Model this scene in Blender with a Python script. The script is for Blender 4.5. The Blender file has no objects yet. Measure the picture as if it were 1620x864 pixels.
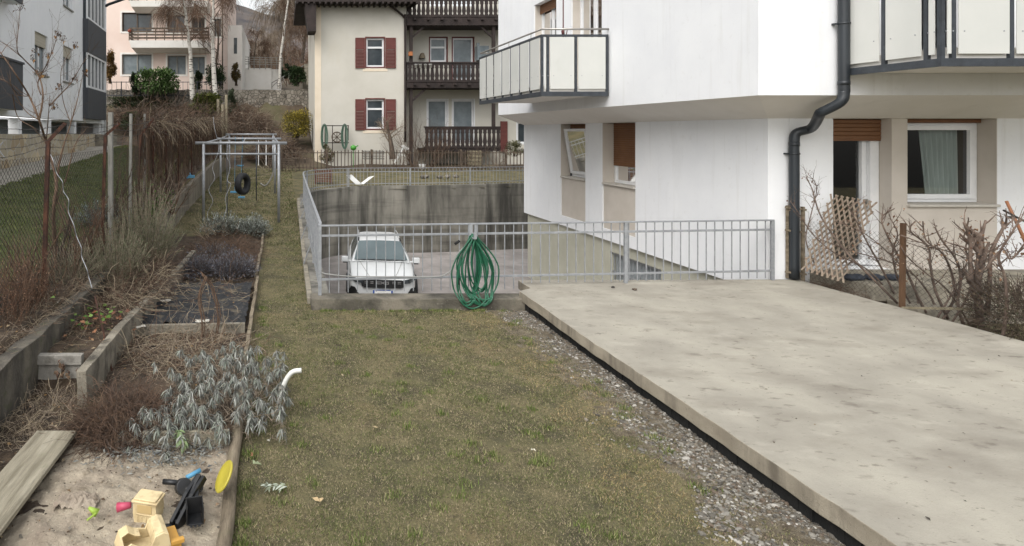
import bpy, bmesh, math, random
import numpy as np
from mathutils import Vector, Matrix, noise as mnoise
R = math.radians
rng = random.Random(11)
sc = bpy.context.scene
COL = sc.collection
# ------------------------------------------------------------ camera, light, exposure
HC = 2.6; F = 950.0; CX = 447.0; CY = 208.3
cam_d = bpy.data.cameras.new("camera"); cam = bpy.data.objects.new("camera", cam_d); COL.objects.link(cam)
cam.location = (0, 0, HC); cam.rotation_euler = (R(90), 0, 0)
cam_d.sensor_width = 36; cam_d.lens = F / 1620 * 36
cam_d.shift_x = (810 - CX) / 1620; cam_d.shift_y = -(432 - CY) / 1620
cam_d.clip_start = 0.1; cam_d.clip_end = 6000
sc.camera = cam
sc.render.resolution_x = 1024; sc.render.resolution_y = 546
SUN_EL, SUN_AZ = R(49), R(217)          # azimuth clockwise from +Y
world = bpy.data.worlds.new("World"); sc.world = world; world.use_nodes = True
wn = world.node_tree; wn.nodes.clear()
sky = wn.nodes.new("ShaderNodeTexSky"); sky.sky_type = 'NISHITA'; sky.sun_disc = False
sky.sun_elevation = SUN_EL; sky.sun_rotation = SUN_AZ; sky.air_density = 1.6; sky.dust_density = 4.0; sky.ozone_density = 1.0
hs = wn.nodes.new("ShaderNodeHueSaturation"); hs.inputs['Saturation'].default_value = 0.16; hs.inputs['Value'].default_value = 1.0
bg = wn.nodes.new("ShaderNodeBackground"); bg.inputs['Strength'].default_value = 0.15
wo = wn.nodes.new("ShaderNodeOutputWorld")
wn.links.new(sky.outputs[0], hs.inputs['Color']); wn.links.new(hs.outputs[0], bg.inputs['Color']); wn.links.new(bg.outputs[0], wo.inputs['Surface'])
sd = bpy.data.lights.new("sun", 'SUN'); sd.energy = 0.5; sd.angle = R(60); sd.color = (1, .97, .93)
sun = bpy.data.objects.new("sun", sd); COL.objects.link(sun)
sdir = Vector((math.sin(SUN_AZ) * math.cos(SUN_EL), math.cos(SUN_AZ) * math.cos(SUN_EL), math.sin(SUN_EL)))
sun.rotation_euler = sdir.to_track_quat('Z', 'Y').to_euler(); sun.location = (0, 0, 30)
sc.view_settings.view_transform = 'Standard'; sc.view_settings.look = 'None'
sc.view_settings.exposure = 0.84; sc.view_settings.gamma = 1; sc.view_settings.use_curve_mapping = False
sc.cycles.max_bounces = 8; sc.cycles.transparent_max_bounces = 12

def W(px, py, D): return Vector(((px - CX) / F * D, D, HC - (py - CY) / F * D))
def XX(px, D): return (px - CX) / F * D
def ZZ(py, D): return HC - (py - CY) / F * D
def G(px, py, z=0.0):
    D = (HC - z) * F / (py - CY); return Vector((XX(px, D), D, z))

# ------------------------------------------------------------ mesh builder
WLOC = {}
class MB:
    def __init__(s): s.v = []; s.f = []; s.mi = []; s.m = 0; s.sm = []; s.smooth = False
    def face(s, idx): s.f.append(tuple(idx)); s.mi.append(s.m); s.sm.append(s.smooth)
    def add(s, vs, fs):
        b = len(s.v); s.v.extend([tuple(p) for p in vs])
        for f in fs: s.face([b + i for i in f])
    def quad(s, a, b, c, d): s.add([a, b, c, d], [(0, 1, 2, 3)])
    def box(s, x0, x1, y0, y1, z0, z1):
        s.add([(x0,y0,z0),(x1,y0,z0),(x1,y1,z0),(x0,y1,z0),(x0,y0,z1),(x1,y0,z1),(x1,y1,z1),(x0,y1,z1)],
              [(0,3,2,1),(4,5,6,7),(0,1,5,4),(1,2,6,5),(2,3,7,6),(3,0,4,7)])
    def obox(s, c, size, M3):
        h = [k / 2 for k in size]; vs = []
        for sx, sy, sz in ((-1,-1,-1),(1,-1,-1),(1,1,-1),(-1,1,-1),(-1,-1,1),(1,-1,1),(1,1,1),(-1,1,1)):
            vs.append(Vector(c) + M3 @ Vector((sx*h[0], sy*h[1], sz*h[2])))
        s.add(vs, [(0,3,2,1),(4,5,6,7),(0,1,5,4),(1,2,6,5),(2,3,7,6),(3,0,4,7)])
    def beam(s, p, q, w, h, up=(0,0,1)):
        p = Vector(p); q = Vector(q); d = q - p; L = d.length
        if L < 1e-6: return
        d /= L; u = Vector(up)
        if abs(d.dot(u)) > .98: u = Vector((0, 1, 0))
        a = d.cross(u).normalized(); b = a.cross(d).normalized()
        s.obox((p + q) / 2, (w, L, h), Matrix((a, d, b)).transposed())
    def tube(s, pts, r, n=6, cap=True, closed=False):
        P = [Vector(p) for p in pts]; m = len(P)
        if m < 2: return
        rr = r if isinstance(r, (list, tuple)) else [r] * m
        b = len(s.v); ref = None; old = s.smooth; s.smooth = n > 4 or old
        for i in range(m):
            if closed: t = P[(i + 1) % m] - P[i - 1]
            else: t = P[min(i + 1, m - 1)] - P[max(i - 1, 0)]
            if t.length < 1e-9: t = Vector((0, 0, 1))
            t.normalize()
            if ref is None:
                ref = Vector((0, 0, 1)) if abs(t.z) < .9 else Vector((1, 0, 0))
            a = t.cross(ref)
            if a.length < 1e-4: a = t.orthogonal()
            a.normalize(); c = a.cross(t); ref = c
            for k in range(n):
                th = 2 * math.pi * k / n
                q = P[i] + (a * math.cos(th) + c * math.sin(th)) * rr[i]; s.v.append((q.x, q.y, q.z))
        for i in range(m if closed else m - 1):
            j = (i + 1) % m
            for k in range(n):
                k2 = (k + 1) % n
                s.face((b + i*n + k, b + i*n + k2, b + j*n + k2, b + j*n + k))
        s.smooth = old
        if cap and not closed and n > 3:
            s.face([b + k for k in range(n)][::-1]); s.face([b + (m-1)*n + k for k in range(n)])
    def lathe(s, prof, c=(0,0,0), n=20, M3=None):
        c = Vector(c); b = len(s.v); old = s.smooth; s.smooth = True
        for (r, z) in prof:
            for k in range(n):
                a = 2 * math.pi * k / n; p = Vector((r*math.cos(a), r*math.sin(a), z))
                if M3: p = M3 @ p
                p = p + c; s.v.append((p.x, p.y, p.z))
        for i in range(len(prof) - 1):
            for k in range(n):
                k2 = (k + 1) % n; s.face((b+i*n+k, b+i*n+k2, b+(i+1)*n+k2, b+(i+1)*n+k))
        s.smooth = old
    def prism(s, poly, ext, cap=True):          # poly: 3D points, ext: vector
        n = len(poly); e = Vector(ext); b = len(s.v)
        s.v.extend([tuple(p) for p in poly]); s.v.extend([tuple(Vector(p) + e) for p in poly])
        for i in range(n):
            j = (i + 1) % n; s.face((b+i, b+j, b+n+j, b+n+i))
        if cap: s.face([b+i for i in range(n)][::-1]); s.face([b+n+i for i in range(n)])
    def blob(s, c, r, sub=1, jit=.15, rot=None):
        bm = bmesh.new(); bmesh.ops.create_icosphere(bm, subdivisions=sub, radius=1)
        vs = []
        for v in bm.verts:
            p = v.co * (1 + rng.uniform(-jit, jit)); p = Vector((p.x*r[0], p.y*r[1], p.z*r[2]))
            if rot: p = rot @ p
            vs.append(p + Vector(c))
        s.add(vs, [[v.index for v in f.verts] for f in bm.faces]); bm.free()
    def wall(s, p0, p1, z0, z1, th, nrm, ops=()):   # openings (u0,u1,z0,z1) along p0->p1; thickness goes against nrm
        p0 = Vector((p0[0], p0[1], 0)); p1 = Vector((p1[0], p1[1], 0)); L = (p1 - p0).length; d = (p1 - p0) / L; n = Vector((nrm[0], nrm[1], 0)).normalized()
        us = sorted(set([0, L] + [min(max(o[k], 0), L) for o in ops for k in (0, 1)])); zs = sorted(set([z0, z1] + [min(max(o[k], z0), z1) for o in ops for k in (2, 3)]))
        def inc(i, j):
            if i < 0 or j < 0 or i >= len(us) - 1 or j >= len(zs) - 1: return False
            u = (us[i] + us[i+1]) / 2; z = (zs[j] + zs[j+1]) / 2
            return not any(o[0] < u < o[1] and o[2] < z < o[3] for o in ops)
        def P(u, z, t): q = p0 + d*u - n*t; return (q.x, q.y, z)
        for i in range(len(us) - 1):
            for j in range(len(zs) - 1):
                if not inc(i, j): continue
                a, b, c, e = us[i], us[i+1], zs[j], zs[j+1]
                s.quad(P(a,c,0), P(b,c,0), P(b,e,0), P(a,e,0)); s.quad(P(a,c,th), P(a,e,th), P(b,e,th), P(b,c,th))
                if not inc(i-1, j): s.quad(P(a,c,0), P(a,e,0), P(a,e,th), P(a,c,th))
                if not inc(i+1, j): s.quad(P(b,c,0), P(b,c,th), P(b,e,th), P(b,e,0))
                if not inc(i, j-1): s.quad(P(a,c,0), P(a,c,th), P(b,c,th), P(b,c,0))
                if not inc(i, j+1): s.quad(P(a,e,0), P(b,e,0), P(b,e,th), P(a,e,th))
    def build(s, name, mats, parent=None, bev=0, loc=None, subs=0, cols=None, recalc=False):
        if not isinstance(mats, (list, tuple)): mats = [mats]
        v = np.array(s.v, dtype=np.float64).reshape(-1, 3)
        if parent is not None: off = WLOC[parent.name]
        elif loc is not None: off = np.array(loc, float)
        else: off = np.array([(v[:,0].min()+v[:,0].max())/2, (v[:,1].min()+v[:,1].max())/2, v[:,2].min()])
        me = bpy.data.meshes.new(name); me.from_pydata((v - off).tolist(), [], s.f)
        for m in mats: me.materials.append(m)
        me.polygons.foreach_set('material_index', s.mi); me.polygons.foreach_set('use_smooth', s.sm)
        if cols is not None:
            ca = me.color_attributes.new('Col', 'FLOAT_COLOR', 'POINT'); ca.data.foreach_set('color', np.asarray(cols, dtype=np.float32).ravel())
        if recalc:
            bm = bmesh.new(); bm.from_mesh(me); bmesh.ops.recalc_face_normals(bm, faces=bm.faces); bm.to_mesh(me); bm.free()
        me.update()
        o = bpy.data.objects.new(name, me); COL.objects.link(o)
        if parent is not None: o.parent = parent; WLOC[o.name] = off
        else: o.location = tuple(off); WLOC[o.name] = off
        if subs:
            b = o.modifiers.new('s', 'SUBSURF'); b.levels = subs; b.render_levels = subs
        if bev:
            b = o.modifiers.new('b', 'BEVEL'); b.width = bev; b.segments = 2; b.limit_method = 'ANGLE'; b.angle_limit = R(40)
        return o
def thing(name, label, cat, loc, group=None):
    o = bpy.data.objects.new(name, None); COL.objects.link(o); o.empty_display_size = .1; o.location = tuple(loc); WLOC[o.name] = np.array(tuple(loc), float)
    return tag(o, label, cat, group)
def tag(o, label=None, cat=None, group=None, kind=None):
    if label: o['label'] = label
    if cat: o['category'] = cat
    if group: o['group'] = group
    if kind: o['kind'] = kind
    return o
def struct(o): o['kind'] = 'structure'; return o
def copy_tree(o, parent=None):
    c = o.copy(); COL.objects.link(c)
    if parent: c.parent = parent
    for ch in list(o.children): copy_tree(ch, c)
    return c

# ------------------------------------------------------------ materials
def lin(c):
    if isinstance(c, str):
        c = [int(c[i:i+2], 16) / 255 for i in (0, 2, 4)]
        return tuple((x/12.92 if x <= .04045 else ((x+.055)/1.055)**2.4) for x in c) + (1,)
    return tuple(c) + (1,) if len(c) == 3 else tuple(c)
MATS = {}
def mat(name, cols, scale=4, rough=.85, bump=0, bscale=30, stretch=(1,1,1), metal=0, detail=8, dirt=(), spec=.5, attr=False, pos=(.35,.65), trans=0, contrast=None):
    """cols: one colour or list mixed along a noise; dirt: list of (colour, scale, lo, hi, stretch, amount)"""
    m = bpy.data.materials.new(name); m.use_nodes = True; nt = m.node_tree; N = nt.nodes; Lk = nt.links
    b = N['Principled BSDF']; b.inputs['Roughness'].default_value = rough; b.inputs['Metallic'].default_value = metal
    b.inputs['Specular IOR Level'].default_value = spec
    tc = N.new('ShaderNodeTexCoord')
    def nz(sc_, det, st, w=0):
        mp = N.new('ShaderNodeMapping'); mp.inputs['Scale'].default_value = st; mp.inputs['Location'].default_value = (w*3.1, w*1.7, w*2.3); Lk.new(tc.outputs['Object'], mp.inputs['Vector'])
        n = N.new('ShaderNodeTexNoise'); n.inputs['Scale'].default_value = sc_; n.inputs['Detail'].default_value = det; n.inputs['Roughness'].default_value = .6; Lk.new(mp.outputs[0], n.inputs['Vector']); return n.outputs['Fac']
    if attr:
        a = N.new('ShaderNodeVertexColor'); a.layer_name = 'Col'; out = a.outputs['Color']
    else:
        if isinstance(cols, str) or not isinstance(cols[0], (str, tuple, list)): cols = [cols]
        if len(cols) == 1:
            c = lin(cols[0]); cols = [tuple(x*.92 for x in c[:3]), tuple(min(1, x*1.06) for x in c[:3])]
        cr = N.new('ShaderNodeValToRGB'); e = cr.color_ramp.elements; n = len(cols)
        for i, c in enumerate(cols):
            p = pos[0] + (pos[1] - pos[0]) * i / (n - 1)
            el = e[i] if i < 2 else e.new(p)
            el.position = p; el.color = lin(c)
        Lk.new(nz(scale, detail, stretch), cr.inputs['Fac']); out = cr.outputs['Color']
    for k, (c, s_, lo, hi, st, amt) in enumerate(dirt):
        mr = N.new('ShaderNodeMapRange'); mr.inputs['From Min'].default_value = lo; mr.inputs['From Max'].default_value = hi; mr.inputs['To Max'].default_value = amt
        Lk.new(nz(s_, 8, st, k + 1), mr.inputs['Value'])
        mx = N.new('ShaderNodeMix'); mx.data_type = 'RGBA'; mx.inputs[7].default_value = lin(c); Lk.new(mr.outputs[0], mx.inputs[0]); Lk.new(out, mx.inputs[6]); out = mx.outputs[2]
    Lk.new(out, b.inputs['Base Color'])
    if bump:
        bp = N.new('ShaderNodeBump'); bp.inputs['Strength'].default_value = min(1, bump); bp.inputs['Distance'].default_value = .02 if bump <= 1 else .02*bump
        Lk.new(nz(bscale, 8, stretch, 5), bp.inputs['Height']); Lk.new(bp.outputs[0], b.inputs['Normal'])
    if trans:
        b.inputs['Transmission Weight'].default_value = trans
    MATS[name] = m; return m
def glass(name, tint=(.85,.9,.9), fac=.12, rough=.03):
    m = bpy.data.materials.new(name); m.use_nodes = True; nt = m.node_tree; N = nt.nodes; N.clear()
    o = N.new('ShaderNodeOutputMaterial'); t = N.new('ShaderNodeBsdfTransparent'); t.inputs[0].default_value = (*tint, 1)
    g = N.new('ShaderNodeBsdfGlossy'); g.inputs['Roughness'].default_value = rough
    fr = N.new('ShaderNodeFresnel'); fr.inputs[0].default_value = 1.45; ad = N.new('ShaderNodeMath'); ad.operation = 'ADD'; ad.inputs[1].default_value = fac; ad.use_clamp = True
    mx = N.new('ShaderNodeMixShader'); L = nt.links.new
    L(fr.outputs[0], ad.inputs[0]); L(ad.outputs[0], mx.inputs[0]); L(t.outputs[0], mx.inputs[1]); L(g.outputs[0], mx.inputs[2]); L(mx.outputs[0], o.inputs[0])
    MATS[name] = m; return m
S1 = (1,1,1)
m_plaster = mat('white_plaster', ['e0e1e3', 'e6e7e8'], 1.3, .9, .12, 90, dirt=[('a9a8a4', 1.1, .6, .9, (1,1,.25), .4), ('bdbbb5', 3.5, .56, .8, (2,2,.12), .35), ('c4c2bd', 9, .6, .8, S1, .3)])
m_soffit = mat('soffit_paint', ['dedad3', 'e4e0da'], 1.5, .9, .1, 80, dirt=[('a8a196', 2, .6, .85, S1, .35)])
m_beige = mat('beige_plaster', ['b9b1a6', 'c2bab0'], 2, .9, .12, 100, dirt=[('9c948a', 3, .6, .85, (1,1,.3), .4)])
m_khaki = mat('khaki_plaster', ['a9a797', 'b3b1a2'], 2, .9, .15, 100, dirt=[('8a8878', 3, .55, .85, (1,1,.3), .5)])
m_whiteframe = mat('white_frame', ['d9dadb', 'e4e4e4'], 5, .4, 0)
m_orange = mat('roller_orange', ['6b482e', '7a5537'], 3, .6, .2, 60, dirt=[('6b4228', 6, .5, .8, (1,1,4), .4)])
m_glass = glass('window_glass')
m_carglass = glass('car_glass', (.35,.42,.42), .05)
m_dark = mat('dark_interior', ['20201f', '2c2a28'], 2, .9)  # near-black colour stands in for the unlit depth behind window panes
m_curtain = mat('curtain', ['b9beb8', 'cfd3cd'], 3, .95, .3, 60, stretch=(12,1,.3))
m_panel = mat('balcony_panel', ['c3c4bf', 'cacac5'], 1.2, .55, .03, 40, dirt=[('b5b3a8', 2.5, .6, .9, (1,1,.4), .4)])
m_anth = mat('anthracite_metal', ['2b2f34', '3a3f45'], 8, .55, .1, 60, dirt=[('6a6e70', 14, .58, .8, S1, .4)])
m_pipe = mat('grey_downpipe', ['212529', '2b3035'], 2, .42, .05, 20, stretch=(3,3,.5), dirt=[('555b5e', 5, .6, .85, (1,1,.3), .4)])
m_galv = mat('galvanised', ['8d9093', 'a3a5a8'], 12, .5, .1, 60, metal=.35, dirt=[('6e7072', 20, .55, .8, S1, .4), ('7a6a58', 9, .66, .85, S1, .35)])
m_steel = mat('handrail_steel', ['a09c96', 'b4b0aa'], 9, .35, .05, 40, metal=.7)
m_slab = mat('terrace_concrete', ['8a857a', '959084', '9f9a8d'], 1.4, .88, .25, 55, detail=10, dirt=[('70695e', 1.5, .52, .74, (.8,1.6,1), .6), ('554d43', 3.6, .61, .71, (.7,1.4,1), .55), ('5a5247', 11, .61, .69, (.8,1.5,1), .55), ('4a433a', 28, .66, .71, (.8,1.3,1), .6), ('857d70', 120, .55, .7, S1, .5), ('6f685d', 60, .62, .75, S1, .5), ('c2bcae', 2.2, .58, .8, (.8,1.5,1), .4)])
m_slabedge = mat('terrace_edge', ['8d8474', 'a39a89'], 1.5, .9, .5, 50, stretch=(1,2,3), dirt=[('443d34', 3, .5, .68, (1.2,1.4,.3), .6), ('5d564b', 25, .6, .75, S1, .5)])
m_black = mat('black_membrane', ['101010', '191918'], 6, .8, .5, 20)
m_wallconc = mat('stained_concrete', ['65625b', '7f7c73', '928e84'], 1.2, .92, .5, 25, stretch=(1,1,.35), dirt=[('22211e', 1.3, .47, .64, (1.6,1.6,.16), .72), ('35332f', .8, .5, .7, (.3,.3,4.5), .6), ('a09c90', 3.5, .6, .78, (1.5,1.5,.15), .5)])
m_kerb = mat('kerb_concrete', ['4c483f', '656055', '7d7669'], 2.5, .93, .7, 40, dirt=[('2f2d27', 4, .5, .68, S1, .75), ('4b4c33', 6, .6, .75, S1, .5), ('a39d90', 18, .62, .75, S1, .6)])
m_kerbtop = mat('kerb_top', ['7a7467', '989182'], 3, .93, .5, 40, dirt=[('45413a', 3.2, .5, .68, S1, .7), ('b1aa9b', 11, .6, .75, S1, .5)])
m_gardenconc = mat('garden_concrete', ['6d675b', '857e70', '968f80'], 3, .95, .9, 45, dirt=[('38342d', 5, .52, .66, (1,1,.5), .8), ('55573c', 7, .6, .74, S1, .5), ('b7b2a6', 26, .64, .76, S1, .5)])
m_oldwall = mat('mossy_old_wall', ['3f3b33', '57524a', '6a6458'], 3, .95, 1, 30, stretch=(1,1,.6), dirt=[('2b2924', 4, .5, .7, (1,1,.3), .8), ('50533a', 6, .56, .7, S1, .7)])
m_asphalt = mat('driveway_asphalt', ['85807c', '918b87', '9c9692'], 1.2, .95, .3, 160, dirt=[('4d4a47', 1.2, .5, .75, S1, .5), ('a39e98', 45, .6, .72, S1, .6), ('474441', 60, .6, .72, S1, .6)])
m_soil = mat('garden_soil', ['2f271f', '463a2e', '57493a'], 6, .97, 1.5, 30, dirt=[('6a5a45', 14, .58, .7, S1, .7), ('1f1a15', 9, .58, .72, S1, .7), ('4b4a2c', 2.2, .58, .72, S1, .5)])
m_sand = mat('play_sand', ['85796a', '968b7a', 'a59a87'], 4, .97, 1.2, 25, dirt=[('5f5444', 3, .52, .68, S1, .6), ('6f6352', 8, .55, .7, S1, .7), ('c2b8a5', 30, .6, .72, S1, .5), ('4d4438', 45, .66, .74, S1, .7)])
m_turf = mat('turf', ['47442f', '5e593c', '72694b'], 2.2, .97, 1.2, 60, dirt=[('7a6c4c', 1.1, .53, .7, S1, .7), ('3c342a', 2.6, .56, .7, S1, .6), ('8f8160', 40, .56, .7, S1, .6), ('2b281c', 55, .55, .7, S1, .6)])
m_nlawn = mat('neighbour_turf', ['3b4420', '4a5228', '5a5c33'], 3, .97, 1, 60, dirt=[('6a6440', 2, .55, .75, S1, .5), ('2f341c', 30, .55, .7, S1, .5)])
m_rust = mat('rust_steel', ['2c1e18', '43291e', '583828'], 14, .9, .6, 70, stretch=(1,1,.4), dirt=[('2a201b', 9, .55, .7, S1, .6), ('8a5a3c', 30, .6, .72, S1, .4)])
m_wire = mat('dull_wire', ['2c2a28', '45413d'], 20, .7, metal=.3)
m_postconc = mat('grey_post', ['7c7a74', '95938c'], 10, .9, .4, 50, stretch=(1,1,.3), dirt=[('57544c', 8, .55, .75, (1,1,.2), .6)])
m_twig = mat('bare_twig', ['3a2f28', '584a3f'], 9, .95)
m_twig2 = mat('brown_twig', ['46352a', '6d5745'], 9, .95)
m_twig3 = mat('pale_twig', ['6f6253', '8d8070'], 9, .95)
m_bark = mat('bark', ['3f362f', '6a5d50'], 9, .95, .8, 40, stretch=(1,1,.4))
m_pruned = mat('pruned_bark', ['453830', '75655a'], 12, .93, .6, 60, stretch=(1,1,.5), dirt=[('918374', 18, .58, .7, S1, .5)])
m_birch = mat('birch_bark', ['b9b4aa', 'd0ccc3'], 3, .9, .3, 30, stretch=(1,1,3), dirt=[('26221e', 2.2, .56, .6, (1,1,4), .9)])
m_wood = mat('weathered_wood', ['77705f', '8e8775', '9f9886'], 3, .93, .6, 18, stretch=(6,.5,6), dirt=[('4c463b', 2.5, .56, .72, (6,.6,6), .6), ('6c7052', 4, .63, .75, S1, .5), ('aaa493', 8, .6, .75, (3,.5,3), .4)])
m_log = mat('weathered_log', ['5d5344', '7b6f5d', '8f8370'], 4, .95, .8, 30, stretch=(4,.6,4), dirt=[('3a3228', 5, .55, .7, S1, .7), ('57583a', 3, .6, .75, S1, .6)])
m_fabric = mat('weed_fabric', ['17181a', '2b2c2e'], 5, .8, 1, 20, dirt=[('5a5244', 5, .54, .66, S1, .85), ('57524a', 12, .57, .7, S1, .8), ('6f6a60', 30, .64, .72, S1, .6)])
m_leaf = mat('attr_leaf', 'ffffff', rough=.85, attr=True, spec=.3)
# ------------------------------------------------------------ terrain
def lerp(a, b, t): return a + (b - a) * min(1, max(0, t))
def XW(y): return lerp(-2.62, -3.0, (y - 6) / 12)           # upper garden wall line
def ZT(y): return lerp(.53, 1.32, (y - 10) / 16)            # its top
def base(y): return .04 * (min(y, 30) - 13) if y > 13 else 0
def XF(y): return -8.7 + .0758 * (29 - y)                    # left building facade line
def NZ(x, y): return mnoise.noise(Vector((x, y, 0)))
def hill(y):
    if y < 31: return .68
    if y < 39.8: return lerp(.7, 3.5, (y - 31) / 8.8)
    if y < 44: return 5.25
    if y < 60: return 5.25 + (y - 44) * .12
    return 7.2 + (y - 60) * .10
def H(x, y):
    xw = XW(y)
    if y > 31:
        h = hill(y)
        if x > 1.6 and y < 39.8: h = lerp(h, .8, (x - 1.6) / 1.2)
        return h + .12 * NZ(x*.7, y*.7)
    if x < xw:
        zf = ZT(y) + .06
        g = lerp(1.45, 1.9, (y - 14) / 15)
        h = lerp(zf, g, (xw - .3 - x) / max(.5, (xw - .3 - XF(y))))
        if y > 26: h = lerp(h, hill(31.01), (y - 28) / 3) if x > -4 else lerp(h, max(h, 1.9), 1)
        return h + .03 * NZ(x*3, y*3)
    b = base(y)
    if x < -1.95 and 6.1 < y < 12: return b + .27 + .04 * NZ(x*5, y*5)
    if x < -.42: return b + (.03 if y > 5.2 else .0) + .035 * NZ(x*4, y*4) * (1 if y < 15 else .3)
    return b + .012 * NZ(x*2.5, y*2.5) + .006 * NZ(x*9, y*9)
RAIL = [(.575, 8.93), (.60, 12), (.64, 16), (.70, 20.2), (.90, 21.3), (1.39, 22.1), (2.0, 22.65), (2.74, 23.0), (4, 23.15), (5.75, 23.25), (7.7, 23.6), (9.8, 24.0), (13, 24.5)]
PIT = [(.72, 9.0)] + [(x + .08 if y < 21 else x, y - .08) for x, y in RAIL[1:]] + [(13, 19.3), (8.2, 19.3), (8.2, 9.0)]
def inpoly(x, y, P):
    c = False; j = len(P) - 1
    for i in range(len(P)):
        if (P[i][1] > y) != (P[j][1] > y) and x < (P[j][0]-P[i][0])*(y-P[i][1])/(P[j][1]-P[i][1]) + P[i][0]: c = not c
        j = i
    return c
def rng_(a, b, s): return list(np.arange(a, b - 1e-6, s))
gx = rng_(-140, -16, 6) + rng_(-16, -4, .5) + rng_(-4, 4, .07) + rng_(4, 9, .15) + rng_(9, 16, .6) + rng_(16, 160, 8)
gy = rng_(-8, 2.4, .6) + rng_(2.4, 12, .07) + rng_(12, 31, .22) + rng_(31, 46, .5) + rng_(46, 120, 3) + rng_(120, 420, 20)
mb = MB(); mb.smooth = True
nx, ny = len(gx), len(gy)
mb.v = [(x, y, H(x, y)) for y in gy for x in gx]
for j in range(ny - 1):
    for i in range(nx - 1):
        x = (gx[i] + gx[i+1]) / 2; y = (gy[j] + gy[j+1]) / 2
        if inpoly(x, y, PIT): continue
        xw = XW(y); e = .06 * NZ(x*6, y*6)
        if y > 31: mb.m = 3
        elif x < xw - .75 + e*4: mb.m = 2
        elif x < -.42 + e*.3 and y < 14.5 + e*5: mb.m = 1
        elif x < xw: mb.m = 1
        elif 2.95 + e*4 < x < 9 and y < 9: mb.m = 5
        else: mb.m = 0
        k = j*nx + i; mb.face((k, k+1, k+nx+1, k+nx))
m_hill = mat('hill_ground', ['3a3128', '564a3c', '5b5641'], .8, .97, 2, 6, dirt=[('4a4d2c', .5, .55, .7, S1, .6), ('70614e', 3, .58, .7, S1, .6)])
m_gravelbed = mat('gravel_bed', ['54493a', '6c6250', '7d7566'], 9, .97, 1.5, 60, dirt=[('3d352b', 20, .55, .7, S1, .7), ('9b958a', 70, .6, .7, S1, .6)])
g = struct(mb.build('ground', [m_turf, m_soil, m_nlawn, m_hill, m_sand, m_gravelbed], loc=(0, 0, 0)))
# driveway
mb = MB(); mb.quad((0, 8.5, -2.05), (16, 8.5, -2.05), (16, 26, -2.05), (0, 26, -2.05))
struct(mb.build('driveway', m_asphalt, loc=(0, 0, -2.05)))
# mountain
m_mount = mat('wooded_mountain', ['3d3a3c', '57504c', '655a50'], .02, .97, 0, detail=12, dirt=[('2c3030', .012, .5, .66, S1, .6), ('7d7068', .05, .55, .75, (1,1,.4), .5)])
mb = MB(); mb.smooth = True
ys = [500, 560, 620, 680, 740, 800, 860, 900, 960, 1100]; xs = list(np.arange(-500, 900, 12))
def ridge(x):
    px = CX + x / 900 * F
    return 2.6 + (208 - np.interp(px, [-200, 100, 350, 373, 420, 470, 500, 700, 1500], [-60, -50, -14, 5, 23, 32, 40, 70, 130])) / F * 900
for y in ys:
    for x in xs:
        t = min(1, (y - 500) / 400); h = ridge(x) * (t**1.1) + 9*NZ(x*.012, y*.012)*(1 if t < .98 else .35) + 3*NZ(x*.05, y*.05)
        if y > 900: h -= (y - 900) * .8
        mb.v.append((x, y, h + 20*(1-t)))
for j in range(len(ys)-1):
    for i in range(len(xs)-1):
        k = j*len(xs)+i; mb.face((k, k+1, k+len(xs)+1, k+len(xs)))
struct(mb.build('mountain', m_mount, loc=(0, 700, 0)))

# pit walls ------------------------------------------------------
def catmull(P, n=6, closed=False):
    P = [Vector(p) for p in P]; out = []
    for i in range(len(P) - 1):
        a = P[max(i-1, 0)]; b = P[i]; c = P[i+1]; d = P[min(i+2, len(P)-1)]
        for k in range(n):
            t = k / n; out.append(.5*((2*b) + (c-a)*t + (2*a-5*b+4*c-d)*t*t + (3*b-a-3*c+d)*t**3))
    out.append(P[-1]); return out
RP = catmull([(x, y, 0) for x, y in RAIL], 8)
def offs(P, d):
    out = []
    for i, p in enumerate(P):
        t = (P[min(i+1, len(P)-1)] - P[max(i-1, 0)]).normalized(); out.append(p + Vector((-t.y, t.x, 0)) * d)
    return out
def ribbon(mb, A, B, zlo, zhi):   # closed strip between polylines A (outer) and B (inner)
    n = len(A); b = len(mb.v)
    for i in range(n):
        y = A[i].y
        for q, z in ((A[i], zlo(y)), (A[i], zhi(y)), (B[i], zhi(y)), (B[i], zlo(y))): mb.v.append((q.x, q.y, z))
    for i in range(n - 1):
        k = b + 4*i
        for a, c in ((0,1),(1,2),(2,3),(3,0)): mb.face((k+a, k+4+a, k+4+c, k+c))
    mb.face((b, b+1, b+2, b+3)); k = b+4*(n-1); mb.face((k+3, k+2, k+1, k))
mb = MB(); Pq = [Vector((.575, 9.06, 0))] + RP[1:]
ribbon(mb, offs(Pq, .12), offs(Pq, -.14), lambda y: -2.1, lambda y: base(y) + .10 + .012*math.sin(y*3))
rw = mb.build('retaining_wall', m_wallconc)
tag(rw, 'stained grey concrete retaining wall curving round the sunken driveway', 'wall')
mb = MB(); Pk = [p for p in RP if p.y < 20.4]; Pk[0] = Vector((.575, 9.06, 0)); ribbon(mb, offs(Pk, .20), offs(Pk, .122), lambda y: base(y) - .1, lambda y: base(y) + .085)
k_ = mb.build('kerb', m_kerbtop); tag(k_, 'pale rough concrete edging strip beside the grass path, left of the railing', 'kerb')
mb = MB(); mb.m = 0
P_ = [(.42, 8.74), (3.8, 8.74)]
mb.box(.42, 3.95, 8.74, 9.055, -2.1, .165); mb.box(3.953, 8.2, 9.1, 9.4, -2.1, .06)
kf = mb.build('kerb_wall', [m_kerb], bev=.012); tag(kf, 'weathered dark concrete kerb wall under the front railing with the hose', 'wall')

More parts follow.
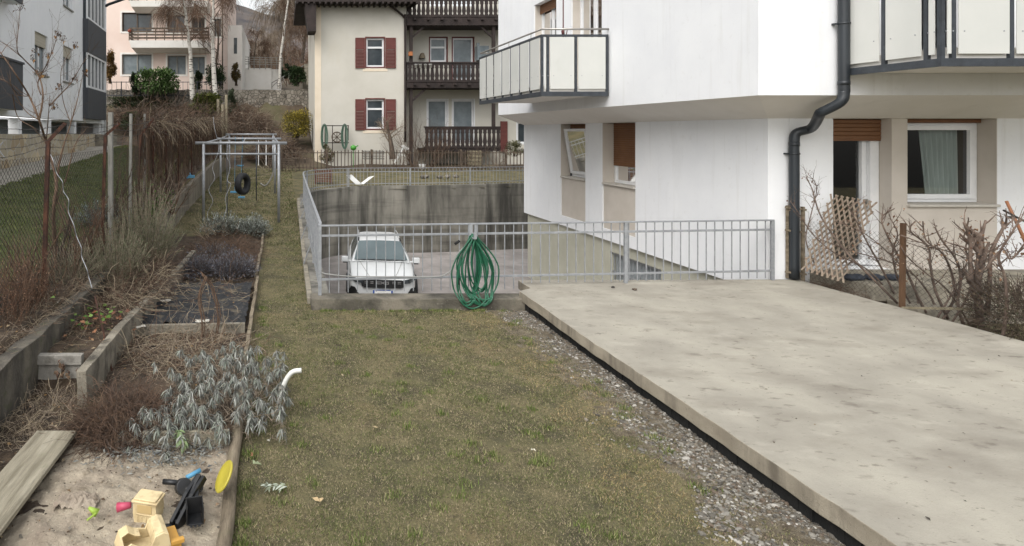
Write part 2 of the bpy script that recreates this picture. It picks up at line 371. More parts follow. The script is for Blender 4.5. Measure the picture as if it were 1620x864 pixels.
# terrace slab ----------------------------------------------------
ZS = .25
mb = MB()
E = [(3.50, 2.2), (3.49, 3.4), (3.48, 5.0), (3.465, 7.0), (3.50, 8.86), (3.72, 9.02), (3.72, 9.5), (7.7, 9.56), (8.2, 9.56), (8.24, 8.4), (8.32, 6.6), (8.4, 4), (8.45, 2.2)]
# subdivide left edge with small irregularity
def sub(Pl, st, amp):
    out = []
    for i in range(len(Pl)):
        a = Vector(Pl[i]); b = Vector(Pl[(i+1) % len(Pl)]); n = max(1, int((b-a).length/st))
        for k in range(n):
            q = a.lerp(b, k/n); out.append((q.x + amp*NZ(q.x*3+7, q.y*5), q.y))
    return out
E2 = sub(E, .12, .018)
c = len(E2); mb.v = [(x, y, ZS) for x, y in E2] + [(x + .006*NZ(x*9, y*9), y, ZS - .135) for x, y in E2]
mb.m = 0; mb.face(range(c)[::-1])
mb.m = 1
for i in range(c): j = (i+1) % c; mb.face((i, j, c+j, c+i))
mb.face([c+i for i in range(c)])
ts = mb.build('terrace', [m_slab, m_slabedge], bev=.008, recalc=True); struct(ts)
mb = MB()
for i in range(60):
    y0 = 2.2 + i*.112; xx = 3.60
    mb.beam((xx+.01, y0, .055), (xx+.014, y0+.112, .055), .16 + rng.uniform(-.01, .012), .11)
mb.box(3.65, 8.2, 2.2, 9.2, .03, .07)
tag(mb.build('membrane', m_black), 'black drainage membrane strip under the edge of the concrete terrace', 'membrane')

# ------------------------------------------------------------ main white building
XS, XU = 7.76, 6.935; DF, DU = 9.6, 8.75; YB = 19.0
bld = thing('apartment_house', 'large white rendered house with overhanging upper floor beside the concrete terrace', 'house', (12, 14, 0))
def DX(px, X): return X * F / (px - CX)
def xf(px, D=DF): return (px - CX) / F * D
mb = MB()
o1 = (DX(926, XS), DX(887, XS)); o2 = (DX(1005, XS), DX(953, XS)); zb = .27
mb.wall((XS, DF), (XS, YB), 0.0, 2.81, .34, (-1, 0), [(o1[0]-DF, o1[1]-DF, zb, 2.9), (o2[0]-DF, o2[1]-DF, zb, 2.9)])
xd0, xd1, xw0, xw1 = xf(1318), xf(1410), xf(1435), xf(1577)
mb.wall((XS + .343, DF), (20, DF), 0.0, 2.81, .34, (0, -1), [(xd0 - XS - .343, xw1 - XS - .343, .4, 2.9)])
mb.box(XS, 20, YB + .003, YB + .3, 0, 2.81)
gw = mb.build('ground_floor_wall', m_plaster, bld)
mb = MB(); mb.box(XS + .1, XS + .2, DF + .35, YB + .2, -2.05, -.002)
bw_op = (DX(1046, XS+.1), DX(965, XS+.1))
mb2 = MB(); mb2.wall((XS + .1, DF + .3), (XS + .1, YB + .25), -2.05, -.004, .3, (-1, 0), [(bw_op[0]-DF-.3, bw_op[1]-DF-.3, -1.1, -.27)])
mb2.box(XS + .43, 20, YB + .02, YB + .25, -2.05, -.004)
mb2.build('basement_wall', m_khaki, bld)
mb = MB()
for k in range(15):
    y = bw_op[0] + (bw_op[1]-bw_op[0])*(k+.5)/15; mb.box(XS+.16, XS+.175, y-.012, y+.012, -1.1, -.3)
mb.box(XS+.15, XS+.185, bw_op[0], bw_op[1], -.33, -.27); mb.box(XS+.15, XS+.185, bw_op[0], bw_op[1], -.75, -.72)
bwn = mb.build('basement_window', m_galv, bld)
mb = MB(); mb.quad((XS+.24, bw_op[0], -1.1), (XS+.24, bw_op[1], -1.1), (XS+.24, bw_op[1], -.27), (XS+.24, bw_op[0], -.27)); mb.build('pane', mat('frosted_pane', ['8f9699', 'a2a9ab'], 3, .3), bwn)
# beige panels: side recesses below the sills, front panel with window opening
mb = MB()
ZSill = 1.37
for o in (o1, o2):
    mb = MB(); mb.box(XS + .03, XS + .3, o[0] + .002, o[1] - .002, zb + .001, ZSill - .04); mb.box(XS + .003, XS + .33, o[1] - .014, o[1] - .002, ZSill - .039, 2.808); mb.build('wall_panel', m_beige, bld)
mb = MB(); mb.wall((xd1, DF - .006), (xw1 - .003, DF - .006), .4, 2.808, .30, (0, -1), [(xw0 - xd1, xw1 - xd1 - .012, 1.42, 2.9)])
mb.build('wall_panel', m_beige, bld)
m_sill = mat('sill_stone', ['b2ada4', 'c0bbb2'], 5, .8)
for o in (o1, o2): mb = MB(); mb.box(XS - .03, XS + .3, o[0] + .003, o[1] - .016, ZSill - .038, ZSill); mb.build('window_sill', m_sill, bld, bev=.006)
mb = MB()
mb.box(xw0 - .01, xw1 - .003, DF - .06, DF + .3, 1.40, 1.44)
mb.build('window_sill', m_sill, bld, bev=.006)
# soffit (sloping cove) + upper volume
ZO = 3.13
mb = MB()
mb.quad((XU, DU, ZO), (XS, DF, 2.81), (XS, YB+.3, 2.81), (XU, YB+.3, ZO))
mb.quad((XU, DU, ZO), (20, DU, ZO), (20, DF, 2.81), (XS, DF, 2.81))
mb.quad((XS, DF, 2.812), (20, DF, 2.812), (20, YB+.3, 2.812), (XS, YB+.3, 2.812))
mb.build('soffit', m_soffit, bld)
u1 = (DX(880, XU), DX(845, XU)); u2 = (DX(952, XU), DX(904, XU))
mb = MB()
mb.wall((XU, DU), (XU, YB + .3), ZO, 9.2, .34, (-1, 0), [(u1[0]-DU, u1[1]-DU, 3.62, 6.08), (u2[0]-DU, u2[1]-DU, 3.62, 6.08)])
mb.wall((XU + .343, DU), (20, DU), ZO, 9.2, .34, (0, -1), [(1.9, 2.9, 3.65, 6.0), (4, 5.6, 3.65, 6.0)])
mb.box(XU+.343, 20, YB+.003, YB+.3, ZO, 9.2); mb.box(19.7, 20, DU+.35, YB, 0, 9.2)
mb.box(XU, 20, DU, YB+.3, 9.201, 9.3)
mb.build('upper_wall', m_plaster, bld)
mb = MB(); mb.box(xw1 + .1, xw1 + .13, DF + 3, DF + 6, .4, 2.7); mb.box(8.2, 19, DF+4, DF+4.1, .1, 2.7); mb.box(8.12, 19.5, DF+.4, DF+6, .15, .38)
mb.box(8.15, 19, 14, 14.1, -1.9, 2.7)
for o in (u1, u2): mb.quad((XU+.9, o[0]-1, 3.4), (XU+.9, o[1]+1, 3.4), (XU+.9, o[1]+1, 6.3), (XU+.9, o[0]-1, 6.3))
mb.quad((XS+1.5, 12, .2), (XS+1.5, 18, .2), (XS+1.5, 18, 2.8), (XS+1.5, 12, 2.8))
mb.build('interior_wall', m_dark, bld)
def frame_box(mb, O, U, V, Nn, u0, u1, v0, v1, w, d):
    O = Vector(O); U = Vector(U); V = Vector(V); Nn = Vector(Nn)
    def bar(a0, a1, b0, b1):
        P = [O+U*a0+V*b0, O+U*a1+V*b0, O+U*a1+V*b1, O+U*a0+V*b1]; mb.prism(P, Nn*d)
    bar(u0, u0+w, v0, v1); bar(u1-w, u1, v0, v1); bar(u0+w, u1-w, v0, v0+w); bar(u0+w, u1-w, v1-w, v1)
def pane(O, U, V, u0, u1, v0, v1, parent, m=None):
    mb = MB(); O = Vector(O); U = Vector(U); V = Vector(V)
    mb.quad(O+U*u0+V*v0, O+U*u1+V*v0, O+U*u1+V*v1, O+U*u0+V*v1); return mb.build('pane', m or m_glass, parent)
Uy, Ux, Vz = (0,1,0), (1,0,0), (0,0,1)
def shutter(mb, O, U, V, Nn, u0, u1, v0, v1, d=.012, pitch=.05):
    O = Vector(O); U = Vector(U); V = Vector(V); Nn = Vector(Nn); n = max(1, int((v1-v0)/pitch))
    for k in range(n):
        a = v0 + (v1-v0)*k/n; b = v0 + (v1-v0)*(k+1)/n
        mb.prism([O+U*u0+V*a, O+U*u0+V*(a+(b-a)*.15)-Nn*d, O+U*u0+V*(b-(b-a)*.15)-Nn*d, O+U*u0+V*b], U*(u1-u0))
# side window 1 (tilted sash) and 2 (shutter down)
XP = 8.04
for k, (o, sz) in enumerate(((o1, 2.62), (o2, 1.78))):
    mb = MB(); frame_box(mb, (XP, 0, 0), Uy, Vz, (1,0,0), o[0]+.005, o[1]-.02, ZSill+.003, 2.8, .07, .06)
    f = mb.build('window', m_whiteframe, bld)
    if k == 0:
        mb = MB(); a = R(9); V = Vector((-math.sin(a), 0, math.cos(a))); O = Vector((XP-.004, 0, ZSill+.08))
        frame_box(mb, O, Uy, V, (-.05,0,0), o[0]+.09, o[1]-.1, 0, 1.24, .07, 1); mb.build('sash', m_whiteframe, f)
        pane(O - Vector((.02,0,0)), Uy, V, o[0]+.15, o[1]-.17, .06, 1.18, f)
        mb = MB(); mb.box(XP-.03, XP-.005, o[1]-.09, o[1]-.03, ZSill, 2.7); mb.build('window_track', m_anth, f)
    else:
        pane((XP+.03, 0, 0), Uy, Vz, o[0]+.07, o[1]-.09, ZSill+.07, 2.7, f)
    mb = MB(); shutter(mb, (XP-.012, 0, 0), Uy, Vz, (1,0,0), o[0]+.01, o[1]-.03, sz, 2.8); mb.build('roller_shutter', m_orange, bld)
# front door and window
mb = MB(); DD = 9.84
mb.box(xd1-.24, xd1-.17, DD, DD+.07, .42, 2.47); mb.box(xd1-.15, xd1-.01, DD-.05, DD+.02, .42, 2.8); mb.box(xd0, xd0+.05, DD, DD+.07, .42, 2.8); mb.box(xd0+.05, xd1-.15, DD+.001, DD+.06, .42, .50)
mb.box(xd1-.165, xd1-.155, DD-.01, DD+.05, .42, 2.47)
dr = mb.build('door_frame', m_whiteframe, bld)
pane((0, DD+.05, 0), Ux, Vz, xd0+.05, xd1-.24, .5, 2.6, dr)
mb = MB(); mb.box(xd1-.215, xd1-.195, DD-.06, DD, 1.35, 1.5); mb.build('handle', m_steel, dr)
mb = MB(); shutter(mb, (0, DD-.07, 0), Ux, Vz, (0,1,0), xd0+.005, xd1-.005, 2.47, 2.8, pitch=.055); mb.box(xd0+.01, xd1-.01, DD-.08, DD-.06, 2.45, 2.475); mb.build('roller_shutter', m_orange, bld)
DW = 9.86
mb = MB(); frame_box(mb, (0, DW, 0), Ux, Vz, (0,1,0), xw0+.005, xw1-.02, 1.445, 2.74, .05, .07)
wf = mb.build('window', m_whiteframe, bld)
mb = MB(); frame_box(mb, (0, DW-.03, 0), Ux, Vz, (0,1,0), xw0+.05, xw1-.09, 1.50, 2.70, .075, .05); mb.box(xw0+.35, xw0+.43, DW-.034, DW-.03, 1.51, 1.53); mb.build('sash', m_whiteframe, wf, bev=.004)
pane((0, DW+.02, 0), Ux, Vz, xw0+.12, xw1-.16, 1.57, 2.64, wf)
mb = MB(); mb.box(xw0+.005, xw1-.02, DW-.06, DW+.02, 2.745, 2.805); mb.build('roller_shutter', m_orange, bld)
mb = MB(); mb.smooth = True
for k in range(40):
    u = xw0 + .64 + k*.0165; v = DW + .16 + .03*math.sin(k*1.15); t = .10*math.sin(k*.08)
    mb.v += [(u + .11*(1 - k/40.), v, 1.45), (u - .02 + t*.2, v, 2.7)]
    if k: i = 2*k; mb.face((i-2, i, i+1, i-1))
mb.build('curtain', m_curtain, wf)
# upper floor windows behind the balcony
for o in (u1, u2):
    mb = MB(); XQ = XU + .2; mid = (o[0]+o[1])/2
    frame_box(mb, (XQ, 0, 0), Uy, Vz, (1,0,0), o[0]+.003, o[1]-.003, 3.65, 5.98, .07, .06)
    mb.box(XQ+.002, XQ+.058, mid-.05, mid+.05, 3.72, 5.9)
    f = mb.build('window', m_whiteframe, bld); pane((XQ+.03, 0, 0), Uy, Vz, o[0]+.07, o[1]-.07, 3.7, 5.9, f)
    mb = MB(); shutter(mb, (XQ-.03, 0, 0), Uy, Vz, (1,0,0), o[0]+.004, o[1]-.004, 5.82, 6.075); mb.build('roller_shutter', m_orange, bld)
    mb = MB(); mb.box(XU+.03, XU+.2, o[1]-.013, o[1]-.003, 3.63, 6.07); mb.build('window_reveal', m_beige, bld)
# balconies
def balcony(x0, x1, y0, y1, zb, zt, xs, ys, hand=True, wallpost=True):
    """x0..x1, y0 (front) .. y1; panels on the front (y0) split at xs and on the left side (x0) split at ys"""
    mb = MB(); mb.box(x0+.03, x1, y0+.03, y1-.02, zb, zb+.2); b = mb.build('balcony', m_soffit, bld)
    mb = MB(); w = .05
    for x in xs: mb.box(x-w/2, x+w/2, y0-.012, y0+.035, zb-.03, zt-.02)
    for y in ys: mb.box(x0-.012, x0+.035, y-w/2, y+w/2, zb-.03, zt-.02)
    mb.box(x0-.02, xs[-1]+.02, y0-.02, y0+.03, zt-.018, zt+.03); mb.box(x0-.02, x0+.03, y0+.032, ys[-1]+.02, zt-.018, zt+.03)
    mb.box(x0-.016, xs[-1]+.02, y0-.016, y0+.028, zb-.04, zb+.06); mb.box(x0-.016, x0+.028, y0+.03, ys[-1]+.02, zb-.04, zb+.06)
    mb.build('balcony_frame', m_anth, b)
    for lst, side in ((xs, 0), (ys, 1)):
        for a, c in zip(lst[:-1], lst[1:]):
            mb = MB(); g = .045; zz0 = zb + .115; zz1 = zt - .03
            if side == 0:
                mb.box(a+g, c-g, y0-.022, y0-.013, zz0, zz1)
                mb.m = 1
                for q in (a+g+.07, c-g-.07): mb.tube([(q, y0-.026, zz0+.28), (q, y0-.02, zz0+.28)], .009, 8)
            else:
                mb.box(x0-.022, x0-.013, a+g, c-g, zz0, zz1)
                mb.m = 1
                for q in (a+g+.07, c-g-.07): mb.tube([(x0-.026, q, zz0+.28), (x0-.02, q, zz0+.28)], .009, 8)
            mb.build('panel', [m_panel, m_galv], b, bev=0)
    if hand:
        mb = MB(); hz = zt + .15
        mb.tube([(x1, y0+.03, hz), (x0+.02, y0+.03, hz), (x0+.02, y1, hz), (x0+.4, y1, hz)], .022, 8)
        for y in (y0+.6, y0+1.9, y1-.5): mb.tube([(x0+.02, y, hz), (x0+.02, y, zt)], .008, 6)
        for x in (x0+.5, x1-.15): mb.tube([(x, y0+.03, hz), (x, y0+.03, zt)], .008, 6)
        mb.build('handrail', m_steel, b)
    return b
ysb = [12.74 + .02] + [12.74 + .02 + 3.96*k/7 for k in range(1, 8)]
bx0 = XX(857, 12.74)
b1 = balcony(bx0, XU, 12.74, 16.72, 3.39, 4.63, [bx0+.01, bx0+.13, XX(911, 12.74), XX(962, 12.74)-.02], ysb)
b2 = balcony(8.17, 20, 7.45, DU, 3.45, 4.85, [8.18, 8.32] + [8.17 + .87*k for k in range(1, 13)], [7.46, 7.62, 8.16, 8.74])
# small parasol pole on the balcony
mb = MB(); q = W(891, 50, 14); mb.tube([(q.x, 14, 3.62), (q.x, 14, 5.7)], .014, 8); mb.lathe([(0,0),(.03,0),(.045,.1),(.03,.12),(0,.12)], (q.x, 14, 4.85), 10); mb.tube([(q.x+.02, 14, 4.6), (q.x+.1, 14, 5.0)], .01, 6)
tag(mb.build('parasol_pole', mat('dark_red', ['4a2524', '5a3030'], 6)), 'thin dark red parasol pole standing on the white panelled balcony', 'pole')
# downpipe
mb = MB(); r = .068
px = W(1331, 0, 8.70).x
pts = catmull([(px, 8.66, 9), (px, 8.66, 5), (px, 8.66, 3.4), (px, 8.66, 3.16), (px-.04, 8.68, 3.02), (px-.16, 8.86, 2.88)], 6)[:-1]
lx = W(1256, 0, 9.52).x
pts += catmull([(px-.16, 8.86, 2.88), (lx+.16, 9.38, 2.66), (lx+.03, 9.5, 2.58), (lx, 9.515, 2.42), (lx, 9.515, 2.0), (lx, 9.515, .27)], 6)
mb.tube(pts, r, 16)
dp = mb.build('downpipe', m_pipe, bld)
for (x, y, z) in ((px, 8.66, 4.16), (lx, 9.515, 2.25), (px, 8.66, 5.9)):
    mb = MB(); mb.tube([(x, y, z-.012), (x, y, z+.012)], r+.008, 16); mb.box(x-.1, x-.06, y, y+.09, z-.012, z+.012); mb.build('bracket', m_pipe, dp)
for (x, y, z) in ((px, 8.66, 3.3), (lx, 9.515, 2.4)): mb = MB(); mb.tube([(x, y, z-.03), (x, y, z+.03)], r+.004, 16); mb.build('pipe_joint', m_pipe, dp)

# ------------------------------------------------------------ railings
def baluster_run(pts, spacing):
    out = []; acc = 0
    for a, b in zip(pts[:-1], pts[1:]):
        L = (b-a).length; t = spacing - acc
        while t < L: out.append(a.lerp(b, t/L)); t += spacing
        acc = L - (t - spacing)
    return out
Df1 = 1.4*F/(347+0-CY)/1  # right end distance
A = Vector((XX(506, 8.93), 8.93, 0)); Bp = Vector((XX(1217, 9.56), 9.50, 0))
rl = thing('front_railing', 'straight grey galvanised railing along the kerb wall and terrace, hose hung on it', 'railing', (A.x, A.y, .17))
ZR = 1.2
mb = MB(); mb.beam((A.x-.02, A.y, ZR), (Bp.x+.02, Bp.y, ZR), .045, .022); mb.build('top_rail', m_galv, rl, bev=.003)
mb = MB()
for z in (1.05, .40): mb.beam((A.x+.03, A.y, z), (Bp.x-.03, Bp.y, z), .02, .032)
mb.build('lower_rail', m_galv, rl, bev=.003)
mid = A.lerp(Bp, (984-506)/(1217-506)*.985)
pm_ = A.lerp(Bp, .33)
for q, zz in ((A, .166), (mid, ZS+.001), (Bp, ZS+.001)):
    mb = MB(); mb.box(q.x-.025, q.x+.025, q.y-.02, q.y+.02, zz, ZR-.012); mb.build('post', m_galv, rl, bev=.003)
    
mb = MB(); q = pm_; mb.box(q.x-.02, q.x+.02, q.y-.02, q.y+.02, .166, ZR-.012); mb.build('post', m_galv, rl, bev=.003)
mb = MB()
for q in baluster_run([A, Bp], .142):
    if min((q-mid).length, (q-pm_).length, (q-Bp).length) < .03: continue
    zb_ = .20 if q.x < 3.6 else .285
    mb.box(q.x-.006, q.x+.006, q.y-.006, q.y+.006, zb_, 1.188)
mb.build('baluster', m_galv, rl)
RC = [p for p in RP if p.x < 11]
RC[0] = Vector((A.x, A.y + .04, 0))
cr = thing('curved_railing', 'grey galvanised railing curving round the far side of the sunken driveway', 'railing', (RC[0].x, RC[0].y, .1))
mb = MB(); 
for a, b in zip(RC[:-1], RC[1:]): mb.beam((a.x, a.y, ZR), (b.x, b.y, ZR), .045, .022)
mb.build('top_rail', m_galv, cr)
mb = MB()
def rb(y): return max(.40, base(y) + .10 + .1)
for a, b in zip(RC[:-1], RC[1:]):
    mb.beam((a.x, a.y, 1.06), (b.x, b.y, 1.06), .018, .03); mb.beam((a.x, a.y, rb(a.y)), (b.x, b.y, rb(b.y)), .018, .03)
mb.build('lower_rail', m_galv, cr)
mb = MB()
for q in baluster_run(RC, .142): mb.box(q.x-.007, q.x+.007, q.y-.007, q.y+.007, base(q.y)+.12, 1.19)
mb.build('baluster', m_galv, cr)
for q in baluster_run(RC, 2.45):
    mb = MB(); mb.box(q.x-.025, q.x+.025, q.y-.025, q.y+.025, base(q.y)+.08, 1.19); mb.build('post', m_galv, cr)
    if q.y < 20:
        mb = MB(); mb.tube(catmull([(q.x-.03, q.y, .5), (q.x-.12, q.y, .3), (q.x-.2, q.y, base(q.y)+.05)], 4), .012, 6); mb.build('brace', m_galv, cr)
# torn white cloth on the curved railing
m_white = mat('white_plastic', ['cfcfcb', 'dededb'], 6, .6)
mb = MB()
a = W(552, 277, 23.0); b = W(567, 291, 22.85); c = W(571, 292, 22.85); d = W(588, 279, 22.95)
for p, q in ((a, b), (b, c), (c, d)):
    w = Vector((.10, -.02, .02)); mb.prism([p - w, p + w, q + w, q - w], (0, -.01, .0))
tag(mb.build('rag', m_white), 'torn white strip of plastic tied V shaped on the far curved railing', 'rag')

# ------------------------------------------------------------ hoses
m_hose = mat('green_hose', ['184c36', '245f46'], 4, .42, spec=.5, dirt=[('5a9a7c', 30, .6, .75, S1, .4)])
m_hose2 = mat('pale_hose', ['7d7d7a', '8f8f8b'], 4, .5)
hg = thing('garden_hose', 'coiled green garden hose hanging from the front railing over the kerb wall', 'hose', (2.75, 8.8, .1))
cx = XX(748, 8.82); mb = MB(); pts = []
hr = random.Random(5)
for k in range(15):
    w = hr.uniform(.08, .31); top = hr.uniform(1.02, 1.10); bot = hr.uniform(.08, .36) if k % 3 else hr.uniform(-.0, .1)
    sk = hr.uniform(-.14, .14); yo = 8.80 + hr.uniform(-.05, .04); tp = hr.uniform(-.06, .06)
    for j in range(20):
        a = 2*math.pi*j/20; z = (top+bot)/2 + (top-bot)/2*math.cos(a); ww = w*(1 - .72*max(0, math.cos(a))**1.5)
        t = (z-bot)/(top-bot); yy = yo
        pts.append((cx + ww*math.sin(a) + sk*(1-t) + tp*.3*t, yy + .02*math.sin(a*2+k), max(z, .0)))
for i, p in enumerate(pts):
    pts[i] = (p[0], min(p[1], 8.87 if p[2] > .2 else 8.70) if p[2] > .19 else min(p[1], 8.71), p[2])
pts = catmull(pts, 3)
mb.tube(pts, .0115, 6); mb.build('hose_coil', m_hose, hg)
mb = MB(); mb.box(cx-.03, cx+.02, 8.72, 8.93, 1.04, 1.06); mb.box(cx-.02, cx+.02, 8.70, 8.72, 1.04, 1.13); mb.box(cx-.03, cx+.02, 8.89, 8.91, .9, 1.22); mb.build('hose_hook', m_galv, hg)
mb = MB(); mb.tube([(cx-.22, 8.80, .36), (cx-.22, 8.80, .46)], .022, 8); mb.build('connector', m_black, hg); mb = MB(); mb.tube([(cx-.27, 8.8, .95), (cx-.2, 8.8, 1.0)], .02, 8); mb.build('connector', m_black, hg)
mb = MB(); ph = catmull([W(508, 431, 8.90), W(520, 434, 8.88), W(560, 437.5, 8.88), W(640, 438, 8.88), W(690, 438, 8.86), W(705, 434, 8.86), W(716, 425, 8.84), W(722, 405, 8.82), W(735, 390, 8.82)], 5)
mb.tube(ph, .010, 6); tag(mb.build('water_hose', m_hose2), 'pale grey hose threaded along the bottom of the front railing', 'hose')
# ------------------------------------------------------------ vegetation helpers
def rv(r_, s): return Vector((r_.uniform(-s, s), r_.uniform(-s, s), r_.uniform(-s, s)))
def grow(mb, r_, p, d, L, r, lev, kids=4, seg=6, wob=.25, grav=0, ang=.7, shrink=.6, tips=None, rs=.5, start=.25, sides=None, minr=.0012):
    P = [Vector(p)]; d = Vector(d).normalized(); st = L / seg; dirs = [d.copy()]
    for i in range(seg):
        d = (d + rv(r_, wob) * .5 + Vector((0, 0, grav))).normalized(); P.append(P[-1] + d * st); dirs.append(d.copy())
    R_ = [max(minr, r * (1 - .75 * i / seg)) for i in range(seg + 1)]
    mb.tube(P, R_, (sides or (6 if r > .02 else 4 if r > .006 else 3)), cap=False)
    if tips is not None: tips.append((P[-1], dirs[-1], lev))
    if lev <= 0: return
    for k in range(kids):
        t = start + (1 - start) * (k + r_.random()) / kids; i = min(seg - 1, int(t * seg)); q = P[i].lerp(P[i+1], t * seg - i)
        ax = dirs[i].orthogonal().normalized(); ax = Matrix.Rotation(r_.uniform(0, 6.283), 3, dirs[i]) @ ax
        nd = (Matrix.Rotation(ang * r_.uniform(.6, 1.3), 3, ax) @ dirs[i])
        grow(mb, r_, q, nd, L * shrink * r_.uniform(.6, 1.2) * (1.15 - .5 * t), R_[i] * rs * 1.1, lev - 1, kids, max(3, seg - 1), wob, grav, ang, shrink, tips, rs, start * .7, sides, minr)
class Leaves:      # coloured leaf mesh; colour per vertex
    def __init__(s): s.mb = MB(); s.c = []
    def leaf(s, p, d, L, w, col, bend=.3, up=None, r_=rng):
        d = Vector(d).normalized(); a = d.cross(up or Vector((0, 0, 1)))
        if a.length < .05: a = d.orthogonal()
        a.normalize(); a = Matrix.Rotation(r_.uniform(-.7, .7), 3, d) @ a; n = a.cross(d)
        p = Vector(p); m = p + d*L*.5 + n*L*bend*.25; e = p + d*L - n*L*bend*.35
        s.mb.add([p, m - a*w/2, m + a*w/2, e], [(0, 1, 2), (1, 3, 2)]); c = lin(col) if isinstance(col, str) else col
        k = r_.uniform(.78, 1.2); cc = (c[0]*k, c[1]*k, c[2]*k, 1); s.c += [cc]*4
    def leaf6(s, p, d, L, w, col, droop=.5, r_=rng):     # longer, drooping leaf of two quads and a tip
        d = Vector(d).normalized(); a = d.cross(Vector((0, 0, 1)))
        if a.length < .05: a = Vector((1, 0, 0))
        a.normalize(); a = Matrix.Rotation(r_.uniform(-.8, .8), 3, d) @ a
        p = Vector(p); d2 = (d + Vector((0, 0, -droop))).normalized(); d3 = (d2 + Vector((0, 0, -droop))).normalized()
        p1 = p + d*L*.33; p2 = p1 + d2*L*.34; p3 = p2 + d3*L*.33
        s.mb.add([p, p1 - a*w/2, p1 + a*w/2, p2 - a*w*.45, p2 + a*w*.45, p3], [(0, 1, 2), (1, 3, 4, 2), (3, 5, 4)])
        c = lin(col) if isinstance(col, str) else col; k = r_.uniform(.75, 1.2); s.c += [(c[0]*k, c[1]*k, c[2]*k, 1)]*6
    def build(s, name, parent=None, loc=None): return s.mb.build(name, m_leaf, parent, cols=s.c, loc=loc)
LF = ['5a4a36', '6b563c', '7d6444', '4b3b2c', '85705a']       # dead leaf colours

# ------------------------------------------------------------ lawn blades, thatch, pebbles
nr = np.random.RandomState(3)
def blades(N, xr, yr, hmin, hmax, pal, wt, filt, wmul=1.0, flat=.5, ypow=1.0, patch=1.3):
    X = nr.uniform(*xr, N); u = nr.uniform(0, 1, N)
    Y = yr[0] * (yr[1]/yr[0])**u if ypow else nr.uniform(*yr, N)
    keep = np.array([filt(x, y) for x, y in zip(X, Y)]); X, Y = X[keep], Y[keep]; n = len(X)
    Z = np.array([H(x, y) for x, y in zip(X, Y)])
    pn = np.array([NZ(x*patch, y*patch) + .5*NZ(x*patch*3+9, y*patch*3) for x, y in zip(X, Y)])
    h = nr.uniform(hmin, hmax, n) * (1 + .7*pn); az = nr.uniform(0, 2*np.pi, n); lean = nr.uniform(.1, 1.0, n)**flat * 1.35
    w = nr.uniform(.0035, .007, n) * wmul * np.clip(Y/5, .8, 5)
    dx, dy = np.cos(az), np.sin(az); wa = az + np.pi/2 + nr.uniform(-.5, .5, n)
    B = np.stack([X, Y, Z - .003], 1); T = B + np.stack([dx*h*np.sin(lean), dy*h*np.sin(lean), h*np.cos(lean) + .004], 1)
    Wv = np.stack([np.cos(wa)*w/2, np.sin(wa)*w/2, np.zeros(n)], 1)
    V = np.stack([B - Wv, B + Wv, T], 1).reshape(-1, 3)
    P = np.array([lin(c) for c in pal]); ws = np.array(wt, float)
    # greener where the patch noise is high, strawlike where low
    idx = np.empty(n, int); r = nr.uniform(0, 1, n); sh = np.clip(.5 + pn*1.5, 0, 1)
    g, s_ = ws
    cg = np.cumsum(np.array(g)/sum(g)); cs = np.cumsum(np.array(s_)/sum(s_))
    ig = np.searchsorted(cg, r); is_ = np.searchsorted(cs, r); idx = np.where(nr.uniform(0, 1, n) < sh, ig, is_); idx = np.clip(idx, 0, len(pal)-1)
    C = P[idx] * nr.uniform(.75, 1.2, (n, 1)); C[:, 3] = 1; C = np.repeat(C, 3, 0)
    return V, C, n
def tri_mesh(name, V, C, m, loc=(0,0,0)):
    n = len(V)//3; me = bpy.data.meshes.new(name); me.vertices.add(len(V)); me.vertices.foreach_set('co', (V - np.array(loc)).astype(np.float32).ravel())
    me.loops.add(3*n); me.loops.foreach_set('vertex_index', np.arange(3*n, dtype=np.int32)); me.polygons.add(n)
    me.polygons.foreach_set('loop_start', np.arange(0, 3*n, 3, dtype=np.int32)); me.polygons.foreach_set('loop_total', np.full(n, 3, dtype=np.int32))
    me.update(calc_edges=True); ca = me.color_attributes.new('Col', 'FLOAT_COLOR', 'POINT'); ca.data.foreach_set('color', C.astype(np.float32).ravel())
    me.materials.append(m); o = bpy.data.objects.new(name, me); COL.objects.link(o); o.location = loc; WLOC[o.name] = np.array(loc, float); return o
def gb(x, y): return float(np.interp(y, [3, 3.8, 4.6, 6.3, 8, 8.7], [2.60, 2.70, 2.83, 3.0, 3.0, 2.85])) + .2*NZ(x*2, y*1.3) + .22*NZ(3, y*.9) + .14*NZ(x*5, y*4)   # lawn / gravel boundary
def f_lawn(x, y):
    if x < -.36 or (y > 9.0 and x > .44) or x > 3.47: return False
    if y < 8.74 and x > 3.3: return False
    b = gb(x, y)
    if x > b and rng.random() > .6*math.exp(-(x-b)*2.0) + .55*(NZ(x*3, y*3) > .08) + .15*(NZ(x*8, y*8) > .1): return False
    if x > b - .35 and rng.random() < .3: return False
    return NZ(x*3.1 + 5, y*3.1) + .4*NZ(x*11, y*11) > -.34 or rng.random() < .25
pal = ['474e2b', '596036', '6e7045', '7c7459', '93866a', '9c9074', '584e43', '3d362e']
V, C, n = blades(300000, (-.36, 3.5), (3.0, 20), .008, .026, pal, ([5,6,4,2,1.5,1,1,1], [.5,.8,1.5,4,4,3,4,4]), f_lawn, patch=1.9, flat=.35)
o = tri_mesh('grass', V, C, m_leaf); tag(o, kind='stuff')
V, C, n = blades(220000, (-.36, 3.5), (2.9, 9), .006, .02, pal, ([3,4,4,3,2.5,1,2,2], [.3,.5,1,4,5,4,4,5]), f_lawn, patch=5, flat=.25, wmul=1.25)
o = tri_mesh('grass', V, C, m_leaf); tag(o, kind='stuff')
V, C, n = blades(60000, (1.6, 3.48), (3.0, 8.7), .008, .024, ['8f7c58', 'a18d66', 'b09d78', '7a6848', '6a5a40', '8a8050'], ([1]*6, [1]*6), lambda x, y: abs(x - gb(x, y) + .18) < .32 and NZ(x*2+1, y*1.5) > -.15, patch=3, flat=.25)
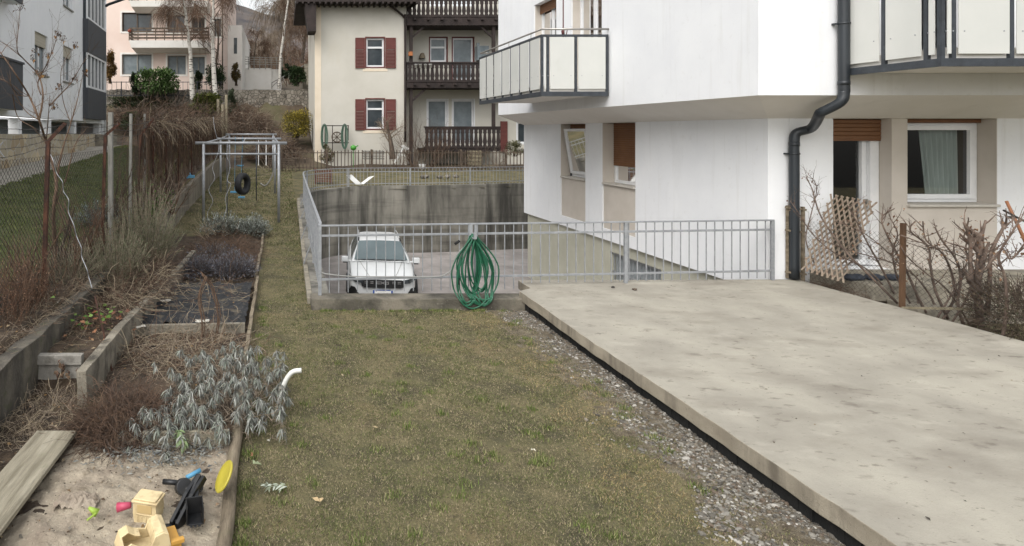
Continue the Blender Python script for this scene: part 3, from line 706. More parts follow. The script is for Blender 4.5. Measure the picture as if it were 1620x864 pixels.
o = tri_mesh('grass', V, C, m_leaf); tag(o, kind='stuff')
V, C, n = blades(50000, (-3.0, .5), (13.5, 30), .02, .06, pal, ([4,5,4,2,1.5,1,1,1], [1.5,2,2,4,4,2,2,2]), lambda x, y: x > XW(y)+.1 and (x < .44) and not (y < 15 and x < -.4), wmul=.8)
o = tri_mesh('grass', V, C, m_leaf); tag(o, kind='stuff')
paln = ['4a5a26', '5a682e', '6b753a', '7c7d4c', '8f885e', '9a956a', '49442a', '3a3520']
V, C, n = blades(120000, (-9.0, -3.3), (6.5, 30), .02, .055, paln, ([5,6,4,1,.6,.3,.5,.5], [3,4,3,3,2,1,1.5,1]), lambda x, y: x < XW(y)-.9+.2*NZ(x*2,y*2) and x > XF(y)+.9, wmul=.9)
o = tri_mesh('grass', V, C, m_leaf); tag(o, kind='stuff')
tufts = [(rng.uniform(-.3, 2.4), 3.1*(8.6/3.1)**rng.random()) for _ in range(70)] + [(-.30 + rng.uniform(0, .06), rng.uniform(3.2, 9)) for _ in range(30)] + [(rng.uniform(.5, 3.2), 8.69) for _ in range(22)] + [(3.22 + rng.uniform(-.25, .05), rng.uniform(3.2, 8.4)) for _ in range(14)]
X_ = []
for tx, ty in tufts:
    for k in range(70): X_.append((tx + rng.gauss(0, .035), ty + rng.gauss(0, .03)))
X_ = np.array(X_); n_t = len(X_); hz = nr.uniform(.02, .055, n_t); az_ = nr.uniform(0, 6.28, n_t); ln = nr.uniform(.1, .9, n_t)
B_ = np.stack([X_[:,0], X_[:,1], np.array([H(x, y) for x, y in X_])], 1); T_ = B_ + np.stack([np.cos(az_)*hz*np.sin(ln), np.sin(az_)*hz*np.sin(ln), hz*np.cos(ln)], 1); W_ = np.stack([np.cos(az_+1.5)*.003, np.sin(az_+1.5)*.003, np.zeros(n_t)], 1)
C_ = np.array([lin(c) for c in ('4a5a26', '5a6a30', '6a7440', '8a8560')])[nr.randint(0, 4, n_t)] * nr.uniform(.8, 1.2, (n_t, 1)); C_[:,3] = 1
o = tri_mesh('grass_tufts', np.stack([B_-W_, B_+W_, T_], 1).reshape(-1, 3), np.repeat(C_, 3, 0), m_leaf); tag(o, kind='stuff')
# pebbles along the terrace
def pebbles(name, N, fpos, smin, smax, pal):
    bm = bmesh.new(); bmesh.ops.create_icosphere(bm, subdivisions=1, radius=1); bv = np.array([v.co[:] for v in bm.verts]); bf = np.array([[v.index for v in f.verts] for f in bm.faces]); bm.free()
    Vs, Cs = [], []; P = np.array([lin(c) for c in pal])
    for i in range(N):
        x, y, z = fpos()
        s = rng.uniform(smin, smax) * (1.7 if rng.random() < .08 else 1); a = rng.uniform(0, 6.28); e = np.array([s*rng.uniform(.8, 1.5), s*rng.uniform(.7, 1.1), s*rng.uniform(.4, .75)])
        v = bv * (1 + nr.uniform(-.12, .12, (len(bv), 1))) * e; ca, sa = math.cos(a), math.sin(a); tl = rng.uniform(-.4, .4)
        v = np.stack([v[:,0]*ca - v[:,1]*sa, v[:,0]*sa + v[:,1]*ca, v[:,2] + v[:,0]*math.sin(tl)], 1) + np.array([x, y, z + s*rng.uniform(-.1, .35)])
        Vs.append(v[bf.ravel()]); c = P[rng.randrange(len(P))] * rng.uniform(.8, 1.15); c[3] = 1; Cs.append(np.tile(c, (len(bf)*3, 1)))
    o = tri_mesh(name, np.concatenate(Vs), np.concatenate(Cs), m_leaf); tag(o, kind='stuff'); return o
def fp():
    while True:
        y = 2.9 * (8.72/2.9)**rng.random(); e = np.interp(y, [2.2, 3.4, 5, 7.2, 8.86], [3.50, 3.49, 3.48, 3.47, 3.50]); x = rng.uniform(2.2, e + .1)
        b = gb(x, y) + .1
        if x < b and rng.random() > .16*math.exp((x-b)*2.5): continue
        dens = .08 + .7*(x - b)/max(.2, e - b) + 1.1*NZ(x*2.3+4, y*2.3)
        if rng.random() < dens*.8: return x, y, H(x, y)
pebbles('gravel', 9000, fp, .006, .015, ['625e56', '716d65', '827e76', '5d5952', '726a5e', '665a4e', '4e4a44', '9c9890'])
def fs():
    x = rng.uniform(-1.8, -.45); y = rng.uniform(3.0, 5.2); return x, y, H(x, y) + .03
# sandpit sheet
mb = MB(); mb.smooth = True; gx_ = rng_(-2.1, -.36, .025); gy_ = rng_(2.9, 5.5, .025)
def SZ(x, y):
    ed = min(1, (x + 1.86 + .1*NZ(0, y*3))/.25, (5.08 + .12*NZ(x*3, 4) - y)/.3)
    return .035*ed + .034*NZ(x*5, y*5) + .022*NZ(x*13, y*13) + .009*NZ(x*30, y*30) + (H(x, y) - .035*NZ(x*4, y*4)) - (.06 if ed < 0 else 0) - .008
for y in gy_:
    for x in gx_: mb.v.append((x, y, SZ(x, y)))
w_ = len(gx_)
for j in range(len(gy_)-1):
    for i in range(w_-1): k = j*w_+i; mb.face((k, k+1, k+w_+1, k+w_))
struct(mb.build('sandpit', m_sand, loc=(-1.2, 4, 0)))
pebbles('grit', 700, lambda: (lambda x, y: (x, y, SZ(x, y)))(rng.uniform(-1.8, -.42), rng.uniform(3.1, 5.0)), .003, .007, ['5a5042', '8a7e6a', 'b5ab98', '3c342a'])

# ------------------------------------------------------------ garden walls and edging
def rough_wall(name, pts, th, z0, zt, m, label, amp=.02, st=.12, cat='wall'):
    P = [Vector((x, y, 0)) for x, y in pts]; Q = []
    for a, b in zip(P[:-1], P[1:]):
        n = max(1, int((b-a).length/st)); Q += [a.lerp(b, k/n) for k in range(n)]
    Q.append(P[-1]); mb = MB(); nz_ = 6; n = len(Q); O = offs(Q, -th)
    for side, L in ((0, Q), (1, O)):
        for i, q in enumerate(L):
            t = zt(q.y) if callable(zt) else zt; b0 = z0(q.y) if callable(z0) else z0
            for k in range(nz_+1):
                z = b0 + (t-b0)*k/nz_; e = amp*NZ(q.y*4+side*9, z*5+q.x*4); mb.v.append((q.x+e, q.y+e*.6, z + (amp*.8*NZ(q.y*3, 7) if k == nz_ else 0)))
    c = nz_+1
    for i in range(n-1):
        for k in range(nz_):
            a = i*c+k; mb.face((a, a+c, a+c+1, a+1)); b = n*c+a; mb.face((b, b+1, b+c+1, b+c))
        a = i*c+nz_; mb.face((a, a+c, n*c+a+c, n*c+a))
    for i in (0, n-1):
        for k in range(nz_): a = i*c+k; mb.face((a, a+1, n*c+a+1, n*c+a))
    o = mb.build(name, m, recalc=True, bev=.006); return tag(o, label, cat)
rough_wall('retaining_wall', [(XW(2)+.0, 2)] + [(XW(y), y) for y in np.arange(3, 12.1, 1)], .16, lambda y: base(y)-.2, lambda y: ZT(y), m_oldwall, 'dark mossy old wall holding up the soil below the rusty chain link fence', .03)
rough_wall('retaining_wall', [(XW(y), y) for y in np.arange(12.1, 30.9, 1)], .14, lambda y: base(y)-.2, lambda y: ZT(y), mat('board_marked_wall', ['6d665a', '847c6e'], 3, .95, .6, 20, stretch=(1,1,.4), dirt=[('3d3a2e', 2, .5, .7, (1,1,.3), .7), ('56583a', 3, .58, .7, S1, .6)]), 'greyish brown garden wall beside the metal play frames, below the dead vines', .02, .3)
rough_wall('bed_wall', [(-1.93, 5.62), (-1.955, 7), (-1.90, 8.6), (-1.84, 10.3), (-1.82, 12)], .10, -.1, lambda y: .36 - .02*(y-5.6), m_gardenconc, 'pitted light concrete side wall of the raised bed running away from the viewer', .014, .1)
mb = MB(); mb.box(XW(6)-.02, -2.03, 6.06, 6.10, -.05, .25); mb.box(XW(6)-.02, -2.02, 6.03, 6.115, .253, .35)
tag(mb.build('bed_board', mat('grey_board', ['827e76', '9a968e'], 4, .9, .5, 40, dirt=[('4a463e', 4, .55, .7, S1, .7), ('bdb9b0', 12, .6, .75, S1, .5)]), bev=.006), 'grey concrete board closing the front of the small upper bed', 'board')
mb = MB(); mb.beam((-1.93, 7.62, .07), (-.48, 7.70, .07), .05, .16); tag(mb.build('bed_board', m_gardenconc, bev=.008), 'low concrete board in front of the black weed fabric', 'board')
mb = MB(); mb.beam((-1.15, 4.93, .05), (-.44, 4.97, .05), .035, .17); tag(mb.build('bed_board', m_wood, bev=.006), 'dark wooden board between the silver sage and the sandpit', 'board')
mb = MB()
lp = [(-.385, 2.7, .05), (-.375, 3.4, .045), (-.36, 3.9, .05), (-.385, 4.6, .045), (-.375, 5.35, .04)]
mb.tube(catmull(lp, 8), [.047 + .004*NZ(i*.4, 0) for i in range(33)], 12); lg = mb.build('edging_log', m_log)
tag(lg, 'round weathered log edging the sandpit nearest the viewer', 'log', 'logs edging the garden bed')
mb = MB(); mb.tube([(-.332, 4.02, .05), (-.334, 4.035, .05)], .052, 12) ; 
for k, (a, b) in enumerate((((-.40, 5.5), (-.42, 7.55)), ((-.42, 7.6), (-.43, 10.4)), ((-.47, 10.5), (-.45, 13.0)), ((-.45, 13.1), (-.50, 15.8)))):
    mb = MB(); n = 14; pts = [(lerp(a[0], b[0], i/n) + .02*NZ(i*.5, k*3), lerp(a[1], b[1], i/n), .055 + base(lerp(a[1], b[1], i/n))) for i in range(n+1)]
    for p, q in zip(pts[:-1], pts[1:]): mb.beam(p, (q[0], q[1]+.002, q[2]), .045, .10 + .01*math.sin(k+p[1]*3))
    o = mb.build('edging_board', m_log)
    tag(o, ['weathered edging board beside the silver sage, next after the round log', 'weathered edging board beside the black weed fabric', 'weathered edging board beside the dark lavender bushes', 'farthest edging board, ending by the play frame foot'][k], 'board', 'boards edging the garden bed')
# weed fabric (crumpled sheet)
mb = MB(); mb.smooth = True; gx_ = rng_(-1.84, -.46, .03); gy_ = rng_(7.72, 9.9, .035)
for y in gy_:
    for x in gx_:
        z = .095 + .07*NZ(x*3.2, y*3) + .08*abs(NZ(x*7, y*6)) + .03*abs(NZ(x*17, y*15)) + H(x, y)*.5; mb.v.append((x + .02*NZ(x*9, y*9), y + .05*NZ(x*3, 8), z))
w_ = len(gx_)
for j in range(len(gy_)-1):
    for i in range(w_-1): k = j*w_+i; mb.face((k, k+1, k+w_+1, k+w_))
tag(mb.build('weed_fabric', m_fabric), 'crumpled black weed control fabric lying on the garden bed', 'fabric')
m_paper = mat('pale_paper', ['a8a49a', 'bdb9ae'], 8, .9)
def scrap(cx, cy, z, s, a, m, name, label, cat, asp=.6, group=None):
    mb = MB(); ca, sa = math.cos(a), math.sin(a); n = 5
    for j in range(n):
        for i in range(n):
            u = (i/(n-1)-.5)*s*(1 + .15*NZ(j, cx*9)); v = (j/(n-1)-.5)*s*asp*(1 + .2*NZ(i, cy*9)); mb.v.append((cx+u*ca-v*sa, cy+u*sa+v*ca, z + .012 + s*.12*NZ(u*9/s+cx, v*9/s+cy)))
    for j in range(n-1):
        for i in range(n-1): k = j*n+i; mb.face((k, k+1, k+n+1, k+n))
    o = mb.build(name, m); md = o.modifiers.new('t', 'SOLIDIFY'); md.thickness = .003; return tag(o, label, cat, group)
for (px, py, s, a, lb) in ((320, 507, .17, .1, 'larger pale flat scrap on the black weed fabric'), (262, 475, .14, .3, 'small pale scrap at the far left of the weed fabric'), (222, 516, .12, .7, 'pale scrap at the near left corner of the weed fabric')):
    q = G(px, py, .18); scrap(q.x, q.y, .165, s, a, m_paper, 'scrap', lb, 'scrap')
q = G(84, 478, .58); scrap(q.x, q.y, .57, .12, .2, m_paper, 'scrap', 'white flat scrap lying on top of the mossy wall near the rusty post', 'scrap')
# old plank
mb = MB(); mb.beam((-1.90, 2.9, .16), (-1.875, 4.99, .10), .33, .035)
tag(mb.build('plank', m_wood, bev=.006), 'wide weathered grey plank lying along the left of the sandpit', 'plank')

# ------------------------------------------------------------ toys
m_cream = mat('cream_plastic', ['cbb78c', 'd4c29a'], 3, .5, .05, 20, dirt=[('9a8562', 9, .5, .7, S1, .7), ('7d6a50', 22, .6, .72, S1, .5)])
m_yel2 = mat('ochre_plastic', ['b98a3c', 'c79a4a'], 3, .5)
m_blackp = mat('black_plastic', ['131415', '1d1e20'], 4, .45, dirt=[('4a463f', 12, .58, .72, S1, .5)])
m_yellow = mat('yellow_plastic', ['a39630', 'b0a440'], 4, .5, dirt=[('8c7c3c', 5, .55, .7, S1, .6)])
m_pink = mat('pink_plastic', ['a83d56', 'b64c64'], 4, .5); m_lime = mat('lime_plastic', ['8aa63c', '97b04a'], 4, .5); m_blue = mat('blue_plastic', ['4a86a8', '5a96b6'], 4, .5)
def rbox(mb, M4, x0, x1, y0, y1, z0, z1):
    vs = [M4 @ Vector(p) for p in ((x0,y0,z0),(x1,y0,z0),(x1,y1,z0),(x0,y1,z0),(x0,y0,z1),(x1,y0,z1),(x1,y1,z1),(x0,y1,z1))]
    mb.add(vs, [(0,3,2,1),(4,5,6,7),(0,1,5,4),(1,2,6,5),(2,3,7,6),(3,0,4,7)])
def extr(mb, M4, poly, y0, y1):     # poly in x,z extruded along y
    n = len(poly); b = len(mb.v); mb.v += [tuple(M4 @ Vector((x, y0, z))) for x, z in poly] + [tuple(M4 @ Vector((x, y1, z))) for x, z in poly]
    for i in range(n): j = (i+1) % n; mb.face((b+i, b+j, b+n+j, b+n+i))
    mb.face([b+i for i in range(n)][::-1]); mb.face([b+n+i for i in range(n)])
# separate cab lying upright
q = G(234, 822, .03); M4 = Matrix.Translation((q.x, q.y+.02, .025)) @ Matrix.Rotation(R(-14), 4, 'Z')
tc_ = thing('toy_cab', 'cream plastic toy truck cab standing upright in the sand', 'toy', (q.x, q.y, .03))
mb = MB(); extr(mb, M4, [(-.075, 0), (.075, 0), (.085, .06), (.08, .13), (-.08, .13), (-.085, .06)], -.06, .06)
for s in (-1, 1):
    for k in range(4): rbox(mb, M4, -.055+.03*k, -.045+.03*k, s*.061-.003, s*.061+.003, .01, .05)
    rbox(mb, M4, -.06, .06, s*.062-.004, s*.062+.004, .055, .065)
mb.build('cab', m_cream, tc_, bev=.006)
mb = MB(); rbox(mb, M4, -.092, .092, -.068, .068, .131, .145); rbox(mb, M4, -.08, .08, -.058, .058, .146, .156); mb.build('cab_roof', m_cream, tc_, bev=.008)
mb = MB()
rbox(mb, M4, -.05, .05, -.064, -.0605, .072, .12); mb.build('cab_window', mat('cream_plastic_shade', ['b59c6c', 'bfa676'], 4, .6), tc_)
# dump truck
q = W(232, 862, 3.72); M4 = Matrix.Translation((q.x, 3.68, .0)) @ Matrix.Rotation(R(24), 4, 'Z') @ Matrix.Scale(.82, 4)
tt = thing('toy_truck', 'cream plastic toy dump truck half sunk in the sand with open body', 'toy', (q.x, 3.72, .0))
mb = MB(); prof = [(-.21, .08), (-.18, .17), (-.12, .195), (-.07, .16), (.02, .135), (.05, .20), (.11, .215), (.15, .20), (.17, .10), (.10, .06), (-.19, .06)]
for y0, y1 in ((-.12, -.105), (.105, .12)): extr(mb, M4, prof, y0, y1)
rbox(mb, M4, -.18, .16, -.104, .104, .055, .07); extr(mb, M4, [(-.21, .08), (-.18, .17), (-.165, .17), (-.195, .08)], -.104, .104)
extr(mb, M4, [(.03, .14), (.055, .205), (.11, .22), (.15, .20), (.165, .11), (.15, .11), (.14, .19), (.11, .205), (.062, .19), (.045, .14)], -.104, .104)
extr(mb, M4, [(-.18,.171), (-.12,.197), (-.07,.162), (-.03, .15), (-.03, .14), (-.07, .15), (-.12, .185), (-.175, .16)], .02, .104)
mb.build('truck_body', m_cream, tt, bev=.004)
mb = MB()
for k in range(7): rbox(mb, M4, -.17+.028*k, -.152+.028*k, -.135, -.122, .05, .115 + .015*(k % 2))
rbox(mb, M4, -.2, .18, -.13, .13, .035, .052); rbox(mb, M4, .17, .25, -.11, .11, .06, .10); rbox(mb, M4, .17, .27, -.12, -.08, .1, .13)
mb.build('chassis', m_yel2, tt, bev=.003)
for x in (-.12, .2):
    for s in (-1, 1):
        mb = MB(); c0 = M4 @ Vector((x, s*.125, .035)); c1 = M4 @ Vector((x, s*.165, .035)); mb.tube([c0, c1], .045, 16); mb.build('wheel', m_blackp, tt)
# black excavator arm toy
q = G(280, 826, .05); M4 = Matrix.Translation((q.x, q.y, .03)) @ Matrix.Rotation(R(64), 4, 'Z')
te = thing('toy_excavator', 'black plastic toy excavator arm with bucket and two handles in the sand', 'toy', (q.x, q.y, .03))
mb = MB(); extr(mb, M4, [(-.05, .0), (-.05, .05), (.12, .15), (.26, .20), (.29, .16), (.14, .09), (.02, .0)], -.045, -.02); extr(mb, M4, [(-.05, .0), (-.05, .05), (.12, .15), (.26, .20), (.29, .16), (.14, .09), (.02, .0)], .0, .025)
for k in range(5): rbox(mb, M4, -.03+.055*k, -.01+.055*k, -.0195, .0, .03+.03*k, .05+.03*k)
mb.build('base_arm', m_blackp, te, bev=.003)
mb = MB(); c0 = W(262, 762, 4.30); 
def pxt(L, r): mb.tube(L, r, 10)
pxt([W(258, 762, 4.3), W(283, 764, 4.28)], .018); pxt([W(283, 772, 4.22), W(305, 775, 4.2)], .018)
mb.build('handle', m_blackp, te)
mb = MB(); mb.tube([W(288, 770, 4.3), W(292, 770, 4.2)], .055, 18); mb.tube([W(313, 770, 4.32), W(314, 771, 4.2)], .035, 14); mb.beam(W(291, 800, 4.0), W(316, 752, 4.15), .03, .035); mb.beam(W(314, 752, 4.2), W(310, 795, 3.98), .028, .03); mb.build('linkage', m_blackp, te, bev=.004)
mb = MB(); Mb = Matrix.Translation(W(308, 808, 3.90)) @ Matrix.Rotation(R(12), 4, 'Z')
h_, w_b, d_ = .058, .055, .06
rbox(mb, Mb, -w_b, w_b, d_-.008, d_, -h_, h_); rbox(mb, Mb, -w_b, -w_b+.007, -d_, d_-.009, -h_, h_*.9); rbox(mb, Mb, w_b-.007, w_b, -d_, d_-.009, -h_, h_*.9); rbox(mb, Mb, -w_b+.008, w_b-.008, -d_, d_-.009, -h_, -h_+.008)
for k in range(3): rbox(mb, Mb, -.035+.026*k, -.018+.026*k, -d_-.02, -d_-.001, -h_, -h_+.006)
mb.build('bucket', m_blackp, te, bev=.003)
def cup(name, label, px0, px1, r0, r1, D, m):
    a = W(*px0, D); b = W(*px1, D); ax = (b-a); L = ax.length; M3 = ax.to_track_quat('Z', 'Y').to_matrix()
    mb = MB(); mb.lathe([(0, 0), (r0, 0), (r1, L), (r1-.003, L), (r0-.003, .004), (0, .004)], a, 18, M3); tag(mb.build(name, m), label, 'toy')
cup('toy_cup', 'pink plastic toy cup lying on its side in the sand', (207, 799), (186, 803), .018, .030, 3.98, m_pink)
cup('toy_cup', 'small lime green toy scoop cup lying in the sand', (140, 803), (154, 812), .008, .028, 3.98, m_lime)
mb = MB(); mb.beam(W(138, 823, 3.88), W(152, 812, 3.95), .012, .006); tag(mb.build('toy_rake', m_lime), 'thin lime green plastic handle beside the green scoop', 'toy')
mb = MB(); a = W(295, 756, 4.42); b = W(317, 744, 4.48); mb.tube([a, b], .017, 10); tag(mb.build('toy_tube', m_blue), 'light blue plastic toy tube behind the black excavator', 'toy')
mb = MB(); a = W(309, 828, 3.98); b = W(338, 828, 4.02); mb.tube([a, b], .012, 10); mb.tube([a + Vector((0,0,-.008)), a + Vector((.03,0,-.008))], .017, 10); tag(mb.build('toy_shovel', m_yellow), 'short yellow plastic handle lying in front of the black bucket', 'toy')
mb = MB(); mb.tube([W(170, 808, 4.15), W(176, 812, 4.12)], .008, 6); tag(mb.build('toy_piece', m_blue), 'tiny blue plastic piece in the sand between green and pink cups', 'toy')
c = W(355, 754, 4.12); nrm = Vector((-.86, -.20, .55)).normalized(); M3 = nrm.to_track_quat('Z', 'Y').to_matrix()
mb = MB(); mb.lathe([(0, .0), (.075, .0), (.10, .012), (.107, .004), (.103, -.004), (.075, -.008), (0, -.008)], c, 26, M3)
tag(mb.build('toy_disc', m_yellow), 'yellow plastic flying disc leaning against the round edging log', 'toy')
# crumpled paper and stones in the sand
mb = MB(); q = G(122, 785, .08)
for s_ in range(3):
    n = 9; b0 = len(mb.v); cx_, cy_ = q.x + .06*(s_-1), q.y + .03*(s_ % 2)
    for j in range(n):
        for i in range(n): u, v = i/(n-1)-.5, j/(n-1)-.5; mb.v.append((cx_ + u*.17 + .02*NZ(j*.9, s_*7+i), cy_ + v*.14 + .02*NZ(i*.9+4, s_*5+j), .055 + .05*abs(NZ(i*.8+s_*9, j*.8)) + .03*abs(NZ(i*1.7, j*1.7+s_*3)) - .09*(u*u+v*v)))
    for j in range(n-1):
        for i in range(n-1): k = b0+j*n+i; mb.face((k, k+1, k+n+1, k+n))
tag(mb.build('crumpled_bag', mat('brown_paper', ['84786a', '9a8f80'], 5, .95, .8, 30)), 'crumpled dirty brown paper bag at the end of the plank', 'bag')
# white bent pipe
m_wpipe = mat('white_pipe', ['c4c4be', 'd2d2cc'], 5, .5)
mb = MB(); D = 5.55; mb.tube(catmull([W(440, 640, D), W(448, 612, D), W(455, 597, D), W(464, 588, D), W(477, 586, D)], 5), .022, 10); tag(mb.build('bent_pipe', m_wpipe), 'white bent plastic pipe sticking out of the silver sage over the grass', 'pipe')
mb = MB(); D = 5.5; mb.tube([W(368, 606, D), W(382, 609, D)], .018, 8); tag(mb.build('pipe_piece', m_wpipe), 'short white pipe piece inside the silver sage', 'pipe')
# leaves on the grass and dead sage sprig
def ground_leaf(px, py, s, col, label):
    s *= .72
    L = Leaves(); q = G(px, py, .02); L.leaf((q.x, q.y, .035), (rng.uniform(-1, 1), rng.uniform(-1, 1), .1), s, s*.45, col, .5); L.leaf((q.x, q.y, .035), (rng.uniform(-1, 1), rng.uniform(-1, 1), .1), s*.7, s*.5, col, .4)
    tag(L.build('fallen_leaf'), label, 'leaf', 'fallen leaves on the lawn')
for (px, py, s, c, l) in ((400, 737, .10, '8a9272', 'round pale green leaf on the grass right of the log'), (399, 724, .08, '8a6248', 'reddish brown leaf beside the round green leaf'), (507, 797, .09, 'a5906e', 'curled tan leaf on the lower lawn near the fallen sage sprig'), (596, 680, .06, '9a8a6a', 'small tan leaf on the lawn, middle left'), (842, 713, .05, 'c4bfae', 'tiny whitish leaf on the right of the lawn, left of the gravel'), (541, 594, .07, '8d8168', 'dull leaf on the upper lawn under the parked car'), (427, 701, .07, 'b2aea0', 'whitish leaf at the lawn edge near the sage')):
    ground_leaf(px, py, s, c, l)
L = Leaves(); q = G(440, 775, .03)
for k in range(34):
    a = rng.gauss(0, .8); L.leaf6((q.x + .07 - rng.uniform(0, .16), q.y + rng.uniform(-.02, .02), .06), (-math.cos(a), math.sin(a), rng.uniform(-.3, .2)), rng.uniform(.04, .08), .013, rng.choice(['7d8470', '8f9686', 'a3a99c']), .3)
tag(L.build('sage_sprig'), 'fallen grey green sage sprig lying on the grass', 'sprig')
L = Leaves()
for k in range(260):
    y = 3.0*(9.3/3.0)**rng.random(); x = rng.uniform(3.6, 8.2); a = rng.uniform(0, 6.28); s = rng.uniform(.008, .028)*(1.6 if rng.random() < .1 else 1)
    L.leaf((x, y, .254), (math.cos(a), math.sin(a), rng.uniform(0, .2)), s, s*rng.uniform(.2, .6), rng.choice(['4a4036', '5c5044', '6e6252', '3a342e', '7d6e58']), .3)
tag(L.build('debris', loc=(0, 0, 0)), kind='stuff')
# leaf litter on soil (stuff)
L = Leaves()
for k in range(2600):
    y = 3.2 * (13/3.2)**rng.random(); x = rng.uniform(-3.6, -.42)
    if -1.95 < x and 7.7 < y < 9.9 and rng.random() < .85: continue
    if -1.8 < x and y < 5 and rng.random() < .75: continue
    s = rng.uniform(.015, .05); a = rng.uniform(0, 6.28); zz = H(x, y) + (.12 if (-1.9 < x and 7.7 < y < 9.9) else .02)
    L.leaf((x, y, max(zz, SZ(x, y)+.01) if (y < 5.3 and x > -1.9) else zz), (math.cos(a), math.sin(a), rng.uniform(-.1, .4)), s, s*.5, rng.choice(LF + ['9a8a70', '6a655c']), .4)
tag(L.build('leaf_litter', loc=(0,0,0)), kind='stuff')
# ------------------------------------------------------------ rusty chain link fence on the left
def chain(mb, P0, P1, zlo, zhi, cell=.06, r=.0016, skip=0):
    P0 = Vector((*P0, 0)); P1 = Vector((*P1, 0)); L = (P1-P0).length; d = (P1-P0)/L; nrm = Vector((-d.y, d.x, 0))
    def pt(u, z, k): return P0 + d*u + Vector((0, 0, z)) + nrm*(.012*math.sin(u*2.1+z*3) + .002*k)
    Hh = zhi - zlo; u = -Hh
    while u < L:
        for s in (1, -1):
            a0, a1 = u, u + Hh
            t0 = max(0, -a0)/Hh; t1 = min(1, (L-a0)/Hh)
            if t1 <= t0: continue
            n = max(2, int((t1-t0)*8)); pts = []
            for i in range(n+1):
                t = t0 + (t1-t0)*i/n; z = zlo + Hh*t if s == 1 else zhi - Hh*t
                pts.append(pt(a0 + Hh*t, z, s))
            mb.tube(pts, r, 3, cap=False)
        u += cell*1.3
fe = thing('chain_link_fence', 'old chain link fence with rusty angled posts and barbed wire on the left', 'fence', (-2.95, 7.3, .55))
PF = [(67, 462, 75, 225, 103, 195, 7.27), (160, 405, 166, 215, 189, 195, 9.76), (216, 350, 222, 215, 243, 188, 12.6)]
tops = []
for (bx, by, tx, ty, ax, ay, D) in PF:
    b = W(bx, by, D); t = W(tx, ty, D); b.z = ZT(D) - .1; a = W(ax, ay, D-.05); mb = MB()
    for off in ((0, 0), (.022, -.02)):
        pass
    mb.beam(b, t, .045, .006, up=(0,1,0)); mb.beam(b + Vector((.022, .02, 0)), t + Vector((.022, .02, 0)), .006, .045, up=(0,1,0))
    mb.beam(t - (a-t)*.05, a, .045, .006, up=(0,1,0)); mb.beam(t + Vector((.01,.02,0)), a + Vector((.01,.02,0)), .006, .04, up=(0,1,0))
    mb.build('post', m_rust, fe); tops.append((t, a))
mb = MB(); chain(mb, (XW(5.4)-.3, 5.4), (tops[2][0].x, 12.6), .60, 2.30, .060, .0024); mb.build('wire_mesh', m_wire, fe)
t0, a0 = tops[0]; t2, a2 = tops[2]
mb = MB()
for f in (-.25, .15, .55, .95):
    P = [t0.lerp(a0, f) + (t0.lerp(a0, f) - tops[1][0].lerp(tops[1][1], f))*.8] + [t.lerp(a, f) for t, a in tops]
    Q = []
    for p, q in zip(P[:-1], P[1:]):
        for k in range(12): t = k/12; w = p.lerp(q, t); w.z -= .05*math.sin(math.pi*t) + .008*rng.random(); Q.append(w)
    Q.append(P[-1]); mb.tube(Q, .0036, 3, cap=False)
    for p, q in zip(Q[:-1], Q[1:]):
        L = (q-p).length; n = int(L/.09)
        for k in range(n):
            c = p.lerp(q, (k+.5)/max(1, n)); mb.tube([c - rv(rng, .018), c + rv(rng, .018)], .0022, 3, cap=False)
mb.build('barbed_wire', m_wire, fe)
for (px, y0, y1, D, w, lb) in ((175, 178, 395, 10.0, .075, 'square grey concrete post just right of the second rusty post'), (207, 180, 360, 11.4, .06, 'round grey post, middle of the three grey posts behind the fence'), (229, 180, 330, 13.2, .05, 'short grey post at the start of the dead vines')):
    p = W(px, y0, D); mb = MB()
    if w > .07: mb.box(p.x-w/2, p.x+w/2, D-w/2, D+w/2, ZT(D)-.1, p.z)
    else: mb.tube([(p.x-.02, D, ZT(D)-.1), (p.x, D, p.z)], w/2, 10)
    tag(mb.build('fence_post', m_postconc, bev=.006), lb, 'post', 'grey posts by the fence')

# dead vine hedge over the far fence
vh = thing('dead_vine_hedge', 'thick curtain of brown leafless vines hanging over the far part of the fence', 'hedge', (-3.1, 20, .9))
r2 = random.Random(21); mb = MB(); mbb = MB()
def vt(y): return lerp(2.78, 3.25, (y-12.6)/18) + .09*NZ(y*1.3, 4)
for k in range(2000):
    y = 12.7 + 18.3*r2.random(); x = XW(y) - .22 + r2.uniform(-.16, .2); z = vt(y) + r2.uniform(-.12, .08); P = [Vector((x, y, z))]; d = Vector((r2.uniform(-.4, .5), r2.uniform(-.9, .9), r2.uniform(-.3, .5))).normalized()
    L = r2.uniform(.5, 2.2); n = 7
    for i in range(n):
        d = (d + Vector((0, 0, -.62)) + rv(r2, .18)).normalized(); d.x *= .45; P.append(P[-1] + d*L/n); P[-1].z = max(P[-1].z, ZT(y)-.5)
    (mb if r2.random() < .6 else mbb).tube(P, r2.uniform(.002, .006), 3, cap=False)
for k in range(750):
    y = 12.7 + 18*r2.random(); P = [Vector((XW(y)-.22 + r2.uniform(-.2, .25), y, vt(y) + r2.uniform(-.2, .1)))]
    d = Vector((r2.uniform(-.4, .4), r2.choice((-1, 1)), r2.uniform(-.2, .4)))
    for i in range(7): d = (d + rv(r2, .5)).normalized(); P.append(P[-1] + d*.16)
    (mb if k % 2 else mbb).tube(P, r2.uniform(.003, .007), 3, cap=False)
for k in range(60):
    y = 12.7 + 18*k/60 + r2.uniform(-.1, .1); x = XW(y) - .2; mbb.tube([Vector((x + r2.uniform(-.1, .15), y + r2.uniform(-.2, .2), ZT(y) + j*(vt(y)-ZT(y))/5)) for j in range(6)], r2.uniform(.01, .022), 5, cap=False)
mb.build('vine_stem', m_twig2, vh); mbb.build('vine_stem', m_twig, vh)
m_pale = mat('sun_bleached_vine', ['7d7060', '94876f'], 9, .95)
mb = MB()
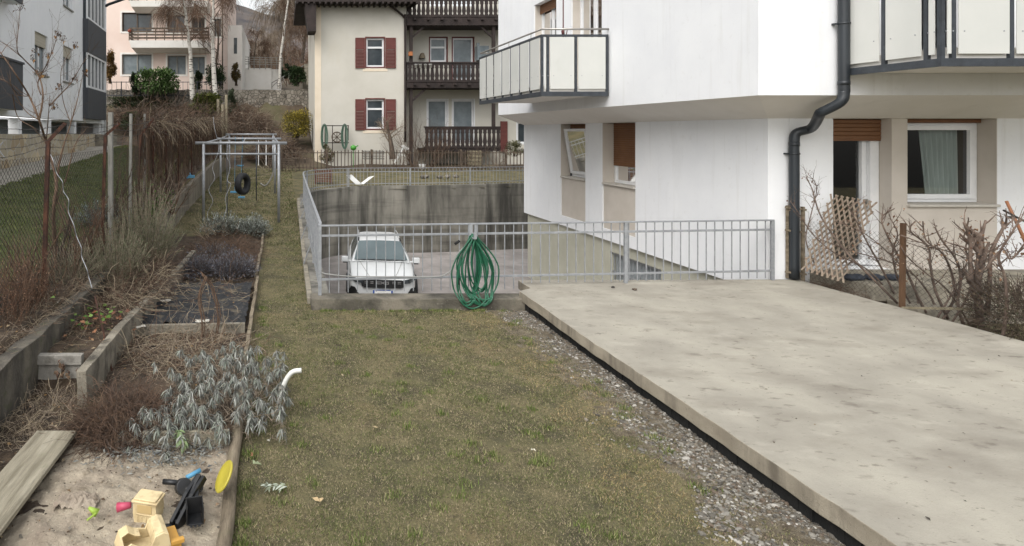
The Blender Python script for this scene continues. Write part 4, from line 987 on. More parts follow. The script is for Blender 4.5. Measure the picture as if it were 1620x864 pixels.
for k in range(260):
    y = 12.7 + 18*r2.random(); P = [Vector((XW(y)-.1 + r2.uniform(-.2, .25), y, vt(y) + r2.uniform(-.1, .08)))]; d = Vector((r2.uniform(-.2, .9), r2.uniform(-1, 1), .3))
    for i in range(6): d = (d + rv(r2, .35) + Vector((0,0,-.3))).normalized(); P.append(P[-1] + d*.13)
    mb.tube(P, .0035, 3, cap=False)
mb.build('vine_tendril', m_pale, vh)
for i, y in enumerate((13.4, 15.2, 17.4, 20.0, 23.0, 26.5)):
    mb = MB(); mb.beam((XW(y)-.02, y, ZT(y)-.1), (XW(y)-.04, y, vt(y)-.15), .05, .05, up=(0,1,0)); mb.build('post', m_rust, vh)
m_stake = mat('old_stake', ['6b6351', '8b826d'], 6, .95, stretch=(4,4,.5))
for (px, py0, px2, py2, D, c, lb) in ((345, 157, 346, 250, 30.0, 0, 'thin grey wooden stake at the far end of the dead vines'), (352, 165, 351, 250, 29.6, 1, 'yellowish wooden stake beside the grey stake at the end of the vines'), (358, 150, 357, 250, 29.8, 0, 'tallest grey wooden stake at the end of the dead vines'), (350, 190, 362, 215, 29.0, 2, 'light pole leaning across the end of the dead vines')):
    mb = MB(); mb.tube([W(px2, py2, D), W(px, py0, D)], .07 if c < 2 else .035, 7); tag(mb.build('stake', m_stake), lb, 'stake')

# ------------------------------------------------------------ metal play frame
pf = thing('play_frame', 'grey tubular metal play frame of three goal shaped bents on the far grass', 'play frame', (-1.2, 16.5, .14))
frames = ((322, 441, 309, 454, 226.5, 16.3), (349, 435, 343, 445, 219.6, 21.9), (363, 432, 357, 438, 212.7, 28.0))
FT = []
for i, (p0, p1, a0, a1, yt, D) in enumerate(frames):
    zt = ZZ(yt, D); gz = base(D) - .05
    mb = MB(); mb.tube([(XX(a0, D), D, zt), (XX(a1, D), D, zt)], .042, 10); mb.build('top_bar', m_galv, pf)
    for p in (p0, p1):
        mb = MB(); mb.tube([(XX(p, D), D, gz), (XX(p, D), D, zt-.02)], .04, 10); mb.build('post', m_galv, pf)
    if i == 0:
        mb = MB(); zc = ZZ(243.7, D); mb.tube([(XX(p0, D), D, zc), (XX(p1, D), D, zc)], .028, 8); mb.build('cross_bar', m_galv, pf)
    FT.append((XX(p0, D), XX(p1, D), D, zt))
for k in (0, 1):
    mb = MB(); mb.tube([(FT[0][k], FT[0][2], FT[0][3]+.0), (FT[1][k], FT[1][2], FT[1][3]), (FT[2][k], FT[2][2], FT[2][3])], .022, 8); mb.build('side_bar', m_galv, pf)
mb = MB(); xm = lambda D: XX(386, D); mb.tube([(XX(384, 16.3), 16.3, FT[0][3]), (XX(388, 21.9), 21.9, FT[1][3])], .02, 8); mb.build('side_bar', m_galv, pf)
m_tyre = mat('tyre_rubber', ['17181a', '232426'], 6, .75, .3, 30)
c = W(384, 291, 18.2); M3 = Matrix.Rotation(R(62), 3, 'Z') @ Matrix.Rotation(R(90), 3, 'X')
ty = thing('tyre_swing', 'black car tyre hanging on a rope from the play frame', 'swing', c)
mb = MB(); prof = [(.19, -.07), (.24, -.10), (.31, -.10), (.335, -.06), (.335, .06), (.31, .10), (.24, .10), (.19, .07), (.20, 0), (.19, -.07)]
mb.lathe(prof, c, 28, M3); mb.build('tyre', m_tyre, ty)
mb = MB(); mb.tube([(c.x, c.y, c.z+.3), (c.x, c.y, 2.3)], .009, 5); mb.build('rope', m_wire, ty)
for px in (409, 421):
    D = 21.9; cc = W(px, 267, D); rg = thing('gym_ring', 'pale wooden gymnastic ring on a strap, ' + ('left' if px == 409 else 'right') + ' one of the pair', 'ring', cc, 'gymnastic rings on the play frame')
    mb = MB(); mb.tube([(cc.x + .11*math.cos(a*math.pi/8), D, cc.z + .11*math.sin(a*math.pi/8)) for a in range(16)], .016, 6, closed=True); mb.build('ring', m_stake, rg)
    mb = MB(); mb.beam((cc.x, D, cc.z+.11), (cc.x, D, FT[1][3]), .03, .006, up=(0,1,0)); mb.build('strap', m_white, rg)
def swing(px, py, D, label, w=.3):
    c = W(px, py, D); s = thing('swing_seat', label, 'swing', c); mb = MB(); mb.smooth = True
    mb.prism([c + Vector((-w/2, -.08, .03)), c + Vector((-w/4, -.08, -.01)), c + Vector((w/4, -.08, -.01)), c + Vector((w/2, -.08, .03)), c + Vector((w/2, -.08, .05)), c + Vector((-w/2, -.08, .05))], (0, .16, 0)); mb.build('seat', m_blue, s)
    for k in (-1, 1): mb = MB(); mb.tube([c + Vector((k*w/2, 0, .04)), c + Vector((k*w/2, 0, 2.33-c.z))], .007, 4); mb.build('rope', m_wire, s)
swing(380, 263, 26, 'small blue swing seat hanging far back in the play frame')
c = W(371, 304, 20.5); mb = MB(); mb.box(c.x-.14, c.x+.14, c.y-.06, c.y+.06, c.z-.02, c.z+.03); mb.tube([c, c + Vector((.03, 0, 1.9))], .006, 4); mb.tube([c + Vector((.2,0,-.18)), c + Vector((.28, 0, 1.9))], .006, 4); mb.box(c.x+.13, c.x+.35, c.y-.06, c.y+.06, c.z-.2, c.z-.15)
tag(mb.build('rope_ladder', m_blue), 'blue runged rope ladder hanging behind the tyre', 'ladder')
mb = MB(); a = W(392, 284, 24); b = W(434, 273, 24); mb.beam(a, b, .06, .03); mb.tube([W(349, 291, 22), W(392, 288, 22)], .018, 5)
tag(mb.build('ground_rail', m_stake), 'pale slanting strap stretched low across the play frame', 'strap')
mb = MB(); mb.tube(catmull([W(412, 290, 23), W(419, 294, 23), W(426, 287, 23), W(433, 272, 23), W(434, 262, 23)], 5), .035, 6); tag(mb.build('hammock', m_postconc), 'rolled grey hammock hanging at the right post of the play frame', 'hammock')
mb = MB(); mb.tube([W(405.5, 226, 20), W(405.5, 322, 20)], .02, 6); tag(mb.build('pole', m_anth), 'thin dark vertical pole standing right of the tyre', 'pole')
mb = MB(); mb.tube([W(359, 226, 17), W(359.5, 345, 16)], .014, 6); tag(mb.build('pole', m_anth), 'thin dark vertical pole standing left of the tyre', 'pole')
mb = MB(); mb.tube([W(318, 301, 19), W(322, 305, 19)], .05, 8); c = W(303, 280, 17.5); 
mb = MB(); mb.box(c.x-.09, c.x+.09, c.y-.05, c.y+.05, c.z-.03, c.z+.05); mb.box(c.x-.14, c.x-.09, c.y-.03, c.y+.03, c.z-.05, c.z+.01); mb.tube([c, c + Vector((-.05,0,.12))], .02, 6); tag(mb.build('toy_scoop', m_blue, bev=.01), 'bright blue plastic scoop lying on the wall under the dead vines', 'toy')
m_spiral = mat('spiral_steel', ['85878a', '9b9da0'], 9, .4, metal=.5)
def spiral(pts, D0, D1, label, r=.0055):
    n = len(pts); P = [W(x, y, D0 + (D1-D0)*i/(n-1)) for i, (x, y) in enumerate(pts)]
    for i, p in enumerate(P): p.y += .03*(-1)**i
    mb = MB(); mb.tube(catmull(P, 6), r, 6); tag(mb.build('spiral_stake', m_spiral), label, 'plant stake', 'spiral plant stakes')
spiral([(76, 240), (86, 255), (88, 274), (100, 287), (99, 303), (110, 316), (107, 336), (118, 355), (120, 375), (130, 391), (128, 407), (139, 426), (139, 439), (147, 455)], 7.6, 7.1, 'grey spiral stake leaning beside the nearest rusty fence post')
spiral([(337, 185), (340, 205), (346, 230), (344, 245), (336, 265), (340, 282), (330, 300), (337, 318), (328, 338), (333, 360)], 15.5, 14.6, 'grey spiral stake at the left leg of the play frame')
spiral([(362, 215), (359, 245), (364, 262), (360, 285), (365, 292), (357, 312), (358, 330), (353, 350), (352, 372)], 15.5, 14.4, 'grey spiral stake between the frame leg and the tyre')
spiral([(3, 225), (0, 235), (6, 250)], 7.5, 7.4, 'short end of a spiral stake at the far left edge')
# ------------------------------------------------------------ garden plants
def woody(mb, r_, base_, tip, r, n=5, wob=.06):
    P = []
    for i in range(n+1):
        t = i/n; p = Vector(base_).lerp(Vector(tip), t); p += rv(r_, wob)*math.sin(math.pi*t); P.append(p)
    mb.tube(P, [r*(1-.6*i/n) for i in range(n+1)], 4 if r > .004 else 3, cap=False)
def sage(name, label, heads, leafL, cols, seed, nleaf=(13, 20), droop=.75, basez=.03, spread=.25, green=()):
    r_ = random.Random(seed); st = MB(); L = Leaves(); c0 = sum((Vector(h) for h in heads), Vector())/len(heads)
    t = thing(name, label, 'shrub', (c0.x, c0.y, basez))
    for i, h in enumerate(heads):
        h = Vector(h); b = Vector((lerp(h.x, c0.x, .35) + r_.uniform(-spread, spread), lerp(h.y, c0.y, .3) + r_.uniform(-.1, .25), basez))
        woody(st, r_, b, h, r_.uniform(.003, .006)); cs = cols if i not in green else ['6f8058', '7f8f68', '8b9a78']
        for k in range(r_.randint(*nleaf)):
            a = r_.uniform(0, 6.283); up = r_.uniform(-1.9, .1); d = Vector((math.cos(a), math.sin(a), up)).normalized(); s = r_.uniform(.6, 1.15)
            L.leaf6(h + Vector((0, 0, r_.uniform(-.035, .02))), d, leafL*s, leafL*.105*s*(2.4 if i in green else 1), r_.choice(cs), droop if i not in green else .35, r_)
        if r_.random() < .5:
            for k in range(5): woody(st, r_, h - Vector((0,0,.1)), h + rv(r_, .09) - Vector((0,0,.12)), .0018, 3)
    st.build('stem', m_twig3 if 'silver' in label else m_twig, t); L.build('foliage', t); return t
SG = ['787974', '888983', '686964', '9a9b94', '565652', '80857a', '70766c']
r3 = random.Random(8); hd = []
def inell(x, y):  # silver sage footprint in photo pixels
    return ((x-345)/100)**2 + ((y-640)/70)**2 < 1
cand = [(286, 560, 5.9), (300, 575, 5.8), (330, 570, 5.9), (352, 575, 5.8), (372, 560, 6.0), (398, 572, 5.9), (425, 600, 5.7), (440, 590, 5.8), (450, 615, 5.6), (270, 590, 5.6), (245, 580, 5.8), (205, 668, 5.0), (228, 650, 5.1), (235, 690, 4.9), (197, 690, 4.95), (216, 725, 4.75), (262, 660, 5.1), (290, 665, 5.0), (318, 668, 4.95), (345, 685, 4.85), (362, 690, 4.9), (330, 700, 4.8), (262, 725, 4.7), (203, 715, 4.8), (352, 690, 4.8), (300, 640, 5.2), (322, 610, 5.5), (292, 610, 5.5), (265, 625, 5.4), (385, 630, 5.4), (410, 640, 5.35), (430, 650, 5.3), (455, 635, 5.5), (405, 605, 5.6), (365, 600, 5.7), (345, 630, 5.3), (375, 660, 5.1), (400, 670, 5.15), (290, 700, 4.8), (283, 690, 4.82)]
for (x, y, D) in cand: hd.append(W(x, y-6, D))
for k in range(150):
    D = r3.uniform(4.95, 6.3); X = r3.uniform(-1.05, .02); hd.append(Vector((X, D, .12 + .36*r3.random()*(1 - .5*abs((X+.5)/.6)))))
for k in range(34): hd.append(Vector((r3.uniform(-1.28, -.5), r3.uniform(4.72, 5.1), r3.uniform(.12, .34))))
sage('sage_bush', 'large silver grey sage bush with drooping frosted leaves beside the grass', hd, .084, SG, 31, nleaf=(30, 42), green=(38, 39))
# withered leaves under the sage
L = Leaves()
for k in range(900):
    x = rng.gauss(-.95, .3); y = rng.gauss(4.85, .17)
    if x > -.45 or x < -1.6: continue
    a = rng.uniform(0, 6.28); L.leaf6((x, y, max(H(x, y), SZ(x, y)) + .015 + rng.uniform(0, .02)), (math.cos(a), math.sin(a), .1), rng.uniform(.03, .06), .011, rng.choice(SG[:3] + ['5a5c5c', '6f6a60']), .15)
tag(L.build('withered_leaves', loc=(0,0,0)), kind='stuff')
# dry brown mound
def fibre_mound(name, label, c, rad, hgt, N, mats, seed, L=(.15, .4), r=(.001, .0022), cat='shrub'):
    r_ = random.Random(seed); t = thing(name, label, cat, c); mbs = [MB() for _ in mats]
    for k in range(N):
        a = r_.uniform(0, 6.28); q = math.sqrt(r_.random()); x = c[0] + rad[0]*q*math.cos(a); y = c[1] + rad[1]*q*math.sin(a); z = c[2] + hgt*(1-q*q)*r_.uniform(.1, 1)
        d = Vector((math.cos(a)*.3, math.sin(a)*.3, r_.uniform(-.2, .4))) + rv(r_, .9); P = [Vector((x, y, z))]; Ln = r_.uniform(*L)
        for i in range(4): d = (d + rv(r_, .55) + Vector((0,0,-.15))).normalized(); P.append(P[-1] + d*Ln/4); P[-1].z = max(P[-1].z, c[2]+.005)
        mbs[k % len(mats)].tube(P, r_.uniform(*r), 3, cap=False)
    for m_, m in zip(mbs, mats): m_.build('dry_twigs', m, t)
    return t
m_redbrown = mat('red_brown_twig', ['4a372d', '64503f'], 9, .95)
fibre_mound('dry_thyme', 'low mound of matted dry brown twigs between the plank and the silver sage', (-1.38, 5.25, .03), (.36, .42), .26, 2600, [m_redbrown, m_twig, m_twig2], 4)
fibre_mound('dry_stalks', 'flattened straw coloured stalks on the soil between the board and the silver sage', (-1.15, 6.9, .04), (.75, .65), .10, 700, [m_pale, m_twig3, m_twig2], 5, (.2, .55), (.0015, .003))
fibre_mound('dry_grass', 'dry matted grass in the corner left of the plank', (-2.2, 5.35, .02), (.42, .5), .07, 600, [m_pale, m_twig3], 6, (.1, .35))
fibre_mound('dead_bramble', 'dead brown stems sprawling on the wall top beneath the rosemary', (-2.15, 8.9, .3), (.40, 1.5), .26, 1500, [m_redbrown, m_twig, m_pale], 9, (.2, .6), (.0015, .0035))
fibre_mound('dead_bramble', 'tangle of dry stems on the far bed in front of the play frame', (-1.25, 12.4, .05), (.7, 1.7), .22, 1100, [m_redbrown, m_twig, m_twig2], 19, (.2, .6), (.002, .004))
# lavender
def spiky(name, label, c, rad, hgt, N, cols, seed, leafL=.05, stemcol=None, cat='shrub', w=.12, up=1.0, nl=12, lay=.6):
    r_ = random.Random(seed); t = thing(name, label, cat, c); st = MB(); L = Leaves()
    for k in range(N):
        a = r_.uniform(0, 6.28); q = math.sqrt(r_.random()); b = Vector((c[0] + rad[0]*q*.5*math.cos(a), c[1] + rad[1]*q*.5*math.sin(a), c[2]))
        h = hgt*(1-.55*q*q)*r_.uniform(.45, 1.1); tip = b + Vector((rad[0]*q*lay*math.cos(a), rad[1]*q*lay*math.sin(a), h)) + rv(r_, .04)
        P = [b.lerp(tip, i/4) + rv(r_, .025)*math.sin(math.pi*i/4) for i in range(5)]
        st.tube(P, .0022, 3, cap=False)
        for j in range(nl):
            f = r_.uniform(.3, 1.0); i = min(3, int(f*4)); p = P[i].lerp(P[i+1], f*4-i); d = (tip-b).normalized()*up + rv(r_, .75)
            L.leaf(p, d, leafL*r_.uniform(.6, 1.2), leafL*w, r_.choice(cols), .2, r_=r_)
    st.build('stem', stemcol or m_twig, t); L.build('foliage', t); return t
LV = ['55555c', '63636a', '707078', '484850', '5c6060']
spiky('lavender', 'dark grey lavender clump at the right behind the weed fabric', (-.85, 10.6, .05), (.42, .6), .42, 330, LV, 41, .06, w=.14)
spiky('lavender', 'dark lavender clump on the left behind the weed fabric', (-1.45, 10.7, .05), (.42, .6), .36, 260, LV, 42, .06, w=.14)
spiky('lavender', 'ashen lavender clump farther back among dry stalks', (-1.35, 11.9, .05), (.5, .5), .36, 180, LV + ['7a766e'], 43, .06, w=.14)
SG2 = ['7d837c', '8f958e', '6b7068', '9da39b', '5d6256']
spiky('sage_bush', 'upright grey green sage clump below the left leg of the play frame', (-1.45, 14.6, .1), (.62, .5), .52, 260, SG2, 44, .085, w=.22, nl=11)
spiky('sage_bush', 'upright grey green sage clump below the right leg of the play frame', (-.72, 14.5, .1), (.42, .5), .50, 190, SG2, 45, .085, w=.22, nl=11)
RO = ['5d6548', '6b7256', '7b7f66', '4d553b', '868970']
spiky('rosemary', 'tall upright grey green rosemary bush in front of the dead vines', (-2.40, 10.3, .3), (.66, .9), 1.38, 460, RO, 46, .055, m_twig3, w=.11, up=1.8, nl=34, lay=.6)
spiky('rosemary', 'lower rosemary bush nearer the viewer at the foot of the grey posts', (-2.50, 8.9, .35), (.52, .65), .92, 270, RO, 47, .05, m_twig3, w=.11, up=1.6, nl=28, lay=.65)
spiky('rosemary', 'dull rosemary bush on the wall top between the two rusty posts', (-2.95, 8.3, .55), (.38, .6), .52, 230, RO, 48, .04, m_twig3, w=.1, up=1.2, nl=18, lay=.8)
spiky('lavender', 'pale blue grey shrub behind the fence left of the grey posts', (-3.5, 11.5, .8), (.45, .5), .55, 160, ['7d8a86', '8f9b97', '69756f'], 49, .07, w=.2, nl=10)
fibre_mound('hanging_grass', 'dry grass hanging over the top of the mossy old wall', (-2.72, 6.9, .52), (.16, 1.5), .12, 900, [m_pale, m_twig2, m_twig3], 91, (.12, .32))
fibre_mound('dry_stalks', 'broken dry stems scattered over the small upper bed', (-2.3, 7.6, .3), (.25, 1.2), .10, 500, [m_twig2, m_redbrown, m_pale], 92, (.1, .35))
fibre_mound('dry_stalks', 'thin dry stalks lying across the black weed fabric', (-1.15, 8.8, .18), (.6, .9), .06, 130, [m_pale, m_twig2], 93, (.15, .5), (.0015, .003))
# reddish dead perennials at the left edge
def stalks(name, label, c, rad, h, N, seed, m, bits, cat='plant'):
    r_ = random.Random(seed); t = thing(name, label, cat, c); st = MB(); L = Leaves()
    for k in range(N):
        b = Vector((c[0] + r_.uniform(-rad[0], rad[0]), c[1] + r_.uniform(-rad[1], rad[1]), c[2])); Ht = h*r_.uniform(.4, 1.1)
        tip = b + Vector((r_.uniform(-.15, .15), r_.uniform(-.15, .15), Ht)); P = [b.lerp(tip, i/4) + rv(r_, .02) for i in range(5)]; st.tube(P, r_.uniform(.0015, .003), 3, cap=False)
        for j in range(14): f = r_.uniform(.25, 1); i = min(3, int(f*4)); p = P[i].lerp(P[i+1], f*4-i); L.leaf(p, rv(r_, 1), r_.uniform(.01, .03), .012, r_.choice(bits), .4, r_=r_)
    st.build('stem', m, t); L.build('seed_heads', t); return t
stalks('dead_perennial', 'dense reddish brown dead perennials at the left edge under the chain link', (-3.0, 6.7, .55), (.3, .55), .62, 330, 51, m_redbrown, ['5a4030', '6b4c38', '4a352a', '7d6350'])
stalks('dead_perennial', 'brown dead stalks along the fence between the rusty posts', (-3.15, 9.2, .6), (.3, 1.1), .5, 220, 52, m_redbrown, ['5a4030', '6b5540', '4a352a', '7d6350'])
stalks('dead_perennial', 'dead brown stalks by the fence at the foot of the third rusty post', (-3.3, 12.0, .7), (.35, 1.2), .65, 200, 53, m_twig2, ['5a4a36', '6b5540', '4a3b2a', '7d6e58'])
# strawberry / ivy patch
L = Leaves(); st = MB(); tt2 = thing('strawberry_plant', 'green and reddish leaves of a low plant on the small upper bed', 'plant', (-2.35, 7.2, .3))
for k in range(95):
    x = rng.gauss(-2.28, .17); y = rng.gauss(7.15, .22); z = H(x, y) + rng.uniform(.03, .16); a = rng.uniform(0, 6.28); L.leaf((x, y, z), (math.cos(a), math.sin(a), rng.uniform(-.2, .5)), rng.uniform(.05, .09), rng.uniform(.04, .065), rng.choice(['4f6a2c', '5f7a38', '6f8a48', '3f5a26', '7a4a34', '8a6248', '6a4a3c']), .4)
    if k % 3 == 0: st.tube([(x, y, z), (x + rng.uniform(-.05, .05), y, H(x, y))], .0015, 3, cap=False)
for k in range(45):
    q = W(rng.gauss(150, 10), rng.gauss(548, 10), 6.75); L.leaf(q, (rng.uniform(-1, 1), rng.uniform(-1, 1), -.5), rng.uniform(.05, .08), .045, rng.choice(['7a5a44', '8a6a50', '6a5040', '96785c']), .5)
st.build('stem', m_twig2, tt2); L.build('foliage', tt2)
L = Leaves()
for k in range(26): q = W(rng.gauss(98, 8), rng.gauss(585, 9), 6.0); L.leaf(q, (rng.uniform(-1, 1), -.5, -.9), rng.uniform(.04, .07), .04, rng.choice(['5a463a', '6a5446', '4a3b30', '7a6450']), .5)
tag(L.build('dead_leaves'), 'dead brown leaves hanging over the grey concrete bed board', 'leaves')
mb = MB(); mb.tube([W(150, 468, 6.75), W(167, 540, 6.6), W(181, 605, 6.35)], .011, 6); tag(mb.build('rusty_rod', m_rust), 'dark rusty rod leaning against the raised bed wall', 'rod')
for (pts, D, lb) in (([(318, 565), (322, 510), (316, 470), (326, 440)], 7.35, 'twisted dead climbing stem standing in front of the weed fabric'), ([(342, 545), (346, 500), (340, 470), (334, 450), (320, 432)], 7.45, 'second twisted dead stem, right of the first, before the weed fabric')):
    mb = MB(); P = [W(x, y, D) for x, y in pts]
    for k in range(3): mb.tube(catmull([p + rv(rng, .025) for p in P], 4), .007, 5)
    for k in range(9): i = rng.randrange(len(P)); grow(mb, rng, P[i], rv(rng, 1), .16, .0025, 1, 2, 4)
    tag(mb.build('climbing_plant', m_twig2), lb, 'plant')
mb = MB()
for k in range(16):
    q = W(rng.uniform(318, 345), 365 + rng.uniform(0, 15), 12.2); grow(mb, rng, q, (rng.uniform(-.6, .6), rng.uniform(-.3, .3), .5), .45, .006, 1, 2, 6, .4, -.16)
tag(mb.build('dead_bramble', m_pale), 'pale arching dry stems below the grey spiral stake', 'stems')
# bare sapling with dead seed heads in front of the left building
sp = thing('bare_sapling', 'leafless shrub with dead seed heads rising behind the chain link at far left', 'tree', W(90, 440, 8.3)); mb = MB(); DD_ = 8.3
SS = [([(90, 440), (86, 380), (85, 330), (89, 285), (73, 226), (62, 190), (46, 152), (25, 118), (2, 85), (-10, 70)], .030, .006), ([(73, 226), (76, 190), (79, 150)], .010, .003), ([(62, 190), (68, 150), (60, 118), (36, 92), (27, 78), (29, 45), (32, 12)], .014, .003),
      ([(65, 150), (60, 130), (75, 100), (85, 75), (92, 50)], .010, .003), ([(89, 285), (98, 240), (112, 195), (122, 160), (131, 118)], .015, .003), ([(78, 168), (95, 150), (112, 132), (124, 112), (136, 92)], .010, .003),
      ([(46, 152), (30, 150), (12, 130), (-5, 122)], .008, .003), ([(62, 190), (40, 175), (20, 140), (10, 110)], .008, .002), ([(112, 195), (100, 160), (96, 120), (103, 95), (120, 72)], .007, .002), ([(85, 330), (105, 280), (118, 230), (140, 200)], .010, .003), ([(36, 92), (15, 75), (0, 65)], .007, .002), ([(60, 118), (72, 112), (78, 95)], .005, .002), ([(20, 150), (28, 185), (50, 200), (66, 210)], .008, .003)]
tipz = []
for P, r0, r1 in SS:
    Q = catmull([W(x, y, DD_ + .25*math.sin(x*.09+y*.03)) for x, y in P], 4); n = len(Q); mb.tube(Q, [r0 + (r1-r0)*i/(n-1) for i in range(n)], 6, cap=False)
    for k in range(n//2): i = rng.randrange(1, n-1); t_ = (Q[i+1]-Q[i]).normalized(); grow(mb, rng, Q[i], t_ + rv(rng, .8) + Vector((0,0,.25)), rng.uniform(.18, .5), max(.0025, r1), 1, 2, 4, .25, .06)
mb.build('branch', m_twig2, sp); L = Leaves(); st = MB()
for (x, y) in ((32, 12), (92, 52), (56, 78), (76, 88), (120, 70), (118, 122), (134, 114), (93, 136), (70, 118), (100, 60), (60, 112), (86, 168), (52, 92)):
    c = W(x, y, DD_ + .25*math.sin(x*.09+y*.03))
    for k in range(14): p = c + rv(rng, .045); st.tube([c - Vector((0,0,.05)), p], .0014, 3, cap=False); L.leaf(p, rv(rng, 1), .025, .018, rng.choice(['3a302a', '4a3c32', '6a5236', '5a4a44']), .5)
    for k in range(3): L.leaf(c + rv(rng, .05), rv(rng, 1) + Vector((0,0,-.8)), .07, .035, rng.choice(['8a6a3c', '7a5a3a', '6a5444']), .6)
st.build('twig', m_twig, sp); L.build('seed_heads', sp)
# smaller bare shrubs behind the fence
def bare_shrub(px, py, D, h, label, seed, m=m_twig, n=6, kids=4, lev=2, spreadf=.5, grav=.03, r=.016, name='bare_shrub', cat='shrub', gz=None):
    r_ = random.Random(seed); b = W(px, py, D)
    if gz is not None: b.z = gz
    mb = MB()
    for k in range(n): a = r_.uniform(0, 6.28); grow(mb, r_, b + Vector((r_.uniform(-.06, .06), r_.uniform(-.06, .06), 0)), Vector((math.cos(a)*spreadf, math.sin(a)*spreadf, 1)), h*r_.uniform(.7, 1.1), r, lev, kids, 7, .22, grav, .6, .5)
    o = mb.build(name, m, loc=b); return tag(o, label, cat)
bare_shrub(165, 375, 10.8, 1.35, 'dark bare branching shrub behind the grey concrete post', 61, m_twig, 6)
bare_shrub(200, 340, 12.2, 1.2, 'small leafless shrub on the neighbour lawn next to the vines', 62, m_twig2, 5)
bare_shrub(130, 420, 9.0, 1.1, 'bare twiggy shoots between the two nearest rusty posts', 64, m_twig2, 8, 5, gz=.6)
bare_shrub(40, 440, 7.6, .8, 'bare twigs under the chain link at the left edge', 65, m_twig2, 8, 5, gz=.6)
bare_shrub(245, 330, 12.8, 1.3, 'grey bare twigs rising in front of the dead vines', 66, m_twig3, 9, 5, gz=.5)
bare_shrub(275, 320, 14.5, 1.1, 'brown bare twigs before the dead vines near the play frame', 67, m_twig2, 8, 5, gz=.6)
bare_shrub(92, 415, 8.6, .9, 'thin leafless shoots at the foot of the bare sapling', 63, m_twig, 7)
# ivy on the far wall
L = Leaves()
for k in range(420): y = rng.gauss(13.6, .9); x = XW(y) + rng.gauss(.06, .1); L.leaf((x, y, rng.gauss(.95, .17)), rv(rng, 1), .06, .05, rng.choice(['3d5224', '4a6030', '5c6f3c', '2f4020']), .3)
tag(L.build('ivy'), kind='stuff')
# ------------------------------------------------------------ left white building
m_slat = mat('dark_slat', ['3a3c40', '4b4d51'], 3, .7, .5, 20, stretch=(10, 10, .2))
m_fglass = mat('far_glass', ['2c3236', '3d4448'], 2, .08)
m_fglass2 = mat('bright_far_glass', ['6d767a', '838b8e'], 2, .12)
m_blind = mat('blind', ['a39c8c', 'b3ac9c'], 3, .8, .4, 40, stretch=(.2,.2,6))
lb = thing('apartment_block', 'white apartment block with dark slatted balconies at the far left', 'house', (-8.4, 20, 1.8))
d_ = Vector((-.0758, 1, 0)).normalized(); n_ = Vector((d_.y, -d_.x, 0)); P0 = Vector((XF(6), 6, 0)); P1 = Vector((XF(29), 29, 0))
uD = lambda D: (Vector((XF(D), D, 0)) - P0).length
def LBP(D, z, o=0): p = Vector((XF(D), D, 0)) + n_*o; return (p.x, p.y, z)
wins = [(19.3, 20.6, 4.5, 5.85), (22.46, 23.67, 4.5, 5.85), (22.46, 23.67, 7.35, 8.75), (19.3, 20.6, 7.35, 8.75), (13.5, 15.5, 4.0, 6.0)]
bay = (25.3, 28.8)
mb = MB(); mb.wall((P0.x, P0.y), (P1.x, P1.y), 3.05, 11, .4, (n_.x, n_.y), [(uD(a), uD(b), z0, z1) for a, b, z0, z1 in wins])
q = P1; mb.box(q.x-10, q.x-.01, 29.002, 29.3, 1.5, 11); mb.box(-18, q.x+.1, 6, 29, 2.98, 3.045)
mb.build('wall', m_plaster, lb)
mb = MB()
for a, b, z0, z1 in wins: mb.prism([LBP(a, z0, -.3), LBP(b, z0, -.3), LBP(b, z1, -.3), LBP(a, z1, -.3)], n_*-.02)
mb.build('dark_back', m_dark, lb)
for a, b, z0, z1 in wins[:4]:
    mb = MB(); m_ = (a+b)/2
    for (p, q2, c, e) in ((a, a+.08, z0, z1), (b-.08, b, z0, z1), (m_-.05, m_+.05, z0, z1), (a+.08, b-.08, z0, z0+.08)): mb.prism([LBP(p, c, -.14), LBP(q2, c, -.14), LBP(q2, e, -.14), LBP(p, e, -.14)], n_*.05)
    w_ = mb.build('window', m_whiteframe, lb)
    mb = MB(); mb.prism([LBP(a, z0, -.16), LBP(b, z0, -.16), LBP(b, z1, -.16), LBP(a, z1, -.16)], n_*.01); mb.build('pane', m_fglass2, w_)
    mb = MB(); mb.prism([LBP(a+.02, z1-.42, -.08), LBP(b-.02, z1-.42, -.08), LBP(b-.02, z1, -.08), LBP(a+.02, z1, -.08)], n_*.02); mb.build('blind', m_blind, w_)
    mb = MB(); mb.prism([LBP(a-.05, z0-.05, -.1), LBP(b+.05, z0-.05, -.1), LBP(b+.05, z0, -.1), LBP(a-.05, z0, -.1)], n_*.16); mb.build('sill', m_postconc, w_)
# glazed bay
for z0, z1, kind in ((3.15, 4.46, 's'), (4.46, 5.96, 'g'), (5.96, 7.37, 's'), (7.37, 8.95, 'g')):
    a, b = bay
    if kind == 's':
        mb = MB(); mb.prism([LBP(a, z0, .003), LBP(b, z0, .003), LBP(b, z1, .003), LBP(a, z1, .003)], n_*.22); mb.build('slat_panel', m_slat, lb)
    else:
        mb = MB(); mb.prism([LBP(a+.05, z0+.002, .003), LBP(b-.05, z0+.002, .003), LBP(b-.05, z1-.002, .003), LBP(a+.05, z1-.002, .003)], n_*.12); g_ = mb.build('bay_window', m_fglass, lb)
        mb = MB()
        for k in range(6): c = a + .05 + (b-a-.2)*k/5; mb.prism([LBP(c, z0+.01, .125), LBP(c+.1, z0+.01, .125), LBP(c+.1, z1-.01, .125), LBP(c, z1-.01, .125)], n_*.06)
        mb.prism([LBP(a+.05, z0+.01, .19), LBP(b-.05, z0+.01, .19), LBP(b-.05, z0+.1, .19), LBP(a+.05, z0+.1, .19)], n_*.01); mb.prism([LBP(a+.05, z1-.1, .19), LBP(b-.05, z1-.1, .19), LBP(b-.05, z1-.01, .19), LBP(a+.05, z1-.01, .19)], n_*.01)
        mb.build('frame', m_whiteframe, g_)
